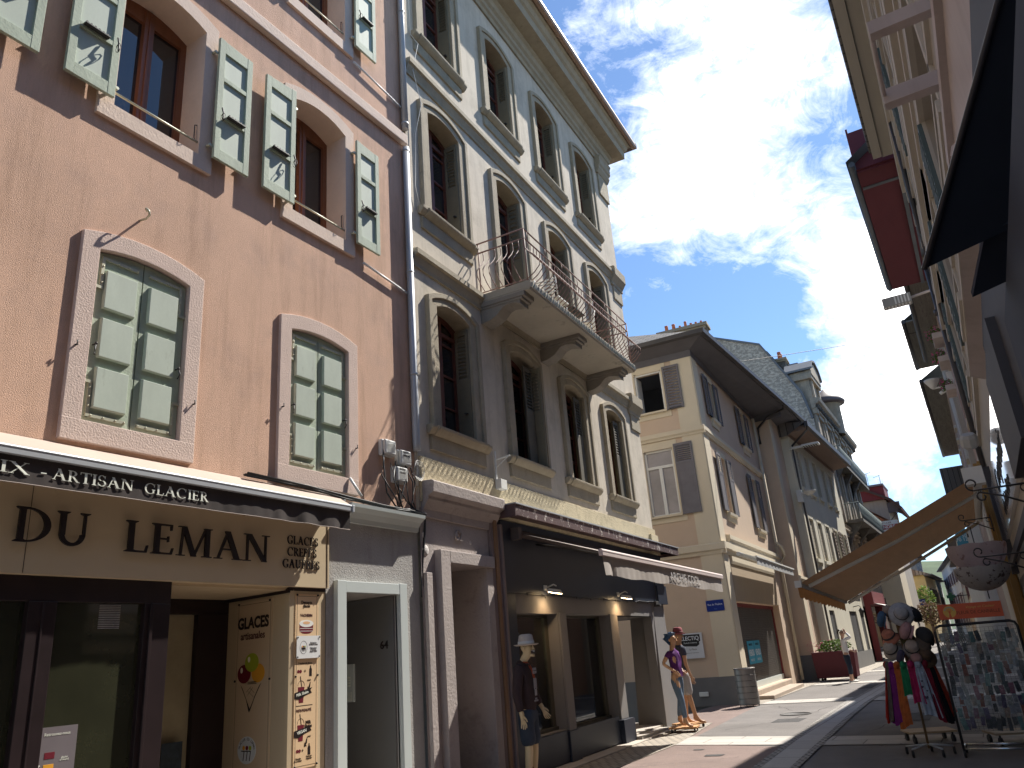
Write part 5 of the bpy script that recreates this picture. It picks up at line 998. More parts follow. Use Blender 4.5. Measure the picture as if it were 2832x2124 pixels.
for nm, u0, u1, z, pp in (('lower', 3.2, 14.8, 7.75, 1.05), ('upper', 2.9, 14.6, 11.2, .7)):
    s = MB().box((0, u0, z - .2), (pp, u1, z)).pz([(0, z - .2), (pp * .95, z - .2), (pp * .7, z - .5), (pp * .3, z - .9), (0, z - 1.6)], u0 + .2, u0 + .6).pz([(0, z - .2), (pp * .95, z - .2), (pp * .7, z - .5), (pp * .3, z - .9), (0, z - 1.6)], u0 + 3.6, u0 + 4).pz([(0, z - .2), (pp * .95, z - .2), (pp * .7, z - .5), (pp * .3, z - .9), (0, z - 1.6)], u0 + 7, u0 + 7.4).build('balcony', m_ornd, OR, .02)
    m = MB()
    for q in range(int((u1 - u0) / .16)):
        u = u0 + .05 + q * .16; m.tube([(pp - .04, u, z), (pp - .04, u + .08, z + .3), (pp - .04, u, z + .6), (pp - .04, u + .08, z + .92)], .016, 4); m.tube([(pp - .04, u + .08, z), (pp - .04, u, z + .3), (pp - .04, u + .08, z + .6), (pp - .04, u, z + .92)], .016, 4)
    m.tube([(0, u0, z + .95), (pp - .04, u0, z + .95), (pp - .04, u1, z + .95)], .03, 5)
    for q in range(6): m.tube([(pp * q / 6, u0, z), (pp * q / 6, u0, z + .95)], .016, 4)
    m.build('railing', mat('verdigris_iron', (.22, .26, .25), .7, .25, 9), s)
# pedimented dormer, mansard, zinc dormers
m = MB().box((-.9, .2, 14.4), (.15, 3.0, 16.0)).prism([(0.0, 16.0), (3.2, 16.0), (3.1, 16.25), (2.6, 16.75), (1.6, 17.0), (.6, 16.75), (.1, 16.25)], lambda u, z, d: (d, u, z), -.9, .4); m.box((-.95, -.02, 15.75), (.35, 3.25, 16.0)); m.box((.15, .35, 14.5), (.28, .7, 15.7)).box((.15, 2.5, 14.5), (.28, 2.85, 15.7)); m.build('pedimented_dormer', m_orn, OR, .02)
MB().prism([(-.1, 16.28), (.5, 16.83), (1.6, 17.1), (2.7, 16.83), (3.3, 16.28), (3.3, 16.4), (2.7, 16.95), (1.6, 17.22), (.5, 16.95), (-.1, 16.4)], lambda u, z, d: (d, u, z), -1.1, .5).build('dormer_roof', m_zr, OR)
MB().add([(.1, .5, 14.5), (.1, 15, 14.5), (-1.9, 15, 18.2), (-1.9, .5, 18.2), (-9, .5, 19.9), (-9, 15, 19.9)], [(0, 1, 2, 3), (3, 2, 5, 4)]).build('roof', m_slate, OR)
for u, x in ((3.2, -1.2), (6.0, -.9)):
    d_ = MB().box((x - .9, u, 16.2), (x + .35, u + 1.4, 17.7)).build('small_dormer', m_orn, OR); MB().hexa([(x - 1.0, u - .15, 17.7), (x + .7, u - .15, 17.6), (x + .7, u + 1.6, 17.6), (x - 1.0, u + 1.6, 17.7), (x - 1, u - .1, 17.9), (x + .5, u + .1, 17.95), (x + .5, u + 1.4, 17.95), (x - 1, u + 1.5, 17.9)]).build('dormer_roof', m_zr, d_)
t_ = MB().lathe([(.8, 0), (.8, 2.0), (.9, 2.1), (.82, 2.2)], (-.1, 8.0, 13.9), 20).build('turret', m_orn, OR); MB().lathe([(.78, 16.0), (1.15, 16.05), (1.2, 16.2), (.9, 16.5), (.02, 17.2)], (-.1, 8.0, 0), 24).build('turret_roof', mat('turret_copper', (.14, .11, .11), .6, .2), t_)
chimney('small dark chimney with two orange pots on the ornate stone house roof', (-7.7, 48.6, 17.2), 1.0, .6, .75, [(-.28, .5, .13), (.2, .5, .13)], m1=m_ornd)
MB().box((0, .2, 0), (.1, 14.8, 3.6)).build('shop_front', mat('brown_shopfront', (.09, .06, .05), .7, .2), OR)
o = MB().box((-.0, -.9, -.45), (.04, .9, .45)).build('sale_sign', m_w); sale = thing('for_sale_board', 'white and red A VENDRE board hanging from the ornate house balcony', 'sign', (-5.02, 60.3, 8.25), -90); o.parent = sale; o.location = (0, 0, 0); o.name = 'board'
MB().box((.041, -.9, -.13), (.05, .9, .17)).build('red_band', mat('sale_red', (.35, .02, .04), .5), sale); text('lettering', 'A VENDRE', .3, m_w, sale, (.055, 0, .02), .003, bold=.008, sx=1.0); text('lettering', 'PARTICULIER', .17, mr, sale, (.045, 0, .3), .003); text('lettering', '06 50 21 39', .17, mr, sale, (.045, 0, -.3), .003)
# ---- gabled house with red dormer, lower tiled house in front of it
m_bg = mat('grey_beige_render', (.38, .34, .29), .95, .1, .6, streak=.4); m_redb = mat('dark_red_boards', (.16, .025, .03), .7, .15, 3, aniso=(8, 8, .3))
GB = thing('gabled_house', 'grey beige gable house with dark red roof dormer and tv aerials', 'house', (-5.1, 68, 0), 0)
MB().prism([(0, 0), (0, 11.2), (-1.7, 12.3), (-6, 12.5), (-6, 0)], lambda x, z, d: (x, d, z), 0, 9).build('wall', m_bg, GB); MB().prism([(.95, 10.3), (.3, 11.1), (-1.7, 12.3), (-6, 12.7), (-6, 12.9), (-1.7, 12.5), (.4, 11.25), (1.05, 10.45)], lambda x, z, d: (x, d, z), -.5, 9).build('roof', m_rooft, GB)
MB().box((-.02, 0, 10.2), (.9, .1, 11.0)).tube([(.9, -.1, 10.4), (.05, -.1, 9.6), (.05, -.1, 4)], .06, 6).build('eaves', m_soffit, GB)
dd_ = MB().box((-1.9, -.3, 11.3), (.05, 3, 12.35)).build('dormer', m_redb, GB); MB().box((-2.2, -.5, 12.35), (.1, 3.2, 12.5)).build('dormer_roof', m_zr, dd_)
for x, z, lab in ((-1.0, 13.6, 'taller branching tv aerial on the red dormer roof'), (-.1, 13.3, 'slender tv aerial standing at the right end of the red dormer')):
    o = MB().tube([(0, 0, 12.4 - z), (0, 0, 0)], .02, 5).tube([(-.45, 0, -.15), (.35, 0, .05)], .014, 4)
    for q in range(5): o.tube([(-.4 + q * .17, -.2, -.13 + q * .04), (-.4 + q * .17, .2, -.13 + q * .04)], .01, 4)
    for q in range(4): o.tube([(-.2, 0, -.35 - q * .09), (.22, 0, -.35 - q * .09)], .008, 4)
    o = o.build('tv_aerial', m_dark); o.location = (-5.1 + x, 68.2, z); tag(o, lab, 'aerial')
TL = thing('tiled_low_house', 'low pale house with orange red tiled roof below the gabled house', 'house', (-4.95, 62.5, 0), 0)
MB().box((-3, 0, 0), (0, 5, 8.6)).build('wall', m_ytrim, TL); MB().add([(.5, -.6, 8.7), (.5, 5.4, 8.7), (-2, 5.4, 10.6), (-2, -.6, 10.6), (-5, -.6, 8.7), (-5, 5.4, 8.7), (-2, -.5, 10.5)], [(0, 1, 2, 3), (3, 2, 5, 4)]).box((-3, -.05, 8.5), (-.0, .0, 8.7)).add([(.4, -.1, 8.65), (-2, -.1, 10.5), (-4.4, -.1, 8.65)], [(0, 1, 2)]).build('roof', m_rooft, TL); MB().tube([(.55, -.6, 8.65), (.55, 5.4, 8.65)], .09, 8).build('gutter', mat('green_copper', (.12, .2, .18), .6), TL)
# shops between 44 and 62 on the left at street level
for (x, y, w_, lab, mm, lab2) in ((-4.75, 49.0, 4.2, 'dark red shop front with white awning', m_redb, 0),):
    h = thing('red_shop_front', 'dark red shop front with a small white awning under the ornate house', 'shop front', (-5.85, 47.5, 0)); MB().box((0, 0, 2.9), (.5, 5.5, 3.6)).box((0, 0, 0), (.3, .3, 2.9)).box((0, 5.2, 0), (.3, 5.5, 2.9)).build('frame', mm, h); MB().add([(.4, .3, 3.0), (.4, 5, 3.0), (1.6, 5, 2.6), (1.6, .3, 2.6), (1.6, 5, 2.35), (1.6, .3, 2.35)], [(0, 1, 2, 3), (3, 2, 4, 5)]).build('awning', m_offw, h); MB().box((0, .3, .1), (.1, 5.2, 2.9)).build('pane', m_pane2, h)
m_yel = mat('warm_yellow_render', (.62, .50, .28), .95, .06, .6, streak=.2); m_bsh = mat('petrol_blue_shutter', (.04, .10, .14), .7, .1); m_whr = mat('white_render', (.68, .67, .64), .95, .06, .6, streak=.3); m_marsh = mat('maroon_shutter', (.12, .04, .05), .7)
far_house('yellow_house', 'plain warm yellow house with petrol blue shutters beyond the brown awning', (-5.6, 76, 0), 0, 7, 8.2, 8, m_yel, [(3.6, 5.4), (6.2, 7.6)], [1.2, 3.5, 5.8], 1.0, m_bsh)
o = MB().box((-8.5, -.02, 0), (0, .0, 8.1)).build('end_wall', m_yel, bpy.data.objects['yellow_house'])
h = far_house('tiled_yellow_house', 'ochre yellow house with pale tiled hip roof and brown shutters at the street bend', (-4.7, 86, 0), -2, 10, 6.2, 7, m_yel, [(3.4, 5.0)], [1.5, 4, 6.5, 9], .9, m_brsh, roof=brickmat('pale_mixed_tiles', (.42, .36, .32), (.24, .17, .14), (.15, .12, .1), 1, .3, .3, .05, axis='XY', bump=.6), rh=1.7, over=.6)
MB().box((-1.6, -.04, 0), (0, .02, 6.1)).box((-1.7, -.3, 2.75), (.1, .0, 3.0)).build('end_wall', m_yel, h); MB().box((-1.15, -.08, 3.5), (-.75, -.04, 4.9)).build('shutter', m_brsh, h)
far_house('grey_white_house', 'pale grey house with downpipe beyond the tiled yellow house', (-5.6, 112, 0), -2, 14, 7.2, 7, m_whr, [(3.4, 5.0)], [1.5, 5, 9, 12], .9, m_brsh, roof=m_slate)
far_house('beige_tall_house', 'tall blank beige house rising behind the tiled yellow house', (-5.9, 98, 0), 0, 10, 9.2, 8, m_bg, [(6.5, 8)], [3, 7], .9, None, roof=m_slate)
# right side of the bend: long white row running away to the left
far_house('white_row_house', 'white five storey row house with maroon shutters closing the view down the street', (-1.9, 96, 0), 5.3, 30, 8.6, 8, m_whr, [(1.2, 2.2), (3.4, 4.7), (5.9, 7.2)], [2, 6, 10, 14, 18, 22, 26], 1.2, m_marsh, roof=m_slate, mirror=True)
far_house('peach_far_house', 'narrow peach house in front of the white row house on the right', (-1.5, 84, 0), 3, 10, 7.2, 6, m_peach, [(3.2, 4.7), (5.4, 6.6)], [2, 5, 8], 1.0, m_offw, roof=m_slate, mirror=True)
far_house('grey_shop_house', 'pale house with small windows behind the hanging parasols', (-1.0, 66, 0), 1.5, 16, 7.4, 6, m_whr, [(3.4, 5.0), (5.6, 6.8)], [2, 5, 8, 11, 14], 1.0, m_marsh, roof=m_slate, mirror=True)
struct('hill', MB().add([(-60, 240, -2), (60, 240, -2), (60, 300, 4), (-60, 300, 4), (-60, 420, 34), (60, 420, 22)], [(0, 1, 2, 3), (3, 2, 5, 4)]), mat('hill_green', (.06, .09, .04), .95, .4, .05))
# insurance sign, street shop signs
m_sb = mat('sign_navy', (.02, .04, .18), .4)
s_ = thing('projecting_sign', 'blue projecting sign lettered Allianz on the yellow house', 'sign', (-5.25, 79, 3.55)); MB().box((-.65, -.06, -.26), (.5, .06, .26)).build('panel', m_sb, s_); MB().tube([(-.9, 0, .1), (.0, 0, .1)], .03, 5).build('arm', m_dark, s_); text('lettering', 'Allianz', .3, m_w, s_, (-.17, -.065, 0), .004, MX, bold=.006); MB().lathe([(.11, 0), (.14, 0), (.14, .01), (.11, .01)], (0, 0, 0), 16).xf(Matrix.Translation((.36, -.066, 0)) @ Matrix.Rotation(pi / 2, 4, 'X')).build('emblem', m_w, s_)
s_ = thing('round_sign', 'small round blue sign on a bracket left of the Allianz sign', 'sign', (-6.0, 74, 3.6)); MB().lathe([(.001, 0), (.32, 0), (.32, .05), (.001, .05)], (0, 0, 0), 20).xf(Matrix.Rotation(pi / 2, 4, 'X')).build('panel', m_sb, s_); MB().lathe([(.2, .05), (.24, .05), (.24, .06), (.2, .06)], (0, 0, 0), 20).xf(Matrix.Rotation(pi / 2, 4, 'X')).build('ring', m_w, s_)
s_ = thing('pharmacy_cross', 'dark green pharmacy cross hanging over the far street', 'sign', (-2.45, 72, 3.6)); MB().box((-.3, -.06, -.12), (.3, .06, .12)).box((-.12, -.065, -.3), (.12, .065, .3)).build('cross', mat('cross_green', (.01, .09, .05), .5), s_); MB().tube([(0, 0, 0), (1.2, 0, 0)], .03, 5).build('arm', m_dark, s_)
# wire across the street
a, b = Vector((-7.95, 22.0, 9.75)), Vector((.7, 34, 12.9)); pts = [a.lerp(b, t / 24) - Vector((0, 0, .35 * 4 * (t / 24) * (1 - t / 24) * .3)) for t in range(25)]
o = MB().tube(pts, .011, 5).build('overhead_wire', m_dark); orig(o, pts[12]); tag(o, 'thin black wire strung across the street from the peach house', 'wire')
# roadside: bin, planter, lantern
b = thing('litter_bin', 'round slatted stainless steel litter bin at the peach house corner', 'litter bin', (-5.83, 21.35, 0)); m = MB()
for q in range(6): z = .06 + q * .142; m.lathe([(.25, z), (.262, z + .001), (.262, z + .132), (.25, z + .134)], (0, 0, 0), 28, sm=False)
m.lathe([(.20, .87), (.275, .90), (.275, .93), (.2, .93)], (0, 0, 0), 28); m.build('band', mat('brushed_steel', (.26, .245, .23), .45, .1, 4, metal=.6), b); m = MB().lathe([(.001, .04), (.235, .04), (.235, .9), (.2, .9)], (0, 0, 0), 20)
for q in range(4): t = q * pi / 2 + .6; m.tube([(.245 * cos(t), .245 * sin(t), 0.0), (.24 * cos(t), .24 * sin(t), .92)], .012, 5)
m.build('liner', m_dark, b)
P_ = thing('flower_planter', 'dark red box planter with pink flowers beside the woman in white', 'planter', (-5.15, 31.4, 0)); MB().hexa([(-.75, -.35, .10), (.6, -.35, .10), (.6, .35, .10), (-.75, .35, .10), (-.8, -.4, .98), (.65, -.4, .98), (.65, .4, .98), (-.8, .4, .98)]).build('box', mat('dark_red_planter', (.10, .012, .02), .55, .1), P_, .01)
for x in (-.6, .45):
    for y in (-.25, .25): MB().ball((x, y, .05), .05, 6).build('wheel', m_black, P_)
R = random.Random(11)
def leaves(n, c, s, size, seed, flat=.5):
    R = random.Random(seed); m = MB()
    for q in range(n):
        while True:
            d = Vector((R.uniform(-1, 1), R.uniform(-1, 1), R.uniform(-1, 1)))
            if d.length < 1: break
        p = Vector(c) + Vector((d.x * s[0], d.y * s[1], d.z * s[2])); a = Vector((R.gauss(0, 1), R.gauss(0, 1), R.gauss(0, flat))).normalized(); b = a.cross(Vector((R.gauss(0, 1), R.gauss(0, 1), R.gauss(0, 1)))).normalized(); z = size * R.uniform(.6, 1.3)
        m.add([p - a * z, p + b * z * .45, p + a * z, p - b * z * .45], [(0, 1, 2, 3)])
    return m
m_leaf = mat('geranium_leaf', (.09, .15, .03), .7, .4, 9, trans=.3); m_pinkf = mat('pink_petal', (.55, .08, .22), .7, .2, trans=.3)
leaves(520, (-.05, 0, 1.15), (.62, .34, .26), .06, 4).build('foliage', m_leaf, P_); m = leaves(90, (-.3, 0, 1.15), (.75, .4, .28), .035, 5)
m.build('flowers', m_pinkf, P_)
L = thing('wall_lantern', 'small black wall lantern on the cream shuttered house', 'lantern', (-5.55, 41.5, 2.4)); MB().tube([(-.1, 0, .3), (.2, 0, .35), (.25, 0, .25)], .02, 5).build('arm', m_dark, L); MB().lathe([(.06, -.2), (.11, .1), (.13, .12), (.02, .24)], (.25, 0, 0), 6, sm=False).build('case', m_dark, L)
# street tree far down
T = thing('street_tree', 'small reddish leaved street tree beyond the hat stand', 'tree', (-4.2, 72, 0)); MB().tube([(0, 0, 0), (.05, 0, 1), (0, .05, 2.2), (.2, 0, 3.2)], [.09, .07, .05, .02], 6).tube([(0, 0, 1.5), (-.5, .2, 2.6)], [.05, .015], 5).tube([(0, 0, 1.7), (.5, -.2, 2.5)], [.04, .015], 5).build('trunk', m_brsoff, T); leaves(900, (0, 0, 2.5), (1.1, 1.1, .95), .12, 8).build('crown', mat('copper_leaf', (.16, .09, .06), .7, .4, 2, (.12, .15, .05), .5, 2, trans=.3), T)
T = thing('street_tree', 'light green young tree in front of the tiled yellow house', 'tree', (-4.9, 82, 0)); MB().tube([(0, 0, 0), (.05, 0, 2), (0, .05, 4)], [.09, .07, .03], 6).tube([(0, 0, 2.5), (.4, .2, 3.8)], [.05, .015], 5).build('trunk', m_brsoff, T); leaves(800, (.1, 0, 3.6), (.8, .8, 1.5), .13, 9).build('crown', mat('light_leaf', (.16, .24, .05), .7, .3, 2, trans=.3), T)
for q in range(6):
    o = MB(); 
    for s in (-.5, .5): o.tube([(s + .3 * cos(t), 0, .33 + .3 * sin(t)) for t in [i * pi / 6 for i in range(13)]], .02, 4)
    o.tube([(-.5, 0, .33), (-.1, 0, .33), (.35, 0, .75), (-.2, 0, .8), (-.1, 0, .33)], .02, 4).tube([(.5, 0, .33), (.35, 0, .95), (.3, .2, .98)], .02, 4).tube([(-.2, 0, .8), (-.25, 0, .92)], .03, 4)
    o = o.build('parked_bicycle', m_dark); o.location = (-2.9 + q * .1, 64 + q * .8, 0); o.rotation_euler.z = .5; tag(o, 'dark bicycle parked in the far rack where the street bends', 'bicycle', 'bicycles parked at the bend')

# sold posters taped to the grille of the closed shop
for q in range(2):
    o = thing('agency_poster', ('left' if q == 0 else 'right') + ' of the two bright blue VENDU posters on the closed grille', 'poster', (0, 0, 0), 0, 'blue posters on the grille'); o.matrix_world = F_Y @ Matrix.Translation((-.24, 2.72 + q * .92, 1.24)) @ Matrix.Rotation(rad(0), 4, 'Z')
    MB().box((0, -.44, -.33), (.008, .44, .33)).build('sheet', mat('poster_blue', (.03, .33, .50), .5, .05), o)
    text('lettering', 'VENDU', .25, m_w, o, (.010, 0, -.02), .001, bold=.004, sx=.9); text('lettering', 'IMMOBILIER', .09, m_black, o, (.010, 0, .22), .001); text('lettering', '04 50 75 31', .1, m_w, o, (.010, 0, -.22), .001)

R = random.Random(31)
def blot(cx, cy, r, seed, n=14):
    q = random.Random(seed); return [(cx + r * q.uniform(.7, 1.1) * cos(2 * pi * k / n), cy + 1.6 * r * q.uniform(.7, 1.1) * sin(2 * pi * k / n)) for k in range(n)]
m_patch = mat('fresh_asphalt_patch', (.075, .072, .072), .9, .15, 3, bump=1, bs=160, fine=.25)
for k, (x, y, w_, l_) in enumerate(((-4.3, 17.0, .55, .8), (-3.9, 26.0, .7, 1.6), (-1.9, 16.6, .5, 1.5), (-4.2, 12.4, .25, .2), (-4.6, 13.1, .14, .12))): sheet('asphalt_patch', [(x, y), (x + w_, y + .02), (x + w_ + .02, y + l_), (x - .02, y + l_ - .03)], .0095 + .0004 * k, m_patch)
m = MB()
for x, y0, x1, y1 in ((-4.9, 15.9, -4.0, 17.6), (-4.0, 17.6, -3.7, 20.3), (-4.4, 19.6, -5.2, 21.2), (-2.2, 15.2, -1.6, 18.5), (-4.9, 11.4, -3.6, 12.3)):
    px0, py0 = x, y0
    for t in range(1, 13):
        a_, b_ = x + (x1 - x) * t / 12 + R.uniform(-.06, .06), y0 + (y1 - y0) * t / 12; m.add([(px0, py0, .0125), (px0 + .012, py0, .0125), (a_ + .012, b_, .0125), (a_, b_, .0125)], [(0, 1, 2, 3)]); px0, py0 = a_, b_
struct('asphalt_crack', m, mat('crack_black', (.03, .028, .027), .95))
# ================================================================ RIGHT HAND SIDE (facades facing -x); write as (p, u, z) and mirror: x = X0 - p
def RX(m, X0): return m.xf(Matrix(((-1, 0, 0, X0), (0, 1, 0, 0), (0, 0, 1, 0), (0, 0, 0, 1))))
m_rb = mat('beige_render', (.43, .39, .33), .95, .06, .6, streak=.3, fine=.04); m_rbt = mat('pale_moulding', (.54, .50, .43), .9, .05, 1); m_rpink = mat('faded_pink_paint', (.52, .46, .44), .8, .07, 1.5, streak=.35)  # m_rb is the right-hand walls' own even beige
m_rsof = mat('grey_board_soffit', (.42, .40, .35), .85, .06, 1, aniso=(9, .3, 1)); m_teal = mat('teal_grey_shutter', (.10, .14, .14), .7, .15)
R1 = thing('beige_right_house', 'tall beige house close on the right with long mouldings and boarded eaves', 'house', (0, 0, 0)); X0 = .55
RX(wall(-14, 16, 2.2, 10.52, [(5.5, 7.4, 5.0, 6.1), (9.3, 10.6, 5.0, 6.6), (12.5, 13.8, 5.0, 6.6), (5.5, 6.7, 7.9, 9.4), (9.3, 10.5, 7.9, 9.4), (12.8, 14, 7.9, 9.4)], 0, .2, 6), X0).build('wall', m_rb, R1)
m = MB()
for z, p, h in ((4.55, .05, .10), (4.85, .03, .05), (6.85, .10, .18), (6.6, .05, .08), (7.2, .04, .05), (7.6, .06, .1), (9.65, .05, .08), (9.9, .10, .2), (5.3, .03, .05), (6.2, .05, .07), (8.6, .04, .06), (9.1, .05, .05)): m.box((0, -4, z), (p, 16, z + h))
RX(m, X0).build('moulding', m_rbt, R1)
for a, b, c, d in ((5.5, 7.4, 5.0, 6.1), (9.3, 10.6, 5.0, 6.6), (12.5, 13.8, 5.0, 6.6), (5.5, 6.7, 7.9, 9.4), (9.3, 10.5, 7.9, 9.4), (12.8, 14, 7.9, 9.4)):
    w = RX(MB().box((0, a - .12, c - .1), (.06, b + .12, c)).box((0, a - .1, c), (.03, a, d)).box((0, b, c), (.03, b + .1, d)).box((0, a - .1, d), (.05, b + .1, d + .12)), X0).build('window', m_rbt, R1); RX(MB().box((-.18, a, c), (-.16, b, d)), X0).build('pane', m_pane, w)
    m = MB().box((.03, b + .02, c), (.07, b + .6, d))
    for q in range(12): m.box((.07, b + .06, c + .08 + q * (d - c - .1) / 12), (.078, b + .56, c + .12 + q * (d - c - .1) / 12))
    RX(m, X0).build('shutter', m_teal, w)
RX(MB().box((.0, -4, 10.5), (.28, 15.4, 10.56)).box((.29, -4, 10.46), (.45, 15.3, 10.56)).box((0, -4, 10.35), (.08, 15.6, 10.5)), X0).build('soffit', m_rsof, R1)
RX(MB().tube([(.47, -4, 10.58), (.47, 15.2, 10.58)], .03, 6).add([(.47, -4, 10.58), (.47, 15.2, 10.58), (-3, 15.2, 11.4), (-3, -4, 11.4)], [(0, 1, 2, 3)]), X0).build('roof', m_slate, R1)
# dark red boarded dormer over the street
R2 = R1
m = MB().box((-.05, 15.6, 10.45), (.80, 22.4, 10.5)).box((.78, 15.7, 10.5), (.82, 22.4, 11.6)).box((0, 15.55, 10.5), (.8, 15.62, 11.4)); rd = RX(m, X0).build('boarded_dormer', mat('oxblood_boards', (.12, .028, .038), .75, .12, 2, aniso=(.5, .2, 1)), R1)
RX(MB().tube([(.86, 15.3, 10.52), (.86, 22.5, 10.52)], .065, 8).box((.0, 15.62, 10.40), (.08, 22.4, 10.449)).box((.0, 16.25, 10.43), (.78, 16.35, 10.449)).add([(.95, 15.2, 10.55), (.95, 22.6, 10.55), (-2, 22.6, 12.5), (-2, 15.2, 12.5)], [(0, 1, 2, 3)]), X0).build('dormer_gutter', mat('blue_grey_zinc', (.12, .14, .16), .5, .2), rd)
# pink lower storey with bracket frame
RX(MB().box((0, 2.4, 3.7), (.05, 5.3, 4.50)).box((0, 2.2, 4.5), (.09, 5.5, 4.58)), X0).build('pink_band', m_rpink, R1)
m = RX(MB().box((.0, 3.96, 4.64), (.38, 4.03, 4.72)).box((.0, 4.62, 4.62), (.38, 4.70, 4.72)).tube([(.37, 4.0, 4.68), (.37, 4.66, 4.68)], .012, 6), X0).build('bracket_frame', m_rpink, R1)
RX(MB().hexa([(0, 4.5, 4.08), (.14, 4.6, 4.12), (.14, 9.5, 4.12), (0, 9.6, 4.08), (0, 4.5, 4.2), (.12, 4.6, 4.18), (.12, 9.5, 4.18), (0, 9.6, 4.2)]), X0).build('shop_ledge', m_rpink, R1)
# shop front cladding: dark panels, glossy sign panel
m_dk = mat('charcoal_cladding', (.06, .06, .068), .7, .1); RX(MB().box((0, -4, -.1), (.06, 7.7, 3.9)).box((.06, 5.9, 2.7), (.12, 7.7, 3.55)).box((-.0, 15.5, 2.3), (.10, 15.9, 4.1)).box((.06, 5.0, 2.40), (.1, 15.5, 2.5)).box((.0, 7.7, 0), (.02, 16, 2.2)), X0).build('shop_cladding', m_dk, R1)
pn_ = RX(MB().box((.0, 7.75, 2.84), (.05, 15.4, 3.75)), X0).build('glossy_sign_panel', mat('glossy_pale_panel', (.65, .65, .66), .06, .02, spec=.9), R1)
MLF = Matrix(((0, 0, -1, 0), (-1, 0, 0, 0), (0, 1, 0, 0), (0, 0, 0, 1)))
text('lettering', 'Comptoir', .42, m_black, pn_, (.496, 11.3, 3.4), .003, MLF, bold=-.004, shear=.4, sx=2.2); text('lettering', 'du bien-être', .28, m_black, pn_, (.496, 11.5, 3.05), .003, MLF, shear=.4, sx=2.2)
# further house fronts on the right
def rhouse(name, label, X, y0, y1, z0, z1, ex, wm, sm, dz=.1):
    h = thing(name, label, 'house', (0, 0, 0)); RX(wall(y0, y1, 0, z1, [(y0 + 1.2 + k * 3, y0 + 2.2 + k * 3, z, z + 1.7) for k in range(int((y1 - y0 - 1) / 3)) for z in ((4.2, 7.4, 10.2) if z1 > 12 else (4.2, 7.4))], 0, .2, 6), X).build('wall', wm, h)
    for k in range(int((y1 - y0 - 1) / 3)):
        for z in ((4.2, 7.4, 10.2) if z1 > 12 else (4.2, 7.4)):
            a = y0 + 1.2 + k * 3; w = RX(MB().box((0, a - .1, z - .12), (.1, a + 1.1, z)), X).build('window', m_rbt, h); RX(MB().box((-.18, a, z), (-.16, a + 1, z + 1.7)), X).build('pane', m_pane2, w)
    RX(MB().box((0, y0, z1 - .05), (ex, y1, z1)), X).build('soffit', sm, h); RX(MB().tube([(ex + .05, y0, z1), (ex + .05, y1, z1)], .09, 8).add([(ex + .05, y0, z1 + .05), (ex + .05, y1, z1 + .05), (-4, y1, z1 + 3), (-4, y0, z1 + 3)], [(0, 1, 2, 3)]), X).build('gutter', m_gutter, h)
    return h
m_ws = mat('weathered_board_soffit', (.20, .19, .165), .9, .25, 2, (.12, .11, .1), .5, 4, aniso=(6, .4, 1))
rhouse('pink_brown_right_house', 'pinkish house beyond the beige one with weathered timber eaves and flower boxes', .80, 22.4, 36.2, 0, 12.3, .62, mat('dusty_pink_render', (.42, .29, .23), .95, .06), m_ws)
rhouse('timber_eaves_house', 'far right house with deep silvery grey timber eaves', .62, 31.8, 38.6, 0, 12.75, .86, m_rb, m_ws)
rhouse('long_eaves_house', 'farthest long right hand house with ridged grey eaves', .62, 39.2, 59.2, 0, 12.3, .86, mat('dusty_pink_render2', (.36, .27, .22), .95, .06), m_ws)
rhouse('slate_bay_house', 'distant right house with dark slate mansard over the brown awning', -.1, 59.5, 66, 0, 9.5, .5, m_whr, m_slate)
RX(MB().box((-1, 58, 9.5), (.75, 62, 11.3)), 0).build('slate_mansard', m_slate, bpy.data.objects['slate_bay_house'])
RX(MB().box((0, 16, 0), (.10, 16.9, 4.3)).box((0.1, 16.2, 0), (.16, 16.7, 4.3)), .5).build('ochre_pier', mat('ochre_wood', (.36, .22, .07), .6, .12, 3), R1)
RX(MB().box((0, 16.9, 0), (.02, 22.4, 5.2)), .58).build('plain_front', m_rb, R1)
k = thing('ochre_shop_front', 'ochre and brown shop fronts behind the goods rack', 'shop front', (.5, 17, 0)); MB().box((-.05, 0, 0), (0.05, 5, 4)).build('frame', MC['ochre_wood'], k)
for q in range(3): MB().box((-.08, .4 + q * 1.5, .3), (-.05, 1.5 + q * 1.5, 2.8)).build('pane', mat('dark_red_pane', (.06, .02, .015), .3), k)
# dark pipe down the right facade
o = RX(MB().tube([(.05, 13.2, 10.2), (.05, 14.65, 6.5)], .04, 8).tube([(.06, 16.05, 8.2), (.06, 16.02, 4.0)], .05, 8).tube([(.08, 16.06, 7.2), (.08, 16.06, 7.3)], .07, 8), X0).build('dark_downpipe', m_gutter); orig(o, (.5, 16, 6)); tag(o, 'dark downpipe with collar running down the beige right hand house', 'downpipe')
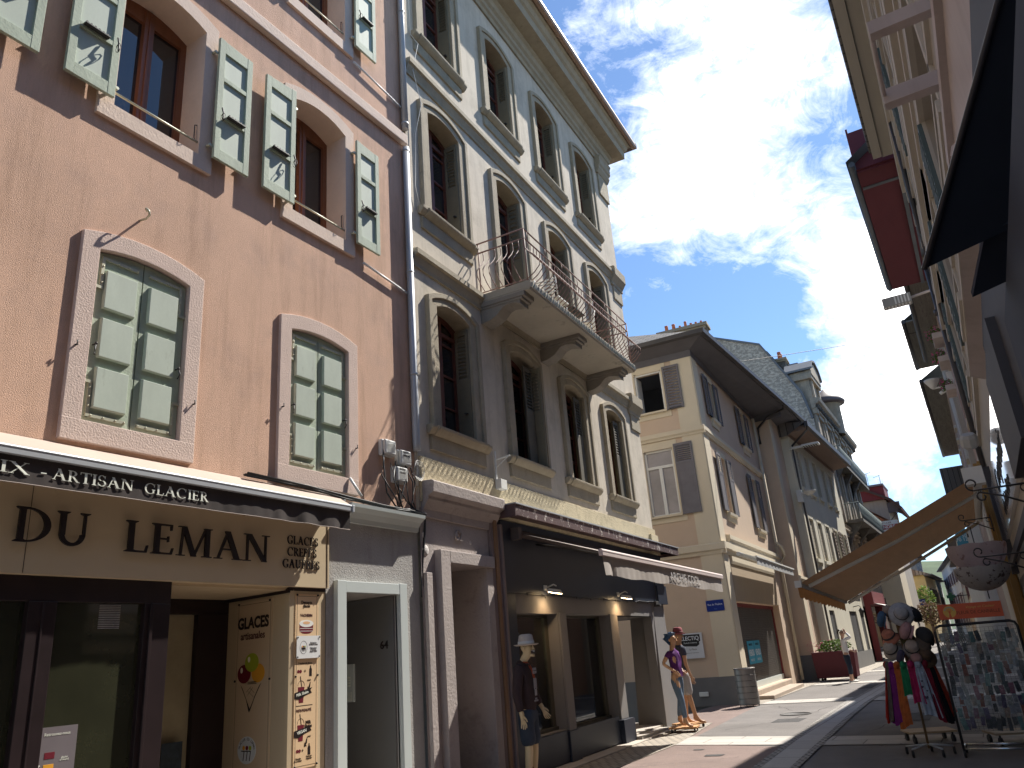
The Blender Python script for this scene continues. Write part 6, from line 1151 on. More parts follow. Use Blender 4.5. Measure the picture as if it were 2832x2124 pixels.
# near dark awnings overhead
A = thing('navy_awning', 'large dark navy awning overhanging the right edge of the view', 'awning', (0, 0, 0)); m_nv = mat('navy_awning_cloth', (.035, .042, .065), .85, .1, 2)
def slab(m, P, t=.02): return m.hexa([(x, y, z) for x, y, z in P] + [(x, y, z + t) for x, y, z in P])
slab(MB(), [(.075, 2.68, 2.70), (.40, 2.72, 3.3), (.80, 1.2, 4.1), (.41, .9, 3.55)][:4]) 
slab(MB(), [(.075, 2.68, 2.70), (.60, 2.80, 2.86), (1.3, 1.2, 4.2), (.95, 1.32, 4.0)]).build('canvas', m_nv, A)
MB().tube([(.075, 2.68, 2.70), (.95, 1.32, 4.0)], .010, 6).build('front_bar', mat('bar_dark', (.05, .05, .06), .4), A)
B = thing('small_navy_awning', 'smaller dark awning corner just beneath the large navy awning', 'awning', (0, 0, 0)); slab(MB(), [(.20, 2.95, 2.66), (.5, 2.98, 2.74), (.55, 2.7, 2.82), (.27, 2.72, 2.78)]).build('canvas', m_nv, B)
MB().box((.30, 1.0, 1.0), (.5, 3.3, 2.66)).build('side_screen', m_nv, B)
# brown awning over the street
BA = thing('brown_awning', 'sunlit ochre brown awning with scalloped edge reaching out from the right wall', 'awning', (0, 0, 0)); m_br = mat('ochre_brown_cloth', (.34, .185, .085), .9, .12, 6, trans=.6, aniso=(1, .1, 1), fine=.1)
W0, W1, F0, F1 = Vector((.27, 12.75, 3.55)), Vector((.22, 18.6, 3.56)), Vector((-2.42, 12.7, 2.34)), Vector((-2.62, 18.4, 2.20))
m = MB().add([W0, F0, F1, W1], [(0, 1, 2, 3)]); m.build('canvas', m_br, BA)
m = MB()
for k in range(2):
    pass
MB().tube([W0 + Vector((-.0, .1, 0)), W1], .07, 10).box((.1, 12.6, 3.42), (.36, 12.85, 3.66)).build('roller', m_offw, BA); MB().tube([F0, F1], .035, 8).box(F0 - Vector((.05, .06, .05)), F0 + Vector((.05, .02, .05))).build('front_bar', m_offw, BA)
E1 = Vector((-.95, 13.35, 2.86)); E2 = Vector((-1.2, 17.8, 2.74))
MB().tube([W0 + Vector((-.02, 1.0, -.12)), E1, F0 + Vector((.1, .25, -.03))], .032, 6).build('arm', m_offw, BA); MB().tube([W1 + Vector((-.02, -.6, -.12)), E2, F1 + Vector((.1, -.3, -.03))], .032, 6).build('arm', m_offw, BA)
m = MB(); n = 84
for q in range(n + 1):
    t = q / n; p = F0.lerp(F1, t); dz = .17 + .03 * abs(sin(t * n * pi / 6)); m.v += [tuple(p - Vector((0.02, 0, .02))), tuple(p - Vector((.02 + .01 * sin(q), 0, dz)))]
for q in range(n): m.f.append((2 * q, 2 * q + 1, 2 * q + 3, 2 * q + 2)); m.s.append(True)
m.build('valance', m_br, BA)
# floodlight boxes, lamps, speaker box, flowers
L = thing('louvred_floodlight', 'white boxed floodlight with louvres sticking out below the dark red dormer', 'floodlight', (-.17, 18, 8.42), 0); MB().box((-.30, -.1, -.12), (.28, .1, .10)).build('head', mat('grey_lamp_case', (.30, .30, .29), .6), L, .01); k = MB()
for q in range(5): k.box((-.05 + q * .065, -.105, -.10), (-.02 + q * .065, -.10, .08))
for q in range(8): k.box((-.28 + q * .07, -.09, -.125), (-.24 + q * .07, .09, -.12))
k.build('louvre', m_white, L); MB().tube([(.28, 0, 0), (.72, 0, .05)], .03, 6).build('arm', m_rpink, L)
L = thing('dish_lamp', 'white dish shaped street lamp on the right facade', 'street lamp', (.09, 26, 8.5)); MB().lathe([(.03, -.14), (.08, -.1), (.2, .1), (.22, .16), (.18, .14), (.02, -.02)], (0, 0, 0), 16).build('bowl', m_offw, L); MB().tube([(0, 0, -.12), (.6, 0, -.1)], .03, 6).build('arm', m_offw, L)
L = thing('spot_lamp', 'white tube spotlight beside the dish lamp', 'street lamp', (.42, 26, 8.3)); MB().tube([(-.2, 0, -.12), (.2, 0, .08)], [.05, .09], 8).build('head', m_offw, L); MB().box((.1, -.05, 0), (.25, .05, .5)).build('arm', m_offw, L)
o = MB().lathe([(.001, -.10), (.09, -.10), (.12, -.06), (.12, .06), (.09, .11), (.001, .11)], (0, 0, 0), 8, sm=False).xf(Matrix.Rotation(.5, 4, 'X')).build('speaker_box', mat('aged_white_box', (.42, .41, .38), .6)); o.location = (.31, 13, 4.1); tag(o, 'white faceted lamp box hanging above the brown awning end', 'wall lamp')
for (y, z, lab, s) in ((24, 9.3, 'upper flower box with pink blooms and iron rail on the right facade', 3), (24.5, 8.75, 'lower flower box with red geraniums on the right facade', 4), (25.5, 8.15, 'magenta flower pot hanging by the dish lamp', 5)):
    f = thing('flower_box', lab, 'flower box', (.55, y, z), 0, 'flower boxes on the right facade'); MB().box((-.16, -.5, -.16), (.1, .5, 0)).build('box', m_rpink, f); leaves(160, (-.1, 0, .1), (.2, .5, .2), .05, s).build('foliage', m_leaf, f); leaves(90, (-.12, 0, .14), (.22, .5, .18), .04, s + 7).build('flowers', m_pinkf, f)
def scroll(name, label, y, z, x0, x1, s=1):
    m = MB(); m.tube([(x1, y, z), (x0, y, z)], .008 * s, 5)
    for cx, cz, r, a0, a1 in ((x0, z + .05, .05, -90, -420), (x0 + .05, z - .055, .04, 90, 400)): m.tube([(cx + (r * (1 - .55 * t / 14)) * cos(rad(a0 + (a1 - a0) * t / 14)), y, cz + (r * (1 - .55 * t / 14)) * sin(rad(a0 + (a1 - a0) * t / 14))) for t in range(15)], .007 * s, 5)
    m.tube([(x0 + .03, y, z - .015), ((x0 + x1) / 2, y, z - .07), (x1, y, z - .17)], .008 * s, 5); m.tube([(x1, y, z + .04), (x1, y, z - .2)], .008 * s, 5)
    m.tube([(x1 - .03 + .03 * cos(t), y, z - .03 + .03 * sin(t)) for t in [i * pi / 5 for i in range(9)]], .006, 5)
    o = m.build(name, m_dark); orig(o, ((x0 + x1) / 2, y, z)); tag(o, label, 'sign bracket', 'wrought iron scroll brackets'); return o
scroll('scroll_bracket', 'black wrought iron scroll bracket nearest the camera, over the brown awning end', 7, 2.56, .10, .47)
scroll('scroll_bracket', 'black wrought iron scroll bracket in front of the hanging parasols', 9, 2.19, .03, .42)
scroll('scroll_bracket', 'small wrought iron scroll bracket where the second awning arm meets the wall', 13, 2.98, -.05, .3)
bs = thing('blue_shop_sign', 'pale blue phone number sign partly hidden by the brown awning', 'sign', (-.18, 20, 3.36)); MB().box((-.11, -.02, -.2), (.11, .02, .22)).build('panel', mat('sky_blue_sign', (.06, .30, .45), .5), bs); text('lettering', '04 50\n70 12', .1, m_w, bs, (0, -.024, 0), .002, MX)
# parasols hanging upside down like bowls
def parasol(label, c, r, h, seed, col, pat):
    t = thing('hanging_parasol', label, 'parasol', c, 0, 'hanging patterned parasols'); m = MB(); n = 8; L = 7; sub = 4; N = n * sub
    for k in range(L + 1):
        f = k / L; rr = r * sin(f * pi / 2); zz = h * (1 - cos(f * pi / 2))
        for j in range(N):
            a = 2 * pi * j / N + seed; s = 1 - .06 * sin(pi * (j % sub) / sub) * f; m.v.append((rr * s * cos(a), rr * s * sin(a), zz + .02 * f * sin(pi * (j % sub) / sub)))
    for k in range(L):
        for j in range(N): m.f.append((k * N + j, k * N + (j + 1) % N, (k + 1) * N + (j + 1) % N, (k + 1) * N + j)); m.s.append(True)
    m.build('canopy', mat('parasol_print_%s' % pat, col, .8, .12, 4, (.13, .10, .09) if pat == 'dark' else (.30, .19, .17), .56, 11 if pat == 'dark' else 7, sharp=.04, trans=.5), t)
    m = MB()
    for j in range(n): a = 2 * pi * j / n + seed; m.tube([(r * sin(f * pi / 2) * cos(a) * .97, r * sin(f * pi / 2) * sin(a) * .97, h * (1 - cos(f * pi / 2)) + .01) for f in (0, .3, .6, 1)], .004, 4)
    m.build('rib', m_zinc, t); MB().tube([(0, 0, -.1), (0, 0, h + .25)], .008, 6).build('pole', m_dark, t); return t
parasol('upper beige pink parasol hanging upside down by the ochre shop front', (.02, 12.2, 2.19), .37, .36, .2, (.48, .38, .36), 'pale')
parasol('lower black and white flowered parasol hanging upside down under the beige one', (.02, 12.3, 1.97), .35, .30, .5, (.52, .50, .48), 'dark')
# ---- goods rack with plastic cover and orange sign
RK = thing('goods_rack', 'tall black framed wire rack on wheels under clear plastic, full of small accessories', 'display rack', (-.23, 12.05, 0), 0)
m = MB(); H = 1.58; hw = .47
m.tube([(-hw, 0, .08), (-hw, 0, H - .07), (-hw + .02, 0, H - .02), (-hw + .07, 0, H), (hw - .07, 0, H), (hw - .02, 0, H - .02), (hw, 0, H - .07), (hw, 0, .08)], .017, 8); m.build('frame', m_black, RK)
MB().tube([(-hw, 0, .1), (hw, 0, .1)], .014, 6).tube([(-hw, .45, .1), (hw, .45, .1)], .014, 6).tube([(-hw, 0, .1), (-hw, .45, .1)], .014, 6).tube([(hw, 0, .1), (hw, .45, .1)], .014, 6).build('base_bar', mat('chromed_steel', (.6, .6, .6), .2, metal=.9), RK)
for x in (-hw, hw):
    for y in (0, .45): MB().tube([(x - .015, y, .045), (x + .015, y, .045)], .045, 12).box((x - .012, y - .012, .05), (x + .012, y + .012, .1)).build('wheel', m_black, RK)
m = MB()
for q in range(19): m.box((-hw + .03 + q * .049, .05, .3), (-hw + .033 + q * .049, .053, H - .06))
for q in range(26): m.box((-hw + .02, .047, .3 + q * .049), (hw - .02, .05, .303 + q * .049))
m.build('wire_mesh', m_dark, RK)
m = MB(); nx, nz = 24, 30
for i in range(nx + 1):
    for j in range(nz + 1):
        x = -hw + .015 + (2 * hw - .03) * i / nx; z = .22 + (H - .24) * j / nz; m.v.append((x, -.045 + .006 * sin(x * 9 + z * 5) + .005 * sin(z * 7 - x * 6) + .0015 * sin(x * 60 + 9 * sin(z * 11)), z))
for i in range(nx):
    for j in range(nz): q = i * (nz + 1) + j; m.f.append((q, q + 1, q + nz + 2, q + nz + 1)); m.s.append(True)
m.build('plastic_cover', glassmat('creased_plastic', (.90, .91, .92), .95, .3, .4), RK)
cols_ = [(.45, .44, .42), (.30, .10, .16), (.08, .08, .09), (.10, .22, .22), (.40, .30, .24), (.05, .05, .06), (.35, .35, .40), (.32, .08, .05), (.14, .10, .20), (.5, .5, .48)]
R = random.Random(21); proto = []
for c in range(len(cols_)):
    for s in range(2):
        m = MB(); h_ = (.095, .125)[s]; m.box((-.026, -.01, -h_), (.026, .008, -.015)); m.box((-.027, -.002, -.02), (.027, .002, .02)); m.ball((0, -.008, -h_ * .65), .027, 6, (1, .5, 1.3)); o = m.build('accessory_pack', mat('pack_%d' % c, tuple(v * .6 for v in cols_[c]), .6, .3, 30, (.5, .5, .48), .62, 40)); o.data.name = 'accessory_pack'; proto.append(o)
used = False; n_ = 0
for q in range(15):
    for r in range(9):
        if R.random() < .13: continue
        o = proto[n_] if n_ < len(proto) else R.choice(proto).copy()
        if n_ >= len(proto): scene.collection.objects.link(o)
        n_ += 1; o.location = (-.23 - hw + .06 + q * .058 + R.uniform(-.006, .006), 12.05 + .03, 1.46 - r * .127 + R.uniform(-.028, .028)); o.rotation_euler = (R.uniform(-.2, .1), R.uniform(-.16, .16), R.uniform(-.6, .6)); o.scale = (R.uniform(.8, 1.15), 1, R.uniform(.75, 1.2))
        tag(o, 'small packaged accessory hung on the wire rack behind the clear plastic', 'accessory', 'accessories on the covered rack')
OS = thing('orange_sign', 'bright orange sign with yellow tree lettered FLEUR DE CANNELLE on top of the goods rack', 'sign', (-.235, 12.0, 1.74), 0); OS.rotation_euler = (0, rad(1.0), 0)
MB().box((-.365, -.012, -.095), (.365, .012, .095)).build('board', mat('orange_board', (.60, .10, .03), .5, .04), OS, .003); my = mat('sign_yellow', (.62, .38, .08), .6); DY = lambda x, z, d: (x, -d, z)
disc(MB(), DY, -.235, 0, .075, .012, .0135, 28).build('disc', my, OS)
m = MB(); m.prism([(-.252, -.075), (-.218, -.075), (-.228, -.02), (-.22, .0), (-.25, .0), (-.242, -.02)], DY, .0135, .0145)
for a in (-55, -28, 0, 28, 55):
    t = rad(90 + a); m.prism([(-.238, -.012), (-.232, -.012), (-.235 + .05 * cos(t) + .003, -.01 + .05 * sin(t)), (-.235 + .05 * cos(t) - .003, -.01 + .05 * sin(t))], DY, .0135, .0148 + a * 4e-6)
m.build('tree', MC['orange_board'], OS); m = MB()
for a in range(9): t = rad(20 + a * 17); disc(m, DY, -.235 + .058 * cos(t), .0 + .055 * sin(t), .007, .0135, .0146, 8)
m.build('leaf', mat('print_blue', (.2, .35, .4), .6), OS)
text('lettering', 'FLEUR DE CANNELLE', .058, mat('sign_brown', (.16, .04, .01), .6), OS, (.09, -.0135, -.022), .001, MX, sx=.9); text('lettering', 'Voyage en Couleur', .042, my, OS, (.12, -.0135, .043), .001, MX, shear=.3)
# trolleys behind
for x, y, lab in ((-.12, 13.35, 'second low wheeled board standing behind the goods rack'), (-1.2, 13.7, 'wooden wheeled board behind the scarf stand')):
    b = thing('wheeled_board', lab, 'trolley', (x, y, 0), 20, 'wheeled wooden boards'); MB().box((-.32, -.25, .14), (.32, .25, .165)).build('board', mat('plywood', (.40, .28, .16), .7, .1), b)
    for a in (-.26, .26):
        for c in (-.2, .2): MB().tube([(a - .018, c, .055), (a + .018, c, .055)], .055, 12).box((a - .01, c - .01, .06), (a + .01, c + .01, .14)).build('wheel', m_black, b)
# ---- hat and scarf stand
HX, HY = -1.12, 12.35
ST = thing('hat_scarf_stand', 'round wheeled metal stand carrying hats above and scarves below', 'display stand', (HX, HY, 0))
MB().tube([(0, 0, .08), (0, 0, 1.72)], .016, 8).tube([(0, .0, 1.15), (-.02, 0, 1.72)], .04, 7).build('pole', mat('stand_wood', (.22, .13, .06), .6), ST)
m = MB()
for k in range(5): a = 2 * pi * k / 5 + .3; m.tube([(0, 0, .13), (.3 * cos(a), .3 * sin(a), .1)], .012, 6)
m.build('foot', m_zinc, ST)
for k in range(5): a = 2 * pi * k / 5 + .3; MB().tube([(.3 * cos(a) - .015, .3 * sin(a), .045), (.3 * cos(a) + .015, .3 * sin(a), .045)], .045, 10).build('wheel', m_black, ST)
MB().tube([(.27 * cos(t), .27 * sin(t), 1.14) for t in [2 * pi * i / 24 for i in range(25)]], .008, 6).tube([(-.27, 0, 1.14), (.27, 0, 1.14)], .006, 5).tube([(0, -.27, 1.14), (0, .27, 1.14)], .006, 5).build('ring', m_zinc, ST)
m = MB()
for k in range(10): a = k * 2.4; z = 1.3 + (k % 5) * .1; m.tube([(0, 0, z), (.14 * cos(a), .14 * sin(a), z + .03)], .005, 5)
m.build('peg', m_dark, ST)
SC = [((.45, .03, .02), 'scarlet and orange scarf at the far left of the stand'), ((.12, .10, .09), 'grey brown scarf with gold flecks next to the scarlet one'), ((.20, .02, .18), 'purple scarf between the grey and the orange ones'), ((.45, .12, .03), 'rust orange scarf left of the green one'), ((.02, .22, .09), 'short emerald green scarf with white specks'), ((.42, .02, .10), 'raspberry pink scarf behind the pale blue one'), ((.38, .44, .52), 'pale blue scarf printed with hearts'), ((.25, .02, .04), 'long crimson scarf right of the pale blue one'), ((.02, .02, .022), 'black scarf with small pale marks'), ((.45, .06, .03), 'coral scarf at the far right of the stand')]
R = random.Random(9)
for k, (c, lab) in enumerate(SC):
    a = rad(190 + k * 17.5); L_ = (.72, .70, .74, .78, .40, .5, .66, .72, .74, .66)[k]; nx_, nz_ = 10, 14; m = MB(); w = .055; spread = (.065, .05, .045, .055, .035, .04, .07, .05, .055, .05)[k]
    ca, sa = cos(a), sin(a); px_, py_ = HX + .28 * ca, HY + .28 * sa; lean = (k - 4.5) * .022
    for i in range(nx_ + 1):
        for j in range(nz_ + 1):
            s = i / nx_ * 2 - 1; t = j / nz_; ww = (.030 + spread * 1.1 * t ** .6); f = .014 * sin(i * 2.1 + k) * (.5 + t)
            m.v.append((px_ + s * ww * (-sa) + (f + .012 + .03 * t) * ca + lean * t, py_ + s * ww * ca + (f + .012 + .03 * t) * sa, 1.15 - L_ * t * (1 + .04 * sin(s * 2 + k)) + .02 * (1 - t)))
    for i in range(nx_):
        for j in range(nz_): q = i * (nz_ + 1) + j; m.f.append((q, q + 1, q + nz_ + 2, q + nz_ + 1)); m.s.append(True)
    m.ball((px_ + .01 * ca, py_ + .01 * sa, 1.13), .045, 7, (1, 1, 1.15))
    o = m.build('scarf', mat('scarf_%d' % k, c, .85, .25, 12, tuple(min(1, x * 1.6 + .08) for x in c), .66, 26, sharp=.04, trans=.25)); orig(o, (px_, py_, 1.15)); tag(o, lab, 'scarf', 'scarves knotted on the ring')
    if k == 6:
        h = MB()
        for (s, z, r) in ((-.01, .92, .016), (-.02, .85, .018), (.0, .72, .026), (.03, .80, .014)):
            pts = [(r * .06 * 16 * sin(t) ** 3 + s, r * .06 * (13 * cos(t) - 5 * cos(2 * t) - 2 * cos(3 * t) - cos(4 * t)) + z) for t in [2 * pi * i / 18 for i in range(18)]]
            h.prism(pts, lambda u, zz, d: (px_ + u * (-sa) + (.055 + d) * ca - .003, py_ + u * ca + (.055 + d) * sa - .02, zz), 0, .002)
        ho = h.build('heart', mat('heart_grey', (.08, .08, .11), .8)); ho.location = -Vector(o.location); ho.parent = o
def hat(label, loc, kind, col, rot, size=1, dark=None):
    t = thing('hat', label, 'hat', loc, 0, 'hats on the stand'); t.rotation_euler = tuple(rad(v) for v in rot); mt = mat('hat_' + str(abs(hash(col)) % 9999), col, .9, .15, 20, tuple(x * .6 for x in col), .62, 25, sharp=.05); s = size
    if kind == 'brim': pr = [(.001, .11), (.05, .108), (.078, .09), (.088, .05), (.092, .0), (.13, -.012), (.165, -.04), (.163, -.046), (.128, -.02), (.08, -.008)]
    elif kind == 'bucket': pr = [(.001, .085), (.055, .083), (.075, .065), (.085, .0), (.11, -.03), (.13, -.055), (.126, -.058), (.1, -.03)]
    else: pr = [(.001, .09), (.06, .085), (.1, .06), (.105, .03), (.088, 0), (.085, -.012)]
    MB().lathe([(r * s, z * s) for r, z in pr], (0, 0, 0), 20).build('crown', mt, t)
    MB().lathe([(.091 * s, .002), (.094 * s, .004), (.092 * s, .028), (.089 * s, .028)], (0, 0, 0), 20).build('band', mat('hat_band_dark', dark or (.05, .045, .045), .8), t)
    if kind == 'cap': MB().add([(.08 * s * cos(a), .08 * s * sin(a), .0) for a in [rad(-50 + 10 * i) for i in range(11)]] + [((.05 + .10 * s) * cos(a * .8), (.05 + .085 * s) * sin(a * .8), -.02) for a in [rad(-50 + 10 * i) for i in range(11)]], [(i, i + 1, 12 + i, 11 + i) for i in range(10)], True).build('peak', mt, t)
    return t
HT = [('large pale grey felt hat with wide brim, topmost on the stand', (.06, -.16, .58), 'brim', (.34, .34, .35), (75, 0, 8), 1.0), ('denim blue cap at the upper left of the stand', (-.18, -.06, .52), 'cap', (.05, .10, .17), (70, 20, -90), 1.05), ('beige ribboned hat behind the blue cap', (-.09, -.0, .62), 'brim', (.28, .21, .17), (60, -20, -50), .85), ('black cap behind the large grey hat', (.18, -.0, .54), 'cap', (.02, .022, .025), (60, 30, 60), 1.1),
      ('dusty pink baker boy cap in the middle of the stand', (.1, -.2, .34), 'cap', (.34, .20, .20), (65, 0, -70), 1.15), ('orange flowered bucket hat on the left side', (-.16, -.12, .30), 'bucket', (.42, .16, .10), (40, 0, -30), 1.0), ('dark brown cap on the right side of the stand', (.25, -.06, .26), 'cap', (.05, .045, .04), (65, 20, 30), 1.15), ('taupe cap tilted on the right shoulder of the stand', (.2, -.12, .14), 'cap', (.14, .10, .07), (50, 40, 20), 1.1),
      ('beige patterned slouch hat below the pink cap', (.1, -.2, .14), 'bucket', (.33, .27, .23), (60, 0, 0), 1.05), ('white and cream sun hat low on the left', (-.17, -.12, .14), 'bucket', (.36, .32, .27), (60, 0, -20), 1.05), ('brown floppy hat at the lower right of the stand', (.22, -.15, .02), 'brim', (.10, .06, .035), (50, 30, 0), .95), ('small black and lilac cap just above the scarves', (-.04, -.2, .02), 'cap', (.06, .05, .08), (70, 0, -90), .9), ('pinkish peaked hat just above the green scarf', (.12, -.22, -.01), 'bucket', (.34, .19, .17), (60, 0, 0), .85), ('dark olive cap behind the slouch hat', (.04, .05, .2), 'cap', (.09, .08, .03), (50, 0, 40), 1.1)]
for lab, (x, y, z), kd, c, rt, sz in HT: hat(lab, (HX + x, HY + y, 1.2 + z), kd, c, rt, sz)
# ================================================================ people and mannequins
def skin(name, nodes, links, m, parent=None, sub=2):
    """one continuous surface grown over a skeleton: nodes name -> (xyz, radius | (rx, ry))"""
    me = bpy.data.meshes.new(name); k = list(nodes); me.from_pydata([nodes[n][0] for n in k], [(k.index(a), k.index(b)) for a, b in links], [])
    o = bpy.data.objects.new(name, me); scene.collection.objects.link(o); s = o.modifiers.new('skin', 'SKIN'); s.use_smooth_shade = True
    b = o.modifiers.new('sub', 'SUBSURF'); b.levels = sub; b.render_levels = sub
    for i, n in enumerate(k):
        r = nodes[n][1]; r = r if isinstance(r, tuple) else (r, r); me.skin_vertices[0].data[i].radius = r; me.skin_vertices[0].data[i].use_root = (i == 0)
    dg = bpy.context.evaluated_depsgraph_get(); nm = bpy.data.meshes.new_from_object(o.evaluated_get(dg)); bpy.data.objects.remove(o)
    nm.materials.clear(); nm.materials.append(m); o = bpy.data.objects.new(name, nm); scene.collection.objects.link(o); o.parent = parent; return o
def V3(*a): return Vector(a)
def figure(root, J, skin_m, face=True, fem=False):
    """J: joint positions (figure faces +y): hip, waist, chest, neck, head, sh_l/r, el, wr, hp, kn, an, toe"""
    N = {'pelvis': (J['hip'], (.115, .09)), 'waist': (J['waist'], (.10 if fem else .115, .08)), 'chest': (J['chest'], (.125 if fem else .15, .10)), 'collar': (J['neck'] - V3(0, 0, .06), (.07, .06)), 'neck': (J['neck'], .052), 'jaw': (J['head'] - V3(0, -.02, .07), (.055, .065)), 'head': (J['head'], (.078, .095)), 'crown': (J['head'] + V3(0, -.01, .09), (.06, .07))}
    Lk = [('pelvis', 'waist'), ('waist', 'chest'), ('chest', 'collar'), ('collar', 'neck'), ('neck', 'jaw'), ('jaw', 'head'), ('head', 'crown')]
    for s in 'lr':
        d = 1 if s == 'r' else -1
        N['sh' + s] = (J['sh' + s], .052); N['el' + s] = (J['el' + s], .038); N['wr' + s] = (J['wr' + s], .026); Lk += [('chest', 'sh' + s), ('sh' + s, 'el' + s), ('el' + s, 'wr' + s)]
        w = J['wr' + s]; dr = (w - J['el' + s]).normalized(); side = J.get('side' + s, V3(0, 1, 0)); side = (side - dr * side.dot(dr)).normalized(); pn = dr.cross(side) * d
        palm = w + dr * .07; N['pm' + s] = (palm, (.034, .02)); Lk.append(('wr' + s, 'pm' + s))
        for i in range(4):
            o_ = (i - 1.5) * .019; ln = (.066, .078, .072, .055)[i]; a = palm + side * -o_ * 1.0 + dr * .022; b = a + dr * ln * .5 + side * -o_ * .2 + pn * .006; c = b + dr * ln * .45 + pn * .018
            N['f%d%s' % (i, s)] = (a, .0095); N['g%d%s' % (i, s)] = (b, .0085); N['h%d%s' % (i, s)] = (c, .007); Lk += [('pm' + s, 'f%d%s' % (i, s)), ('f%d%s' % (i, s), 'g%d%s' % (i, s)), ('g%d%s' % (i, s), 'h%d%s' % (i, s))]
        t0 = w + dr * .03 + side * .03; t1 = t0 + dr * .03 + side * .018; t2 = t1 + dr * .03 + side * .004
        N['t0' + s] = (t0, .012); N['t1' + s] = (t1, .010); N['t2' + s] = (t2, .008); Lk += [('wr' + s, 't0' + s), ('t0' + s, 't1' + s), ('t1' + s, 't2' + s)]
        N['hp' + s] = (J['hp' + s], .085); N['kn' + s] = (J['kn' + s], .056); N['cf' + s] = (J['kn' + s].lerp(J['an' + s], .3), .054); N['an' + s] = (J['an' + s], .036); N['ft' + s] = (J['an' + s].lerp(J['toe' + s], .55) - V3(0, 0, .03), (.038, .03)); N['to' + s] = (J['toe' + s], (.036, .018)); N['he' + s] = (J['an' + s] + (J['an' + s] - J['toe' + s]) * .28 - V3(0, 0, .045), .03)
        Lk += [('pelvis', 'hp' + s), ('hp' + s, 'kn' + s), ('kn' + s, 'cf' + s), ('cf' + s, 'an' + s), ('an' + s, 'ft' + s), ('ft' + s, 'to' + s), ('an' + s, 'he' + s)]
    b = skin('body', N, Lk, skin_m, root, 2); h = J['head']
    if face:
        f = MB().hexa([tuple(h + V3(*q)) for q in ((-.012, .08, -.03), (.012, .08, -.03), (.014, .115, -.032), (-.014, .115, -.032), (-.007, .082, .025), (.007, .082, .025), (.006, .092, .025), (-.006, .092, .025))])
        for s in (-1, 1): f.ball(tuple(h + V3(s * .088, -.01, -.01)), .026, 6, (.35, .8, 1.2))
        f.build('nose_and_ears', skin_m, b); e = MB()
        for s in (-1, 1): e.ball(tuple(h + V3(s * .031, .083, .012)), .011, 6, (1.3, .6, .8))
        e.build('eyes', m_black, b)
    return b
def garment(name, root, J, keys, m, pad):
    N = {}; Lk = []
    for a, (p, r) in keys['n'].items(): N[a] = (p, r)
    return skin(name, N, keys['l'], m, root, 2)
def stand(H=1.78, fem=False):
    k = H / 1.78; d = dict(hip=V3(0, 0, .95), waist=V3(0, 0, 1.08), chest=V3(0, .0, 1.30), neck=V3(0, -.01, 1.53), head=V3(0, .01, 1.68))
    for s, g in (('l', -1), ('r', 1)):
        sw = .165 if fem else .195
        d.update({'sh' + s: V3(g * sw, -.01, 1.43), 'el' + s: V3(g * (sw + .05), -.02, 1.13), 'wr' + s: V3(g * (sw + .06), .05, .88), 'hp' + s: V3(g * .09, 0, .9), 'kn' + s: V3(g * .1, .02, .5), 'an' + s: V3(g * .1, -.02, .09), 'toe' + s: V3(g * .12, .16, .02)})
    return {a: v * k for a, v in d.items()}
def top_nodes(J, r, sleeves=1.0, hem=.0, hood=False):
    N = {'b0': (J['hip'] + V3(0, 0, hem - .10), (r * 1.0, r * .8)), 'b1': (J['waist'], (r * .98, r * .76)), 'b2': (J['chest'], (r * 1.15, r * .82)), 'b3': (J['neck'] - V3(0, 0, .07), (r * .62, r * .55)), 'b4': (J['neck'] - V3(0, 0, .02), (r * .5, r * .48))}
    L = [('b0', 'b1'), ('b1', 'b2'), ('b2', 'b3'), ('b3', 'b4')]
    for s in 'lr':
        N['s' + s] = (J['sh' + s], r * .47); L.append(('b2', 's' + s))
        if sleeves > .6: N['e' + s] = (J['el' + s], r * .40); N['w' + s] = (J['el' + s].lerp(J['wr' + s], .88), r * .30); L += [('s' + s, 'e' + s), ('e' + s, 'w' + s)]
        else: N['e' + s] = (J['sh' + s].lerp(J['el' + s], .55), r * .42); L.append(('s' + s, 'e' + s))
    return N, L
def leg_nodes(J, r, to=1.0, w=1.0):
    N = {'p': (J['hip'] + V3(0, 0, .05), (r * 1.3, r * 1.05)), 'q': (J['hip'] - V3(0, 0, .03), (r * 1.3, r * 1.08))}; L = [('p', 'q')]
    for s in 'lr':
        N['h' + s] = (J['hp' + s] - V3(0, 0, .06), r); N['k' + s] = (J['kn' + s] + V3(0, 0, .04 if to < .5 else 0), r * (.95 if to < .5 else .66 * w)); L += [('q', 'h' + s), ('h' + s, 'k' + s)]
        if to < .5: N['k' + s] = (J['hp' + s].lerp(J['kn' + s], 1.0 if to > .3 else .75), r * .98)
        else: N['k' + s] = (J['kn' + s], .072 * w); N['c' + s] = (J['kn' + s].lerp(J['an' + s], .35), .068 * w); N['a' + s] = (J['an' + s] + V3(0, 0, .04), .05 * w); L += [('k' + s, 'c' + s), ('c' + s, 'a' + s)]
    return N, L
def fedora(root, c, m, mb, s=1.0):
    h = MB().lathe([(.001, .125), (.05, .13), (.08, .115), (.093, .05), (.099, 0), (.125, -.006), (.15, .004), (.152, -.002), (.12, -.016), (.09, -.012)], tuple(c), 22, s, s * 1.12).build('hat', m, root); MB().lathe([(.099, .004), (.1015, .006), (.0975, .04), (.095, .04)], tuple(c), 22, s, s * 1.12).build('hat_band', mb, root); return h
m_mannq = mat('cream_mannequin', (.62, .50, .30), .45, .03); m_tan = mat('tan_mannequin', (.50, .29, .17), .5, .05); m_skin = mat('skin', (.45, .27, .19), .6, .05)
m_denim = mat('dark_denim', (.035, .05, .075), .9, .3, 4, (.10, .13, .17), .6, 3, fine=.15); m_jean = mat('faded_jeans', (.11, .16, .23), .9, .2, 3, (.22, .28, .35), .55, 4, fine=.12)
